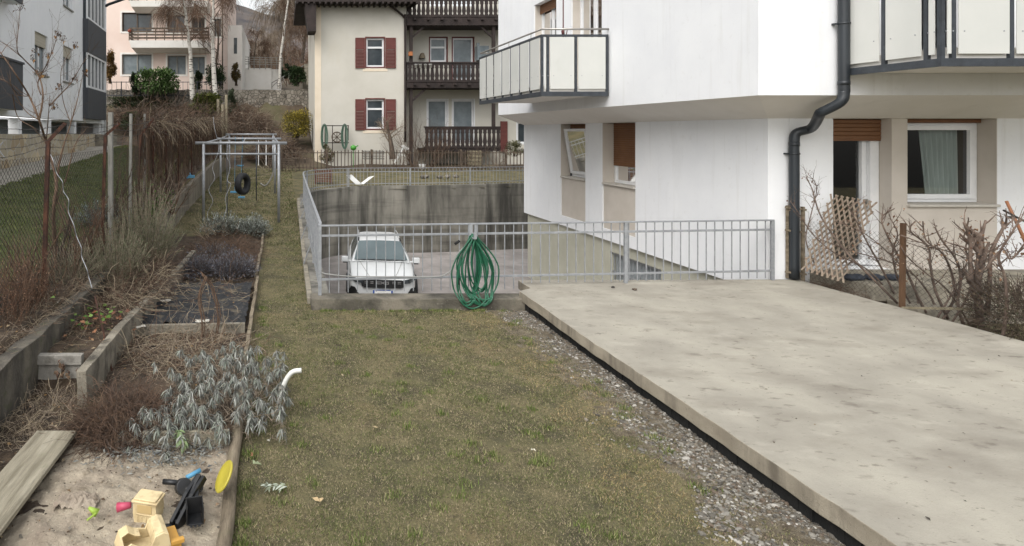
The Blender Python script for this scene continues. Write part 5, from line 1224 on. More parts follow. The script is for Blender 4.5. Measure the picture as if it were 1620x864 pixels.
for z0, z1 in ((3.2, 4.5), (6.2, 7.5)):
    mb = MB(); mb.prism([LBP(8, z0, .003), LBP(17, z0, .003), LBP(17, z0+.12, .003), LBP(8, z0+.12, .003)], n_*.38); b_ = mb.build('balcony', m_plaster, lb)
    mb = MB(); mb.prism([LBP(8, z0+.001, .39), LBP(17, z0+.001, .39), LBP(17, z1, .39), LBP(8, z1, .39)], n_*.04); mb.prism([LBP(8, z1, .36), LBP(17.05, z1, .36), LBP(17.05, z1+.06, .36), LBP(8, z1+.06, .36)], n_*.1); mb.build('slat_panel', m_slat, b_)
# undercroft
mb = MB(); mb.prism([LBP(6, 2.0, -1.2), LBP(29, 2.0, -1.2), LBP(29, 3.0, -1.2), LBP(6, 3.0, -1.2)], n_*-.1); mb.build('recess_wall', mat('recess_grey', ['7c8285', '8c9295'], 2, .9, .2, 10, stretch=(8,8,.2)), lb)
mb = MB()
for D in (10, 12.6, 15.2, 18.0, 20.9, 24.2, 28.6):
    mb = MB(); mb.prism([LBP(D, 2.3, -.35), LBP(D+.28, 2.3, -.35), LBP(D+.28, 3.0, -.35), LBP(D, 3.0, -.35)], n_*.3); mb.build('pillar', m_plaster, lb)
m_stone = mat('crazy_stone', ['8a7458', 'a38b68', '9a8f7c'], 1.8, .9, .4, 20)
nt = m_stone.node_tree; vo = nt.nodes.new('ShaderNodeTexVoronoi'); vo.feature = 'DISTANCE_TO_EDGE'; vo.inputs['Scale'].default_value = 2.6; v2 = nt.nodes.new('ShaderNodeTexVoronoi'); v2.inputs['Scale'].default_value = 2.6
tcn = [n for n in nt.nodes if n.type == 'TEX_COORD'][0]; nt.links.new(tcn.outputs['Object'], vo.inputs['Vector']); nt.links.new(tcn.outputs['Object'], v2.inputs['Vector'])
r_ = nt.nodes.new('ShaderNodeMapRange'); r_.inputs['From Min'].default_value = .02; r_.inputs['From Max'].default_value = .05; nt.links.new(vo.outputs['Distance'], r_.inputs['Value'])
mx = nt.nodes.new('ShaderNodeMix'); mx.data_type = 'RGBA'; mx.inputs[6].default_value = lin('b8b2a7'); pb = nt.nodes['Principled BSDF']
rmp = nt.nodes.new('ShaderNodeValToRGB'); rmp.color_ramp.elements[0].color = lin('a08660'); rmp.color_ramp.elements[1].color = lin('c8b898'); e = rmp.color_ramp.elements.new(.5); e.color = lin('a69d8a'); nt.links.new(v2.outputs['Color'], rmp.inputs['Fac'])
nt.links.new(r_.outputs[0], mx.inputs[0]); nt.links.new(rmp.outputs[0], mx.inputs[7]); nt.links.new(mx.outputs[2], pb.inputs['Base Color'])
mb = MB(); mb.prism([LBP(6, 1.0, -.12), LBP(29, 1.2, -.12), LBP(29, 2.48, -.12), LBP(6, 2.58, -.12)], n_*.12); mb.build('stone_plinth', m_stone, lb)
mb = MB(); p = LBP(29, 0, .1); mb.tube([(p[0], p[1]+.1, 1.9), (p[0], p[1]+.1, 11)], .06, 8); mb.build('downpipe', m_plaster, lb)
mb = MB(); mb.tube([W(163, 12, 29.2), W(172, 7, 29), W(200, -3, 28)], .07, 8); mb.build('gutter', m_anth, lb)
# path beside it
mb = MB(); mb.smooth = True; k = 0
for i in range(47):
    D = 6 + i*.5
    for o in (.02, .35, .7, 1.05): x, y, _ = LBP(D, 0, o); mb.v.append((x, y, H(x, y) + .035 - (.05 if o > 1 else 0)))
    if i:
        for j in range(3): b = 4*i+j; mb.face((b-4, b-3, b+1, b))
struct(mb.build('path', mat('pale_path', ['8f8a80', 'a39e93'], 4, .95, .4, 60), loc=(-7, 17, 1.5)))
mb = MB(); p = W(150, 213, 27.5); mb.box(p.x-1.2, p.x+.7, p.y, p.y+1.2, H(p.x, p.y)-.3, p.z); tag(mb.build('steps', m_kerbtop), 'low brownish step block at the far end of the stone plinth', 'steps')

# ------------------------------------------------------------ pink house on the hill
m_pinkw = mat('pink_render', ['d3beb2', 'dccabf'], .6, .9, .1, 40); m_trim = mat('white_trim', ['d6d2cb', 'dedbd5'], 2, .8)
DP = 42; ph = thing('pink_house', 'pale pink house with long white balconies on the hill', 'house', (-8, 45, 5.2))
wp = [(193, 240, 20, 50), (265, 292, 24, 52), (303, 324, 27, 53), (335, 350, 30, 58), (193, 240, 86, 118), (265, 294, 88, 118), (303, 324, 90, 118)]
xl = XX(110, DP); xr = XX(352, DP)
mb = MB(); mb.wall((xl, DP), (xr, DP), 5.0, 16, .3, (0, -1), [(XX(a, DP)-xl, XX(b, DP)-xl, ZZ(d, DP) if d < 100 else ZZ(118, DP), ZZ(c, DP)) for a, b, c, d in wp])
mb.box(xr-.3, xr-.001, DP+.302, DP+12, 5.0, 16); mb.box(xl, xr, DP+12.01, DP+12.3, 5, 16)
mb.build('wall', m_pinkw, ph)
mb = MB(); mb.box(xl, xr-.31, DP+1.5, DP+1.6, 5, 16); mb.build('interior_wall', m_dark, ph)
for a, b, c, d in wp:
    z0 = ZZ(d, DP); z1 = ZZ(c, DP); x0, x1 = XX(a, DP), XX(b, DP)
    mb = MB(); frame_box(mb, (0, DP-.03, 0), Ux, Vz, (0,1,0), x0-.12, x1+.12, z0-.12, z1+.12, .118, .025); mb.build('window_surround', m_trim, ph)
    mb = MB(); frame_box(mb, (0, DP+.12, 0), Ux, Vz, (0,1,0), x0, x1, z0, z1, .06, .05); mb.box((x0+x1)/2-.04, (x0+x1)/2+.04, DP+.12, DP+.17, z0+.06, z1-.06)
    w_ = mb.build('window', m_bark if a == 193 and d < 80 else m_postconc, ph); pane((0, DP+.2, 0), Ux, Vz, x0, x1, z0, z1, w_, m_fglass2 if d > 80 else m_fglass)
mb = MB(); mb.tube([W(352, 0, DP-.1), W(352, 150, DP-.1)], .05, 6); mb.build('downpipe', m_bark, ph)
for (ya, yb, r0, r1) in ((64, 80, 45, 61), (1, 15, -18, -2)):
    mb = MB(); x0, x1 = XX(204, DP-1.4), XX(330, DP-1.4)
    zt, zb_ = ZZ(ya, DP-1.4), ZZ(yb, DP-1.4); mb.add([(x0, DP-1.4, zt), (x1, DP-1.4, zt), (x1, DP, zt), (x0, DP, zt), (x0+.15, DP-1.35, zb_+.2), (x1-.1, DP-1.35, zb_+.2), (x1-.1, DP, zb_), (x0+.15, DP, zb_)], [(0,1,2,3), (4,7,6,5), (0,4,5,1), (1,5,6,2), (0,3,7,4)]); 
    b_ = mb.build('balcony', m_trim, ph)
    mb = MB()
    for k in range(4): z = ZZ(r0, DP-1.4) - k*(ZZ(r0, DP-1.4)-ZZ(r1, DP-1.4))/3.2; mb.beam((x0, DP-1.38, z), (x1, DP-1.38, z), .04, .12); mb.beam((x0+.02, DP-1.38, z), (x0+.02, DP, z), .04, .12)
    for k in range(10): x = x0 + (x1-x0)*k/9; mb.box(x-.03, x+.03, DP-1.36, DP-1.32, zt, ZZ(r0, DP-1.4))
    mb.build('wooden_railing', m_bark, b_)
mb = MB(); mb.blob(W(205, 49, DP-1.5), (.14, .14, .14), 1, .05); mb.build('flower_pot', mat('terracotta', ['7a3c2c', '8a4a38'], 3), ph)
# side wing in white
mb = MB(); mb.box(XX(355, 46), XX(383, 46), 46, 58, 5, ZZ(40, 46)); mb.m = 1; mb.box(XX(372, 46)-.1, XX(372, 46)+.15, 45.98, 45.995, ZZ(85, 46), ZZ(60, 46)); tag(mb.build('house_wing', [m_trim, m_fglass]), 'narrow whitish house wing with one slit window right of the pink house', 'house')
mb = MB(); mb.box(XX(374, 50), XX(430, 50), 50, 50.3, 5, ZZ(108, 50)); mb.box(XX(376, 50), XX(445, 50), 50.31, 55, 5, ZZ(108, 50)-.05)
tag(mb.build('garden_wall', m_trim), 'white garden wall on the terrace above the rubble stone wall', 'wall')
mb = MB()
for k in range(4): z = lerp(ZZ(103, 50), ZZ(92, 50), k/3); mb.beam((XX(374, 50), 49.9, z+.1), (XX(447, 50), 49.9, z), .03, .05)
for k in range(9): x = XX(375 + 9*k, 50); mb.box(x-.03, x+.03, 49.88, 49.92, ZZ(110, 50), ZZ(91, 50))
tag(mb.build('terrace_railing', m_postconc), 'grey railing along the top of the white garden wall', 'railing')
mb = MB()
for k in range(14): z = ZZ(140, 44) + k*.17; mb.box(XX(484, 44), XX(499, 44), 44 + k*.28, 44 + k*.28 + .3, z-.17, z)
mb.box(XX(479, 44), XX(484, 44)-.002, 44, 48, 5, ZZ(128, 44)); tag(mb.build('garden_stairs', m_kerbtop), 'narrow concrete garden stairs climbing left of the cream house', 'stairs')
mb = MB(); mb.tube([W(430, 138, 44), W(440, 128, 46), W(480, 112, 47)], .04, 5); mb.tube([W(430, 131, 44), W(480, 104, 47)], .04, 5)
for k in range(6): x = 430 + 9*k; mb.tube([W(x, 131-5*k, 44.5), W(x, 141-5*k, 44.5)], .03, 4)
tag(mb.build('stair_railing', m_postconc), 'slanting grey handrail beside the path behind the birch', 'railing')
# rubble stone wall
m_rub = mat('rubble', ['5a554d', '767067', '8c857a'], 1.5, .95, 1, 8)
nt = m_rub.node_tree; vo = nt.nodes.new('ShaderNodeTexVoronoi'); vo.feature = 'DISTANCE_TO_EDGE'; vo.inputs['Scale'].default_value = 4.2; v2 = nt.nodes.new('ShaderNodeTexVoronoi'); v2.inputs['Scale'].default_value = 4.2
tcn = [n for n in nt.nodes if n.type == 'TEX_COORD'][0]; nt.links.new(tcn.outputs['Object'], vo.inputs['Vector']); nt.links.new(tcn.outputs['Object'], v2.inputs['Vector'])
r_ = nt.nodes.new('ShaderNodeMapRange'); r_.inputs['From Min'].default_value = .0; r_.inputs['From Max'].default_value = .12; nt.links.new(vo.outputs['Distance'], r_.inputs['Value'])
rmp = nt.nodes.new('ShaderNodeValToRGB'); rmp.color_ramp.elements[0].color = lin('5f594f'); rmp.color_ramp.elements[1].color = lin('968f84'); nt.links.new(v2.outputs['Color'], rmp.inputs['Fac'])
mx = nt.nodes.new('ShaderNodeMix'); mx.data_type = 'RGBA'; mx.inputs[6].default_value = lin('37332c'); nt.links.new(r_.outputs[0], mx.inputs[0]); nt.links.new(rmp.outputs[0], mx.inputs[7]); nt.links.new(mx.outputs[2], nt.nodes['Principled BSDF'].inputs['Base Color'])
mb = MB(); nseg = 60
for i in range(nseg+1):
    x = -13 + 16*i/nseg
    for k in range(5): mb.v.append((x, 39.75 + .15*NZ(x*1.5, k), 2.9 + (ZZ(142, 39.8) - 2.9)*k/4 + (.12*NZ(x*2, 9) if k == 4 else 0)))
    mb.v.append((x, 40.6, ZZ(142, 39.8) + .02))
for i in range(nseg):
    for k in range(5): b = i*6+k; mb.face((b, b+6, b+7, b+1))
tag(mb.build('stone_wall', m_rub), 'rubble stone retaining wall across the slope left of the cream house', 'wall')
# fence on that wall, left part
mb = MB()
for y in (130, 151): mb.tube([W(160, y, 39.6), W(352, y, 39.6)], .025, 5)
for k in range(26): mb.tube([W(162 + 7.5*k, 129, 39.6), W(162 + 7.5*k, 154, 39.6)], .014 if k % 4 else .035, 4)
tag(mb.build('metal_fence', m_anth), 'thin dark metal fence along the terrace in front of the pink house', 'fence')

# ------------------------------------------------------------ cream house with wooden balconies
m_cream_w = mat('cream_render', ['bdb9ae', 'c6c2b8'], .7, .92, .15, 30, dirt=[('bcb5a4', 1.2, .55, .8, (1,1,.4), .5)])
m_quoin = mat('quoin_paint', ['d6c8b2', 'ddd0bc'], 2, .9); m_redsh = mat('red_shutter', ['5d302b', '6c3a34'], 2, .7, .6, 30, stretch=(1,1,6)); m_dwood = mat('dark_wood', ['231c1a', '352b28'], 3, .85, .4, 20)
DH = 32; ch = thing('farmhouse', 'cream house with red shutters and carved dark wooden balconies', 'house', (5, 34, .8))
hx0, hx1, hx2 = XX(498, DH), XX(643, DH), XX(850, DH)
hw = [(579, 608, 60, 107), (579, 608, 157, 205)]
mb = MB(); mb.wall((hx0, DH), (hx1, DH), .5, 10, .35, (0, -1), [(XX(a, DH)-hx0, XX(b, DH)-hx0, ZZ(d, DH), ZZ(c, DH)) for a, b, c, d in hw])
D2 = 33.5; x2, x3 = hx1 - .001, XX(900, D2)
hd_ = [(680, 707, 60, 99), (716, 749, 60, 128), (676, 708, 158, 226), (716, 750, 158, 226), (680, 707, -30, 10), (716, 749, -30, 10), (818, 836, 193, 228)]
mb.box(hx1-.35, hx1-.003, DH+.352, D2, .5, 10); mb.wall((x2, D2), (x3, D2), .5, 10, .35, (0, -1), [(XX(a, D2)-x2, XX(b, D2)-x2, ZZ(d, D2), ZZ(c, D2)) for a, b, c, d in hd_])
mb.box(hx0, hx0+.35, DH+.352, 40, .5, 10); mb.box(hx0+.36, x3, 40, 40.3, .5, 10)
mb.build('wall', m_cream_w, ch)
mb = MB(); mb.box(hx0+.5, x3, 35.5, 35.6, .5, 10); mb.box(hx0+.5, hx1-.5, DH+1.5, DH+1.6, .5, 10); mb.build('interior_wall', m_dark, ch)
mb = MB(); mb.box(hx0+.001, XX(508, DH), DH-.012, DH-.002, .5, 9.9); mb.build('corner_stripe', m_quoin, ch)
mb = MB(); 
for a, b, c, d in hw: mb = MB(); mb.box(XX(a-5, DH), XX(b+5, DH), DH-.015, DH-.002, ZZ(d+6, DH), ZZ(d+1.5, DH)); mb.build('sill_band', m_quoin, ch)
def hwin(a, b, c, d, D, fm, gm, split=None, mull=False):
    x0, x1, z0, z1 = XX(a, D), XX(b, D), ZZ(d, D), ZZ(c, D)
    mb = MB(); frame_box(mb, (0, D-.02, 0), Ux, Vz, (0,1,0), x0-.05, x1+.05, z0-.02, z1+.06, .06, .10); mb.build('window_surround', fm, ch)
    mb = MB(); frame_box(mb, (0, D+.1, 0), Ux, Vz, (0,1,0), x0+.012, x1-.012, z0+.042, z1-.003, .09, .05)
    if split is not None: zs = lerp(z0, z1, split); mb.box(x0+.1, x1-.1, D+.1, D+.15, zs-.05, zs+.05)
    w = mb.build('window', m_whiteframe, ch); pane((0, D+.16, 0), Ux, Vz, x0, x1, z0, z1, w, gm)
for (a, b, c, d), gm in zip(hw, (m_fglass, m_fglass)): hwin(a, b, c, d, DH, m_redsh, gm, .68)
for (a, b, c, d) in hw:
    for s0, s1 in ((a-17, a-2), (b+2, b+18)):
        mb = MB(); x0, x1 = XX(s0, DH), XX(s1, DH); z0, z1 = ZZ(d+1, DH), ZZ(c, DH); frame_box(mb, (0, DH-.06, 0), Ux, Vz, (0,1,0), x0, x1, z0, z1, .06, .045)
        mb.box(x0+.06, x1-.06, DH-.05, DH-.02, lerp(z0, z1, .62), z1-.06)
        n = 12
        for k in range(n): zz = z0+.06 + (lerp(z0, z1, .6)-z0-.06)*k/n; mb.beam((x0+.06, DH-.035, zz+.04), (x1-.06, DH-.035, zz+.04), .03, .05)
        mb.build('shutter', m_redsh, ch)
hwin(*hd_[0], D2, m_redsh, m_fglass2, .62); hwin(*hd_[1], D2, m_redsh, m_fglass2); hwin(*hd_[2], D2, m_whiteframe, m_fglass2); hwin(*hd_[3], D2, m_whiteframe, m_fglass2); hwin(*hd_[6], D2, m_whiteframe, m_fglass)
mb = MB(); mb.box(XX(792, D2-.1), XX(803, D2-.1), D2-.1, D2-.05, ZZ(240, D2), ZZ(192, D2)); mb.build('shutter', m_redsh, ch)
# roof eaves
mb = MB(); zt = ZZ(4, DH-.8)
mb.box(XX(468, DH-.8), XX(660, DH-.8), DH-1.0, DH+6, zt, zt+.25)
x0, x1 = XX(480, DH), XX(499, DH)
mb.add([(x0, DH-.9, ZZ(5, DH)), (x1-.01, DH-.9, ZZ(5, DH)), (x1-.01, DH-.9, ZZ(54, DH)), (x0+.22, DH-.9, ZZ(54, DH)), (x0, DH+.4, ZZ(5, DH)), (x1-.01, DH+.4, ZZ(5, DH)), (x1-.01, DH+.4, ZZ(54, DH)), (x0+.22, DH+.4, ZZ(54, DH))], [(0,1,2,3), (7,6,5,4), (0,3,7,4), (0,4,5,1), (3,2,6,7), (1,5,6,2)])
for k in range(22): x = XX(470 + 9*k, DH-.9); mb.box(x-.05, x+.05, DH-1.05, DH-.002, zt-.1, zt-.001)
mb.build('roof', m_dwood, ch)
mb = MB(); mb.tube(catmull([W(608, -6, DH-.5), W(613, 5, DH-.4), W(628, 17, DH-.2), W(639, 27, DH-.1), W(641, 40, DH-.08), W(641, 225, DH-.08)], 3), .06, 8); mb.build('downpipe', m_dwood, ch)
def carved(name_lbl, px0, px1, rt, rb, st, sb, D=31.9):
    x0, x1 = XX(px0, D), XX(px1, D); zt, zb_ = ZZ(rt, D), ZZ(rb, D)
    mb = MB(); mb.box(x0-.05, x1, D, D2-.005, ZZ(sb, D), ZZ(st, D)-.002)
    for k in range(11): x = lerp(x0, x1, (k+.5)/11); mb.box(x-.07, x+.07, D-.15, D-.003, ZZ(st+5, D), ZZ(st+1.5, D))
    b_ = mb.build('balcony', m_dwood, ch)
    mb = MB(); mb.box(x0-.05, x1, D-.03, D+.06, zt-.07, zt); mb.box(x0-.05, x1, D-.03, D+.06, zb_, zb_+.1); mb.build('handrail', m_dwood, b_)
    mb = MB(); n = int((x1-x0)/.235); w = (x1-x0)/n; h = zt-zb_-.17; z0 = zb_+.1     # carved boards: narrow at the baluster-shaped gaps
    prof = [(0, 1.0), (.12, .62), (.2, .86), (.27, .95), (.45, .72), (.66, .58), (.76, .9), (.82, .72), (.92, 1.0), (1.0, 1.0)]
    for k in range(n):
        c = x0 + w*(k+.5); L_ = [(c - w/2*q*.97, z0 + h*t) for t, q in prof]; R_ = [(c + w/2*q*.97, z0 + h*t) for t, q in prof]
        b = len(mb.v); m = len(prof); mb.v += [(x, D, z) for x, z in L_] + [(x, D, z) for x, z in R_] + [(x, D+.03, z) for x, z in L_] + [(x, D+.03, z) for x, z in R_]
        for i in range(m-1): mb.face((b+i, b+m+i, b+m+i+1, b+i+1)); mb.face((b+2*m+i, b+2*m+i+1, b+3*m+i+1, b+3*m+i)); mb.face((b+i, b+i+1, b+2*m+i+1, b+2*m+i)); mb.face((b+m+i, b+3*m+i, b+3*m+i+1, b+m+i+1))
    mb.build('carved_board', m_dwood, b_)
    mb = MB(); y0 = D+.05; y1 = D2-.1
    if px0 < 660:
        nn = 6
        for k in range(nn): yy = lerp(y0, y1, (k+.5)/nn); mb.box(x0-.02, x0+.01, yy-.09, yy+.09, z0, z0+h)
        mb.box(x0-.04, x0+.03, y0, y1, zt-.07, zt); mb.build('side_boards', m_dwood, b_)
carved('', 645, 880, -3, 27, 27, 40); carved('', 645, 880, 98, 130, 130, 139); carved('', 672, 792, 200, 235, 235, 239)
for px in (651, 782):
    for ya, yb in ((38, 98), (139, 200)):
        mb = MB(); x = XX(px, DH); mb.box(x-.08, x+.08, DH+.05, DH+.2, ZZ(yb, DH), ZZ(ya, DH)-.003); s = 1 if px < 700 else -1
        mb.beam((x+s*.08, DH+.12, ZZ(ya+20, DH)), (x+s*.75, DH+.12, ZZ(ya+2, DH)), .1, .1, up=(0,1,0)); mb.build('post', m_dwood, ch)
mb = MB(); mb.box(XX(651, DH)-.08, XX(651, DH)+.08, DH+.05, DH+.2, .7, ZZ(200, DH)); mb.build('post', m_dwood, ch)
m_pink2 = mat('dull_wicker', ['6b6152', '7d725f'], 6)
mb = MB(); p = W(668, 84, D2-.15); mb.lathe([(.1, 0), (.18, -.25), (.18, -.3)], p, 10); tag(mb.build('wall_lamp', m_pink2), 'small wicker shade hanging on the wall of the middle wooden balcony', 'lamp')
mb = MB(); p = W(764, 86, D2-.5); mb.box(p.x-.33, p.x+.3, D2-.6, D2-.15, ZZ(97, D2), ZZ(75, D2)); mb.box(p.x-.33, p.x-.2, D2-.55, D2-.4, ZZ(75, D2)+.002, ZZ(70, D2)); tag(mb.build('balcony_cabinet', m_fglass2), 'pale grey cabinet standing on the middle wooden balcony', 'cabinet')
mb = MB(); p = W(649, 85, DH-.05); mb.box(p.x-.1, p.x+.12, DH-.12, DH, p.z-.12, p.z+.1); tag(mb.build('bird_house', mat('orange_wood', ['9a6038', 'a86c44'], 4), bev=.01), 'small orange wooden bird house on the post of the middle balcony', 'bird house')
for k, px in enumerate((658, 665, 673, 681)):
    mb = MB(); p = W(px, 104, 31.75); mb.lathe([(0, -.12), (.05, -.12), (.075, .06), (.085, .06), (.085, .08), (0, .08)], p, 10); tag(mb.build('flower_pot', m_white), ['white pot hanging on the middle wooden balcony, nearest the downpipe', 'second white pot from the downpipe on the middle balcony', 'third white pot from the downpipe on the middle balcony', 'white pot farthest from the downpipe on the middle balcony'][k], 'flower pot', 'white pots on the wooden balcony')

# ------------------------------------------------------------ picket fence and things behind it
def picket(x0, x1, D, yt, zb_, name, label, m, pitch=.17, r=.02):
    t = thing(name, label, 'fence', (x0, D, zb_)); zt = ZZ(yt, D); mb = MB(); x = x0
    while x < x1: mb.box(x-r, x+r, D-.015, D+.012, zb_, zt + rng.uniform(-.05, .04)); x += pitch * rng.uniform(.9, 1.1)
    mb.build('pickets', m, t)
    mb = MB(); mb.beam((x0, D+.03, zt-.12), (x1, D+.03, zt-.12), .03, .04); mb.beam((x0, D+.03, zb_+.2), (x1, D+.03, zb_+.2), .03, .04); mb.build('rail', m, t)
    mb = MB()
    for k in range(int((x1-x0)/2.2)+1): mb = MB(); mb.box(x0+2.2*k-.04, x0+2.2*k+.04, D+.02, D+.08, zb_-.2, zt+.05); mb.build('post', m, t)
picket(XX(446, 29.5), XX(850, 29.5), 29.5, 238, .62, 'picket_fence', 'dark brown picket fence between the lawn and the cream house', m_bark)
def leafbush(name, label, c, rad, N, cols, size, m=m_twig, seed=1, cat='shrub', base_z=None, shell=.5, nst=14):
    r_ = random.Random(seed); t = thing(name, label, cat, (c[0], c[1], c[2]-rad[2])); L = Leaves(); st = MB(); cl = [rv(r_, 1).normalized()*r_.uniform(.4, .95) for _ in range(max(10, N//60))]
    for k in range(N):
        q = r_.choice(cl); v = q + rv(r_, .26); v *= 1
        if v.length > 1.08: v = v.normalized()*r_.uniform(.8, 1.08)
        p = Vector((c[0]+v.x*rad[0], c[1]+v.y*rad[1], c[2]+v.z*rad[2])); L.leaf(p, v.normalized() + rv(r_, .8) + Vector((0,0,.3)), size*r_.uniform(.6, 1.3), size*.55, r_.choice(cols), .3, r_=r_)
    for k in range(nst): v = r_.choice(cl)*.8; st.tube([(c[0]+r_.uniform(-.1,.1), c[1], c[2]-rad[2]*1.05), (c[0]+v.x*rad[0]*.5, c[1]+v.y*rad[1]*.5, c[2]-rad[2]*.3), (c[0]+v.x*rad[0], c[1]+v.y*rad[1], c[2]+v.z*rad[2])], .02, 4, cap=False)
    st.build('branch', m, t); L.build('foliage', t); return t
def LB(name, label, px, py, rx, ry, D, N, cols, size, seed, depth=None): c = W(px, py, D); sx = rx*D/F; return leafbush(name, label, c, (sx, depth or sx, ry*D/F), N, cols, size, seed=seed)
LB('laurel_bush', 'broad green laurel bush in front of the pink house', 250, 128, 37, 22, 38.6, 5000, ['4a6230', '5c7440', '3a4f26', '6a8250', '2c3c1e'], .17, 71, 1.0)
LB('conifer_bush', 'dense yellowish green conifer bush right of the birch trunk', 327, 167, 25, 21, 37.4, 5200, ['4d5524', '5f662c', '3b441e', '6d7036', '2f371a'], .13, 72, .9)
LB('forsythia_bush', 'round bush with yellow flowers left of the cream house', 470, 196, 27, 25, 34.0, 6500, ['8a7c30', '9c8c38', '6b6430', '4a4a28', '5a5028', 'a8983e'], .09, 73, .9)
LB('clipped_yew', 'dark rounded yew above the dead vine hedge', 210, 192, 24, 14, 36.5, 3600, ['2f3a24', '3c4a2e', '26301c', '4a5636'], .12, 74, .8)
LB('brown_thuja', 'tall orange brown thuja at the corner of the pink house', 174, 104, 9, 27, 39.2, 3000, ['7a5a2c', '6a4e28', '5c4a2c', '8a6a38', '4a4226'], .12, 75, .4)
LB('dark_holly', 'dark green holly behind the right birch trunk', 340, 122, 18, 20, 40.6, 3200, ['2a3822', '36482c', '1f2c1a', '485a38'], .14, 76, .8)
LB('dark_holly', 'narrow dark ivy column between the two birch trunks', 314, 128, 6, 20, 40.4, 1500, ['26321e', '344428', '1e2818'], .13, 77, .4)
LB('dark_holly', 'narrow dark shrub beside the laurel bush', 213, 133, 7, 19, 39.3, 1500, ['26321e', '344428', '1e2818'], .13, 78, .4)
LB('box_bush', 'dark green rounded bush at the foot of the garden stairs', 471, 120, 15, 16, 43.2, 3000, ['2a3a20', '384a2a', '20301a', '465a36'], .13, 79, .7)
LB('ivy_bank', 'dark ivy trailing over the wall beneath the metal fence', 220, 162, 60, 9, 38.9, 4200, ['2f3a22', '3e4a2c', '4a4a30', '262e1c'], .13, 80, .3)
LB('juniper', 'grey green juniper sprawling at the edge of the stone wall', 367, 165, 8, 22, 38.8, 1600, ['46503a', '56604a', '3a4430'], .12, 81, .4)
LB('small_cypress', 'small pointed brown cypress on the terrace near the stone wall', 374, 118, 7, 17, 44.5, 1200, ['4a4a2a', '5c5030', '6a5632'], .14, 82, .4)
LB('evergreen_bush', 'small dark evergreen left of the stair foot bush', 452, 112, 10, 12, 45.5, 1400, ['2c3a26', '3a4a30', '24301e'], .15, 83, .5)
LB('rose_bush', 'low brown leafy shrub by the picket fence under the hose trellis', 517, 243, 14, 14, 30.6, 900, ['5a5a3c', '6b6848', '4a4630', '7a6a50'], .09, 84, .4)
LB('rose_bush', 'pale grey green shrub behind the fence beside the red shutter', 815, 235, 16, 12, 31.0, 1200, ['6a6a50', '7b7a60', '565640'], .09, 85, .4)
# brambles and bare bushes on the bank
for i, (px, py, rx, hh, D, lb_) in enumerate(((215, 190, 55, 1.4, 37.5, 'brown bramble thicket on the bank at the left'), (290, 185, 45, 1.5, 37.0, 'reddish bramble thicket below the birch trunks'), (395, 215, 45, 1.6, 36.0, 'brown bramble thicket under the stone wall'), (430, 232, 40, 1.1, 32.5, 'low dead bramble left of the yellow bush'), (385, 190, 30, 1.3, 38.5, 'grey bare scrub against the stone wall'), (330, 205, 35, 1.2, 35.0, 'brown scrub right behind the dead vine hedge'))):
    p = W(px, py, D); z = H(p.x, D) - .05; fibre_mound('bramble', lb_, (p.x, D, z), (rx*D/F, 1.3), hh, 1500, [m_redbrown, m_twig, m_twig2, m_twig3], 90+i, (.4, 1.3), (.006, .013))
def tree(name, label, px, pyb, D, h, seed, bm_, tm, r=.1, kids=5, lev=3, ang=.6, grav=.02, gb_=0, shrink=.5, tw=.004, lean=(0,0), nmain=9, weep=0, spread=1.0, gz=None, weepL=1.2, start=.35):
    r_ = random.Random(seed); b = W(px, pyb, D)
    if gz is not None: b.z = gz
    t = thing(name, label, 'tree', b); tr = MB(); cr_ = MB(); n = 10; P = []; d = Vector((lean[0], lean[1], 1)).normalized(); p = b.copy()
    for i in range(n+1): P.append(p.copy()); d = (d + rv(r_, .09)).normalized(); p += d*h/n
    tr.tube(P, [r*(1-.8*i/n) for i in range(n+1)], 9, cap=False); tips = []
    for k in range(nmain):
        f = start + (1-start)*(k + r_.random())/nmain; i = min(n-1, int(f*n)); q = P[i].lerp(P[i+1], f*n-i); a = r_.uniform(0, 6.28); L = h*.36*(1.15-f*.8)*spread*r_.uniform(.8, 1.2)
        grow(tr if False else cr_, r_, q, Vector((math.cos(a), math.sin(a), r_.uniform(.5, 1.0))), L, r*.35*(1.2-f), lev-1, kids, 6, .25, grav, ang, shrink, tips, .5, minr=tw)
    if weep:
        for (p, d, l) in tips:
            for k in range(weep):
                Q = [p - d*r_.uniform(0, .3)]; dd = (d*.6 + rv(r_, .5)).normalized(); L = weepL*r_.uniform(.4, 1.1)
                for i in range(5): dd = (dd + Vector((0, 0, -.55)) + rv(r_, .1)).normalized(); Q.append(Q[-1] + dd*L/5)
                cr_.tube(Q, .006 if tw < .01 else tw*.8, 3, cap=False)
    tr.build('trunk', tm, t); cr_.build('crown', bm_, t); return t
tree('birch_tree', 'left white birch with drooping bare twigs before the pink house', 305, 158, 38.2, 7.6, 101, m_twig2, m_birch, .17, 4, 3, .6, -.03, weep=5, nmain=13, lean=(-.10, 0), spread=.9, start=.45)
tree('birch_tree', 'right white birch with drooping bare twigs before the pink house', 341, 150, 38.6, 8.5, 102, m_twig2, m_birch, .17, 4, 3, .6, -.03, weep=5, nmain=13, lean=(-.03, 0), spread=.9, start=.5)
tree('bare_tree', 'dark leafless tree spreading wide between the birches', 336, 140, 39.3, 5.0, 103, m_twig, m_bark, .12, 4, 3, .7, .0, nmain=9, spread=1.5, start=.2)
tree('birch_tree', 'slender birch on the terrace behind the rubble wall', 441, 140, 44, 9.5, 104, m_twig2, m_birch, .12, 4, 3, .6, -.03, weep=5, nmain=13, spread=.9, start=.3)
tree('weeping_tree', 'weeping tree with brown drooping twigs beside the cream house', 478, 100, 49, 6.2, 105, m_twig3, m_bark, .14, 5, 3, .7, -.04, tw=.010, weep=6, nmain=14, spread=1.7, weepL=2.4, start=.3)
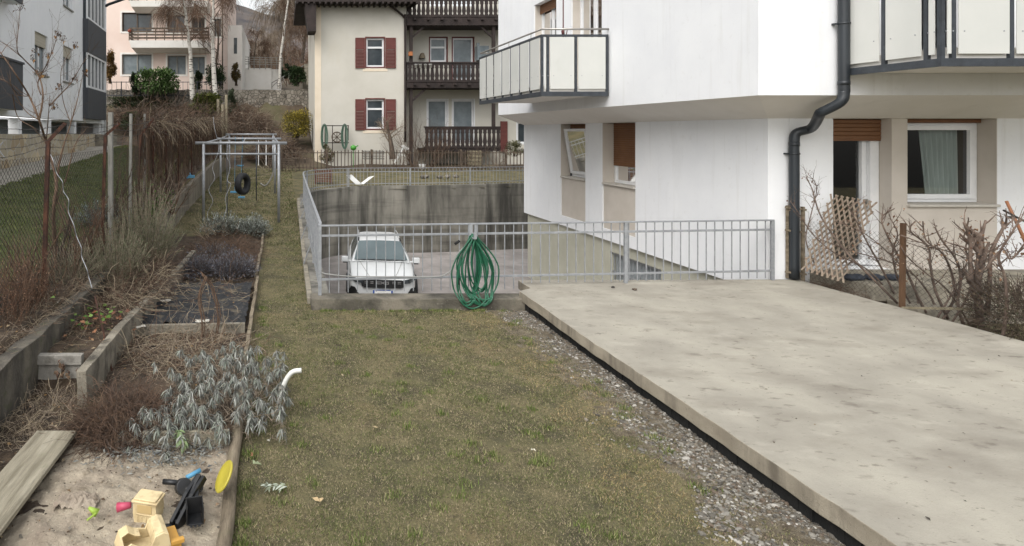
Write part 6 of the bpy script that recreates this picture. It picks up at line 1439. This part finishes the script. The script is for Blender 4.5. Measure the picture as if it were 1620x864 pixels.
for i, (px, D, h, lb_) in enumerate(((400, 58, 5, 'bare brown tree behind the terrace railing, left'), (425, 62, 5.6, 'bare brown tree behind the terrace railing, middle'), (460, 66, 7, 'bare brown tree behind the slender birch'), (385, 70, 5.4, 'bare tree just right of the pink house roofline'), (495, 64, 7, 'bare tree partly hidden by the eave of the cream house'), (415, 80, 5.5, 'farther bare tree on the slope, left'), (445, 85, 6.5, 'farther bare tree on the slope, right'))):
    tree('bare_tree', lb_, px, 100, D, h, 110+i, [m_twig2, m_twig3][i % 2], m_bark, .16, 6, 3, .6, .0, tw=.014, weep=1, nmain=14, spread=1.4, gz=hill(D)-.2, start=.12)
# distant scrub on the slope
mb = MB(); r_ = random.Random(5)
for k in range(2600):
    y = r_.uniform(58, 200); x = r_.uniform(-.45, .12)*y; z = hill(y); h = r_.uniform(1.5, 5)
    for j in range(3): P = [Vector((x, y, z))]; d = Vector((r_.uniform(-.5, .5), 0, 1)); 
    for i in range(4): d = (d + rv(r_, .3)).normalized(); P.append(P[-1] + d*h/4)
    mb.tube(P, .03 + y*.0002, 3, cap=False)
    for j in range(3): q = r_.choice(P[1:]); mb.tube([q, q + Vector((r_.uniform(-1, 1), r_.uniform(-.5, .5), r_.uniform(.2, 1.2)))*h*.25], .02, 3, cap=False)
tag(mb.build('far_wood', m_twig2, loc=(0, 0, 0)), kind='stuff')
# behind the picket fence
m_gfr = mat('dark_trellis', ['2a231f', '3c332c'], 6)
mb = MB(); D = 31.6
for y in (199, 226): mb.beam(W(510, y, D), W(552, y, D), .05, .05)
for x in (514, 526, 546, 551): mb.beam(W(x, 198, D), W(x, 246 if x < 548 else 222, D), .04, .04, up=(0,1,0))
tag(mb.build('trellis', m_gfr), 'dark wooden trellis against the wall of the cream house', 'trellis')
for px, lb_ in ((513, 'wound green hose hanging at the left end of the dark trellis'), (545, 'wound green hose hanging at the right of the dark trellis')):
    mb = MB(); c = W(px, 216, 31.4); 
    for k in range(5): w = .07 + .03*k; mb.tube([(c.x + w*math.cos(a*.3927), 31.4-.02*k, c.z + (.55+.03*k)*math.sin(a*.3927)) for a in range(16)], .014, 5, closed=True)
    tag(mb.build('garden_hose', mat('faded_hose', ['4a6456', '587262'], 4)), lb_, 'hose')
c = W(533, 217, 31.45); mb = MB(); M3 = Matrix.Rotation(R(90), 3, 'X')
mb.tube([(c.x + .26*math.cos(a*.3), 31.45, c.z + .26*math.sin(a*.3)) for a in range(21)], .035, 6, closed=True)
for a in range(4): mb.tube([(c.x + .25*math.cos(a*.785), 31.45, c.z + .25*math.sin(a*.785)), (c.x - .25*math.cos(a*.785), 31.45, c.z - .25*math.sin(a*.785))], .02, 5)
tag(mb.build('wagon_wheel', m_bark), 'small brown wooden wheel hanging on the dark trellis', 'wheel')
mb = MB(); c = W(559, 234, 31.2); mb.lathe([(0, -.14), (.12, -.1), (.16, 0), (.14, .09), (.05, .13), (.05, .16), (0, .16)], c, 14); mb.tube([c + Vector((.12,0,.05)), c + Vector((.25,0,.12))], .03, 6); mb.tube([c + Vector((0,0,-.1)), Vector((c.x, c.y, .7))], .02, 5)
tag(mb.build('watering_can', mat('bright_green', ['3f8a30', '4f9a3c'], 4, .5)), 'bright green plastic watering can behind the picket fence', 'watering can')
def crate(px0, px1, y0, y1, D, label, m, name='crate'):
    mb = MB(); x0, x1 = XX(px0, D), XX(px1, D); z0, z1 = ZZ(y1, D), ZZ(y0, D); n = 4
    for k in range(n): za = lerp(z0, z1, k/n)+.02; zc = lerp(z0, z1, (k+1)/n)-.03; mb.box(x0, x1, D, D+.03, za, zc); mb.box(x0, x1, D+.6, D+.63, za, zc); mb.box(x0, x0+.03, D+.032, D+.598, za, zc); mb.box(x1-.03, x1, D+.032, D+.598, za, zc)
    for x in (x0+.03, x1-.09): mb.box(x, x+.05, D+.031, D+.07, min(z0, .6), z1)
    tag(mb.build(name, m), label, 'crate')
crate(576, 608, 238, 253, 30.6, 'pale slatted crate standing behind the picket fence', m_postconc)
crate(433, 462, 209, 223, 33.4, 'dark wooden planter crate in front of the yellow bush', m_bark)
crate(745, 762, 238, 262, 30.3, 'pale slatted garden box right of the fence middle', m_stake)
tree('gnarled_tree', 'small gnarled pruned tree in front of the lower red shuttered window', 621, 252, 31.0, 2.0, 131, m_twig3, m_bark, .17, 5, 3, .9, .03, nmain=10, spread=2.0, start=.35)
bare_shrub(655, 262, 30.4, 2.9, 'tall dense bare shrub climbing before the wooden balcony', 132, m_redbrown, 14, 6, 2, .55, .02, .016, gz=.6)
bare_shrub(680, 262, 30.6, 2.3, 'dense brown bare shrub right of the tall climbing shrub', 133, m_redbrown, 12, 6, 2, .6, .02, .016, gz=.6)
bare_shrub(632, 262, 30.3, 1.5, 'low bare rose bush behind the picket fence', 134, m_twig2, 9, 5, 2, .6, .02, .014, gz=.6)
bare_shrub(745, 262, 30.8, 1.3, 'low bare bush beneath the lowest wooden balcony', 135, m_twig2, 9, 5, 2, .7, .02, .014, gz=.6)
bare_shrub(785, 262, 30.8, 1.3, 'bare bush near the right end of the picket fence', 136, m_twig3, 9, 5, 2, .7, .02, .014, gz=.6)
bare_shrub(425, 262, 31.2, 2.2, 'bare bush with thin grey twigs behind the metal play frame', 137, m_twig3, 9, 5, 2, .6, .02, .016, gz=.6)
mb = MB(); a = W(624, 258, 30.2); b = W(640, 230, 30.2); mb.beam(a, b, .09, .06); mb.beam(W(636, 231, 30.2), W(646, 236, 30.2), .2, .1); mb.beam(W(630, 244, 30.2), W(640, 246, 30.2), .15, .05)
tag(mb.build('garden_chair', m_white), 'white plastic garden chair tipped over behind the picket fence', 'chair')
mb = MB(); c = W(668, 259, 30.0); mb.lathe([(0, 0), (.14, 0), (.18, .25), (.16, .25), (.12, .03), (0, .03)], (c.x, 30.0, .72), 12); tag(mb.build('flower_pot', m_white), 'white flower pot behind the fence under the wooden balcony', 'flower pot')
mb = MB(); p = W(512, 280, 24.4)
for k in range(5): mb.box(p.x-.35, p.x+.35, 24.4, 24.44, .55+.1*k, .62+.1*k)
mb.box(p.x-.35, p.x-.3, 24.445, 24.9, .4, 1.1); mb.box(p.x+.3, p.x+.35, 24.445, 24.9, .4, 1.1)
tag(mb.build('wooden_bench', mat('reddish_wood', ['5a3c30', '6b4a3c'], 5)), 'reddish slatted wooden bench behind the curved railing', 'bench')
crate(424, 470, 250, 262, 29.0, 'low dark board stack at the picket fence behind the play frame', m_bark, 'board_stack')
mb = MB()
for k in range(5): mb.blob((XX(660+14*k, 27)+rng.uniform(-.1,.1), 26.6+rng.uniform(-.4,.4), .62), (.16, .12, .08), 1, .2)
for k, c_ in enumerate(mb.v[:0]): pass
tag(mb.build('rocks', m_rub), kind='stuff')
# ------------------------------------------------------------ parked car
m_carw = mat('car_white', ['c8caca', 'd0d2d2'], 2, .25, spec=.6); m_cblack = mat('car_black_trim', ['111213', '1a1b1c'], 4, .5); m_cglass = mat('windscreen', ['4c585a', '5a6668'], 1, .06, spec=.8)  # windscreen base colour is lightened to carry the reflected sky
m_chrome = mat('chrome', ['a9abad', 'c0c2c4'], 4, .2, metal=.9); m_lamp = mat('headlamp', ['2a2d30', '54595c'], 9, .12, spec=.8)
car = thing('parked_car', 'white compact car parked nose forward in the sunken driveway', 'car', (2.6, 15.75, -2.05))
CM = Matrix.Translation((2.62, 15.72, -2.05)) @ Matrix.Rotation(R(-6.5), 4, 'Z')
def carmesh(name, V, Fc, m, parent=car, subs=0, bev=0, smooth=True):
    mb = MB(); mb.smooth = smooth; mb.add([CM @ Vector(v) for v in V], Fc); return mb.build(name, m, parent, subs=subs, bev=bev, recalc=True)
st_ = [(0.0, .70, .30, .50, .66, .70, .70), (.05, .80, .26, .52, .74, .78, .79), (.16, .86, .24, .55, .80, .86, .88), (.45, .90, .22, .58, .86, .93, .96), (.8, .905, .22, .60, .90, .98, 1.01), (1.15, .91, .22, .62, .93, 1.01, 1.05), (2.0, .915, .22, .62, .95, 1.02, 1.06), (3.0, .915, .22, .63, .97, 1.04, 1.08), (3.6, .90, .24, .64, .98, 1.06, 1.1), (3.95, .84, .28, .64, .96, 1.06, 1.1), (4.05, .78, .34, .62, .92, 1.0, 1.04)]
V = []; Fc = []
for (y, w, zb_, zm, zs, zh, zc) in st_:
    half = [(w*.94, zb_), (w, zm), (w*.985, zs), (w*.91, zh), (w*.6, zc-.005), (w*.3, zc)]
    V += [(x, y, z) for x, z in half] + [(0, y - (.03 if y < .2 else 0), zc + .004)] + [(-x, y, z) for x, z in half[::-1]]
c = 13
for i in range(len(st_)-1):
    for k in range(c-1): a = i*c+k; Fc.append((a, a+1, a+c+1, a+c))
Fc.append(tuple(range(c))); Fc.append(tuple((len(st_)-1)*c + k for k in range(c))[::-1])
carmesh('body', V, Fc, m_carw, subs=1)
# cabin
ring = lambda y, w, z: [(w, y, z), (w*.72, y - .05, z + .028), (0, y - .08, z + .038), (-w*.72, y - .05, z + .028), (-w, y, z)]
rows = [ring(1.02, .80, 1.01), ring(1.22, .765, 1.14), ring(1.78, .61, 1.45), ring(1.95, .59, 1.48), ring(2.6, .585, 1.50), ring(3.3, .55, 1.46), ring(3.62, .50, 1.40), ring(3.98, .68, 1.08)]
V = [p for r in rows for p in r]; Fc = []
for i in range(len(rows)-1):
    for k in range(4): a = i*5+k; Fc.append((a, a+1, a+6, a+5))
n0 = len(V)
sb = [(.80, 1.02, 1.0), (.83, 2.0, 1.0), (.83, 3.2, 1.02), (.80, 3.98, 1.05)]
V += [(s*x, y, z) for s in (1, -1) for x, y, z in sb]
for s, k0 in ((0, 0), (1, 4)):
    b = n0 + 4*s; idx = [i*5 + k0 for i in range(len(rows))]
    Fc.append((idx[0], idx[1], idx[2], idx[3], b+1)); Fc.append((idx[0], b+1, b)); Fc.append((b+1, idx[3], idx[4], idx[5], b+2)); Fc.append((b+2, idx[5], idx[6], idx[7], b+3))
carmesh('cabin', V, Fc, m_carw, smooth=False, bev=.03)
def surf(rows_, m, name, off=.006):
    V = [(x, y - off, z + off) for r in rows_ for x, y, z in r]; n = len(rows_[0]); Fc = [(i*n+k, i*n+k+1, (i+1)*n+k+1, (i+1)*n+k) for i in range(len(rows_)-1) for k in range(n-1)]; return carmesh(name, V, Fc, m)
def wr(y, w, z): return [(w*f, y - .08*(1-f*f), z + .032*(1-f*f)) for f in (1, .8, .5, 0, -.5, -.8, -1)]
surf([wr(1.06, .735, 1.045), wr(1.24, .70, 1.155), wr(1.5, .65, 1.305), wr(1.75, .595, 1.445)], m_cglass, 'windscreen', .034)
for s in (1, -1):
    for (a, b, c_, d) in (((1.25, 1.05), (1.85, 1.42), (2.35, 1.46), (2.35, 1.05)), ((2.42, 1.05), (2.42, 1.46), (3.2, 1.43), (3.35, 1.07))):
        P = []
        for (y, z) in (a, b, c_, d): w = lerp(.83, .61, (z-1.0)/.5) + .012; P.append((s*w, y, z))
        carmesh('side_window', P, [(0, 1, 2, 3)], m_cglass, smooth=False)
    mb = MB(); mb.obox(CM @ Vector((s*.99, 1.28, 1.03)), (.2, .12, .15), CM.to_3x3()); mb.obox(CM @ Vector((s*.87, 1.3, .98)), (.1, .05, .04), CM.to_3x3()); mb.build('wing_mirror', m_carw, car, bev=.035)
    mb = MB(); mb.obox(CM @ Vector((s*.98, 1.27, .945)), (.15, .1, .03), CM.to_3x3()); mb.build('mirror_foot', m_cblack, car, bev=.01)
    mb = MB(); mb.tube([CM @ Vector((s*.585, y, z)) for y, z in ((1.95, 1.49), (2.1, 1.53), (2.7, 1.55), (3.3, 1.53), (3.45, 1.49))], .012, 6); mb.build('roof_rail', m_carw, car)
    mb = MB(); mb.tube([CM @ Vector((s*.60, y, z)) for y, z in ((1.80, 1.475), (1.98, 1.525))], .022, 6); mb.build('rail_foot', m_cblack, car)
    for y in (.82, 3.4):
        mb = MB(); c0 = CM @ Vector((s*.72, y, .32)); c1 = CM @ Vector((s*.925, y, .32)); mb.tube([c0, c1], .32, 24); wh = mb.build('wheel', m_tyre, car)
        mb = MB(); mb.tube([CM @ Vector((s*.926, y, .32)), CM @ Vector((s*.932, y, .32))], .2, 20); mb.build('rim', m_chrome, wh)
        mb = MB(); mb.tube([CM @ Vector((s*.93, y + .39*math.cos(a), .32 + .39*math.sin(a))) for a in [math.pi*k/12 for k in range(13)]], .03, 6); mb.build('arch_trim', m_cblack, car)
    # headlamp, lower corner insert
    carmesh('headlight', [(s*.52, -.075, .69), (s*.70, -.04, .70), (s*.875, .10, .78), (s*.87, .14, .86), (s*.68, -.03, .81), (s*.52, -.065, .79)], [(0, 1, 2, 3, 4, 5)], m_lamp, smooth=False)
    carmesh('bumper_insert', [(s*.55, -.07, .30), (s*.80, -.03, .30), (s*.89, .06, .44), (s*.82, -.01, .60), (s*.72, -.055, .58)], [(0, 1, 2, 3, 4)], m_cblack, smooth=False)
carmesh('grille', [(-.54, -.06, .60), (.54, -.06, .60), (.57, -.055, .72), (.50, -.06, .785), (-.50, -.06, .785), (-.57, -.055, .72), (-.46, -.06, .57), (.46, -.06, .57)], [(0, 6, 7, 1, 2, 3, 4, 5)], m_cblack, smooth=False)
mb = MB()
def cb(x0, x1, z0, z1, y=-.075): mb.obox(CM @ Vector(((x0+x1)/2, y, (z0+z1)/2)), (x1-x0, .012, z1-z0), CM.to_3x3())
for s in (-1, 1):
    for (x0, x1) in ((.24, .33), (.38, .47)):
        for z in (.685, .725): cb(*sorted((s*x0, s*x1)), z, z+.018)
    for z in (.67, .72): cb(*sorted((s*.02, s*.14)), z, z+.022)
    cb(*sorted((s*.14, s*.16)), .67, .742); cb(*sorted((s*.0, s*.035)), .69, .722)
mb.build('emblem', m_chrome, car)
mb = MB(); mb.obox(CM @ Vector((0, -.065, .46)), (.52, .014, .11), CM.to_3x3()); pl = mb.build('number_plate', m_white, car)
mb = MB(); 
for s in (-1, 1): mb.obox(CM @ Vector((s*.235, -.074, .46)), (.045, .006, .108), CM.to_3x3())
mb.obox(CM @ Vector((0, -.074, .515)), (.4, .006, .02), CM.to_3x3())
mb.build('plate_band', mat('plate_blue', ['2a4a8a', '34549a'], 3, .5), pl)
mb = MB(); mb.obox(CM @ Vector((0, -.05, .36)), (1.0, .01, .1), CM.to_3x3()); mb.build('lower_intake', m_cblack, car)
for s in (-1, 1):
    mb = MB(); mb.tube([CM @ Vector(p) for p in ((s*.30, -.02, .80), (s*.42, .3, .925), (s*.52, .7, 1.0), (s*.58, 1.0, 1.045))], .006, 5); mb.build('bonnet_crease', m_postconc, car)
    mb = MB(); mb.tube([CM @ Vector(p) for p in ((s*.84, .16, .885), (s*.845, .5, .945), (s*.85, .95, 1.0))], .006, 5); mb.build('panel_gap', m_cblack, car)
mb = MB(); mb.tube([CM @ Vector(p) for p in ((-.62, 1.02, 1.055), (0, .97, 1.075), (.62, 1.02, 1.055))], .014, 5); mb.build('wiper', m_cblack, car)
# ------------------------------------------------------------ right: house platform, fence, trellis, pruned hedge
mb = MB(); mb.box(8.42, 14, 8.55, 9.598, .18, .40); mb.box(8.6, 14, 8.1, 8.548, .0, .22); st_o = mb.build('house_steps', m_kerbtop, bev=.01); tag(st_o, 'grey concrete platform with a lower step along the house wall behind the fence', 'steps')
m_blackbag = mat('navy_cloth', ['262c36', '343b46'], 5, .8, .6, 20)
for px, y, s, lb_ in ((1345, 437, 1, 'left dark blue bag lying on the platform below the door'), (1378, 437, .8, 'middle dark blue bag on the platform below the door'), (1408, 437, .7, 'right dark blue bag on the platform by the wall')):
    p = G(px, y+6, .4); mb = MB()
    for k in range(3): mb.blob((p.x + .05*k*s, p.y, .44), (.1*s, .08, .05), 2, .12)
    tag(mb.build('cloth_bag', m_blackbag), lb_, 'bag')
m_lattice = mat('lattice_wood', ['776b5d', '8c7f70', '725d4e'], 6, .93, .5, 30, stretch=(3,3,3), dirt=[('5d5044', 7, .55, .72, S1, .6)])
tl = thing('lattice_trellis', 'expanding diamond lattice of weathered wood leaning behind the dead hedge', 'trellis', W(1325, 440, 9.2)); mbA, mbB = MB(), MB()
# corners of the leaning lattice parallelogram, measured across the photo
A0, A1, B0, B1 = W(1270, 425, 9.25), W(1315, 310, 9.40), W(1335, 445, 8.75), W(1385, 322, 9.25)
n = 8
def bil(u, v): return A0.lerp(B0, u).lerp(A1.lerp(B1, u), v)
nrm = (B0-A0).cross(A1-A0).normalized()
for k in range(-n+1, n):
    for s, mbx in ((0, mbA), (1, mbB)):
        u0, v0, u1, v1 = k/n, 0, (k+n)/n, 1
        t0 = max(0, -u0/(u1-u0)); t1 = min(1, (1-u0)/(u1-u0))
        if t1 - t0 < .08: continue
        f = lambda t: (u0+(u1-u0)*t, t)
        (ua, va), (ub, vb) = f(t0), f(t1)
        if s: ua, ub = 1-ua, 1-ub
        p, q = bil(ua, va), bil(ub, vb); d = (q-p).normalized(); o = nrm*(.012*s)
        mbx.beam(p - d*.03 + o, q + d*.03 + o, .022, .008, up=nrm)
mbA.build('lattice_slats', m_lattice, tl); mbB.build('lattice_slats', m_lattice, tl)
# right chain link fence along the terrace
rf = thing('wire_fence', 'sagging chain link fence with wooden posts along the right edge of the terrace', 'fence', (8.35, 9.4, .25))
p0 = W(1272, 445, 9.55); p0.z = .2; p1 = W(1428, 490, 8.08); p1.z = .15
mb = MB(); m_post = m_stake
for (px, yt, yb, D, w) in ((1270, 327, 445, 9.50, .04), (1246, 325, 440, 9.56, .035)):
    mb = MB(); mb.beam(W(px, yb, D), W(px, yt, D), w, w, up=(0,1,0)); mb.build('post', m_log, rf)
mb = MB()
for y in (330, 366, 432): mb.beam(W(1243, y-2, 9.52), W(1275, y+2, 9.5), .035, .03)
mb.build('rail', m_log, rf)
mb = MB(); mb.beam(W(1427, 492, 8.08), W(1429, 353, 8.08), .052, .04, up=(0,1,0)); mb.build('post', mat('brown_post', ['44301f', '5f4631'], 8, .9, .5, 40, stretch=(1,1,.2)), rf)
mb = MB(); mb.beam(W(1427, 487, 8.05), W(1540, 489, 7.4), .025, .03); mb.build('rail', m_stake, rf)
mb = MB(); chain(mb, (8.30, 9.5), (W(1428, 0, 8.08).x, 8.08), .30, 1.20, .055, .0018); chain(mb, (W(1428, 0, 8.08).x, 8.1), (W(1590, 0, 7.0).x, 7.0), .28, 1.15, .055, .0018); mb.build('wire_mesh', m_wire, rf)
# pruned hedge stems
def pstem(name, label, pts, D0, D1, r0, r1, seed, kids=5, L=.25, leaves=0):
    r_ = random.Random(seed); n = len(pts); P = [W(x, y, lerp(D0, D1, i/(n-1))) for i, (x, y) in enumerate(pts)]; Q = catmull(P, 5); m = len(Q); t = thing(name, label, 'shrub', P[0]); mb = MB()
    mb.tube(Q, [.78*(r0 + (r1-r0)*i/(m-1))*(1 + .18*NZ(i*.9, seed)) for i in range(m)], 7)
    for k in range(kids):
        i = r_.randrange(m//4, m-1); d = (Q[i+1]-Q[i]).normalized() + rv(r_, 1.0) + Vector((0, 0, .3)); grow(mb, r_, Q[i], d, L*r_.uniform(.5, 1.2), r1*.75, 1, 2, 4, .25, .02, .7, .55, rs=.6)
    if leaves:
        Lf = Leaves()
        for k in range(leaves): i = r_.randrange(m//3, m); Lf.leaf(Q[i] + rv(r_, .09), rv(r_, 1) + Vector((0,0,-.4)), r_.uniform(.03, .055), .025, r_.choice(['5f4636', '6f5542', '806650', '543f33', '8f7660']), .5, r_=r_)
        mb.build('branch', m_pruned, t); Lf.build('dead_leaves', t)
    else: mb.build('branch', m_pruned, t)
    return t
HS = [([(1420, 480), (1380, 440), (1340, 400), (1300, 345), (1285, 300), (1275, 280)], 8.3, 9.0, .022, .006, 'long pruned branch arching left over the lattice trellis'),
 ([(1415, 465), (1395, 425), (1370, 380), (1352, 345), (1340, 325)], 8.5, 8.9, .018, .008, 'branch crossing the right part of the lattice trellis'),
 ([(1465, 495), (1450, 465), (1430, 420), (1405, 375), (1395, 345), (1415, 330)], 8.1, 8.3, .022, .009, 'pruned stem left of the brown fence post top'),
 ([(1485, 500), (1470, 465), (1440, 430), (1400, 412), (1340, 395), (1290, 375)], 8.2, 8.8, .018, .006, 'thin low branch crossing leftward through the wire fence'),
 ([(1500, 505), (1480, 460), (1472, 420), (1468, 390), (1440, 365), (1448, 350)], 7.9, 8.1, .022, .010, 'pruned stem right of the brown fence post'),
 ([(1490, 508), (1510, 470), (1505, 430), (1490, 400), (1465, 380), (1460, 350)], 7.9, 8.0, .020, .010, 'curved pruned stem second right of the brown fence post'),
 ([(1525, 515), (1515, 480), (1520, 440), (1512, 410), (1490, 380), (1480, 362)], 7.8, 7.9, .024, .010, 'pruned stem with forked stub top, third right of the brown fence post'),
 ([(1480, 508), (1500, 475), (1515, 450), (1530, 430)], 7.8, 7.9, .016, .008, 'short slanted stem low in the wire fence'),
 ([(1425, 372), (1460, 385), (1500, 398), (1545, 412), (1570, 400)], 8.0, 7.6, .010, .006, 'thin horizontal branch along the top of the wire fence'),
 ([(1585, 540), (1592, 490), (1590, 440), (1580, 405), (1600, 370), (1615, 345)], 7.0, 7.0, .022, .010, 'pruned stem at the right edge below the leaning rake'),
 ([(1400, 455), (1370, 425), (1320, 400), (1285, 370), (1262, 335), (1250, 318)], 8.6, 9.3, .014, .006, 'thin low branch reaching toward the downpipe'),
 ([(1290, 420), (1275, 380), (1283, 340), (1292, 300), (1285, 282)], 9.3, 9.3, .012, .006, 'upright twig close to the downpipe'),
 ([(1440, 480), (1420, 440), (1412, 400), (1420, 370), (1408, 345)], 8.2, 8.3, .016, .008, 'crooked stem just left of the brown fence post'),
 ([(1455, 490), (1440, 440), (1400, 395), (1360, 365), (1320, 350)], 8.3, 8.7, .014, .006, 'slanting branch passing behind the brown fence post'),
 ([(1535, 515), (1500, 460), (1462, 430), (1435, 405), (1420, 380)], 7.8, 8.1, .014, .007, 'long slanting stem crossing others right of the brown post'),
 ([(1505, 512), (1530, 470), (1540, 430), (1528, 395), (1535, 365)], 7.7, 7.7, .015, .008, 'stem just left of the russet leaved trunk'),
 ([(1560, 425), (1585, 395), (1600, 410), (1625, 380)], 7.0, 6.8, .016, .010, 'zigzag grey branch at the right edge')]
for i, (pts, D0, D1, r0, r1, lb_) in enumerate(HS): pstem('pruned_shrub', lb_, pts, D0, D1, r0, r1, 200+i, 15 if i < 14 else 7, .26, 16)
t = pstem('pruned_shrub', 'thick pruned shrub trunk with cut knuckle top and russet leaves', [(1548, 530), (1550, 490), (1545, 450), (1552, 410), (1548, 370)], 7.4, 7.5, .055, .05, 230, 10, .3, 90)
pstem('pruned_shrub', 'thick forked arm beside the russet leaved pruned trunk', [(1562, 500), (1566, 440), (1568, 400), (1585, 365), (1592, 352)], 7.4, 7.4, .03, .018, 231, 7, .25, 30)
pstem('pruned_shrub', 'thick stub arm left of the pruned trunk top', [(1540, 470), (1535, 420), (1535, 380), (1525, 352)], 7.45, 7.4, .03, .018, 232, 8, .22, 40)
# dark bush at lower right
def darkbush(name, label, c, rad, N, seed):
    r_ = random.Random(seed); t = thing(name, label, 'shrub', (c[0], c[1], c[2]-rad[2])); st = MB(); L = Leaves()
    for k in range(N):
        v = rv(r_, 1)
        if v.length > 1: v.normalize()
        p = Vector((c[0]+v.x*rad[0], c[1]+v.y*rad[1], c[2]+v.z*rad[2])); d = (v + rv(r_, .7) + Vector((0,0,.3))).normalized(); q = p + d*r_.uniform(.08, .2); st.tube([p, (p+q)/2 + rv(r_, .015), q], .002, 3, cap=False)
        for j in range(3): L.leaf(p.lerp(q, r_.random()), rv(r_, 1), .03, .009, r_.choice(['2f3324', '3c3f2c', '4a4632', '3a2f26', '544a38']), .2, r_=r_)
    st.build('twig', m_twig, t); L.build('foliage', t); return t
c = W(1605, 480, 7.0); darkbush('evergreen_shrub', 'dark twiggy evergreen shrub at the right edge beside the terrace', (c.x+.2, c.y, .42), (.40, .5, .36), 2600, 240)
fibre_mound('dry_twigs', 'dry leaves and twigs gathered at the terrace corner by the downpipe', (8.35, 9.0, .2), (.18, .5), .1, 350, [m_twig2, m_twig], 242, (.1, .25))
mb = MB(); mb.tube([W(1592, 318, 7.6), W(1612, 360, 7.5), W(1625, 390, 7.4)], .016, 8); o = mb.build('rake', mat('orange_handle', ['7a4d30', '8a5a38'], 3, .6)); tag(o, 'orange wooden tool handle leaning at the right edge by the wall', 'tool')
mb = MB(); mb.tube([W(1588, 333, 7.6), W(1630, 355, 7.2)], .012, 8); mb.lathe([(0,0),(.03,0),(.03,.03),(0,.03)], W(1600, 346, 7.5), 10); tag(mb.build('metal_rod', m_wire), 'dark metal rod crossing the orange handle at the right edge', 'rod')
mb = MB(); q = G(965, 459, .25); mb.blob((XX(964, 9.1), 9.0, .27), (.03, .02, .015), 1, .2)
tag(mb.build('pebble', m_wire), 'small dark stone lying on the terrace near the railing', 'stone')
mb = MB(); mb.blob((XX(1001, 8.95), 8.9, .265), (.045, .03, .02), 1, .2); tag(mb.build('pebble', m_bark), 'larger dark stone on the terrace right of the railing mid post', 'stone')
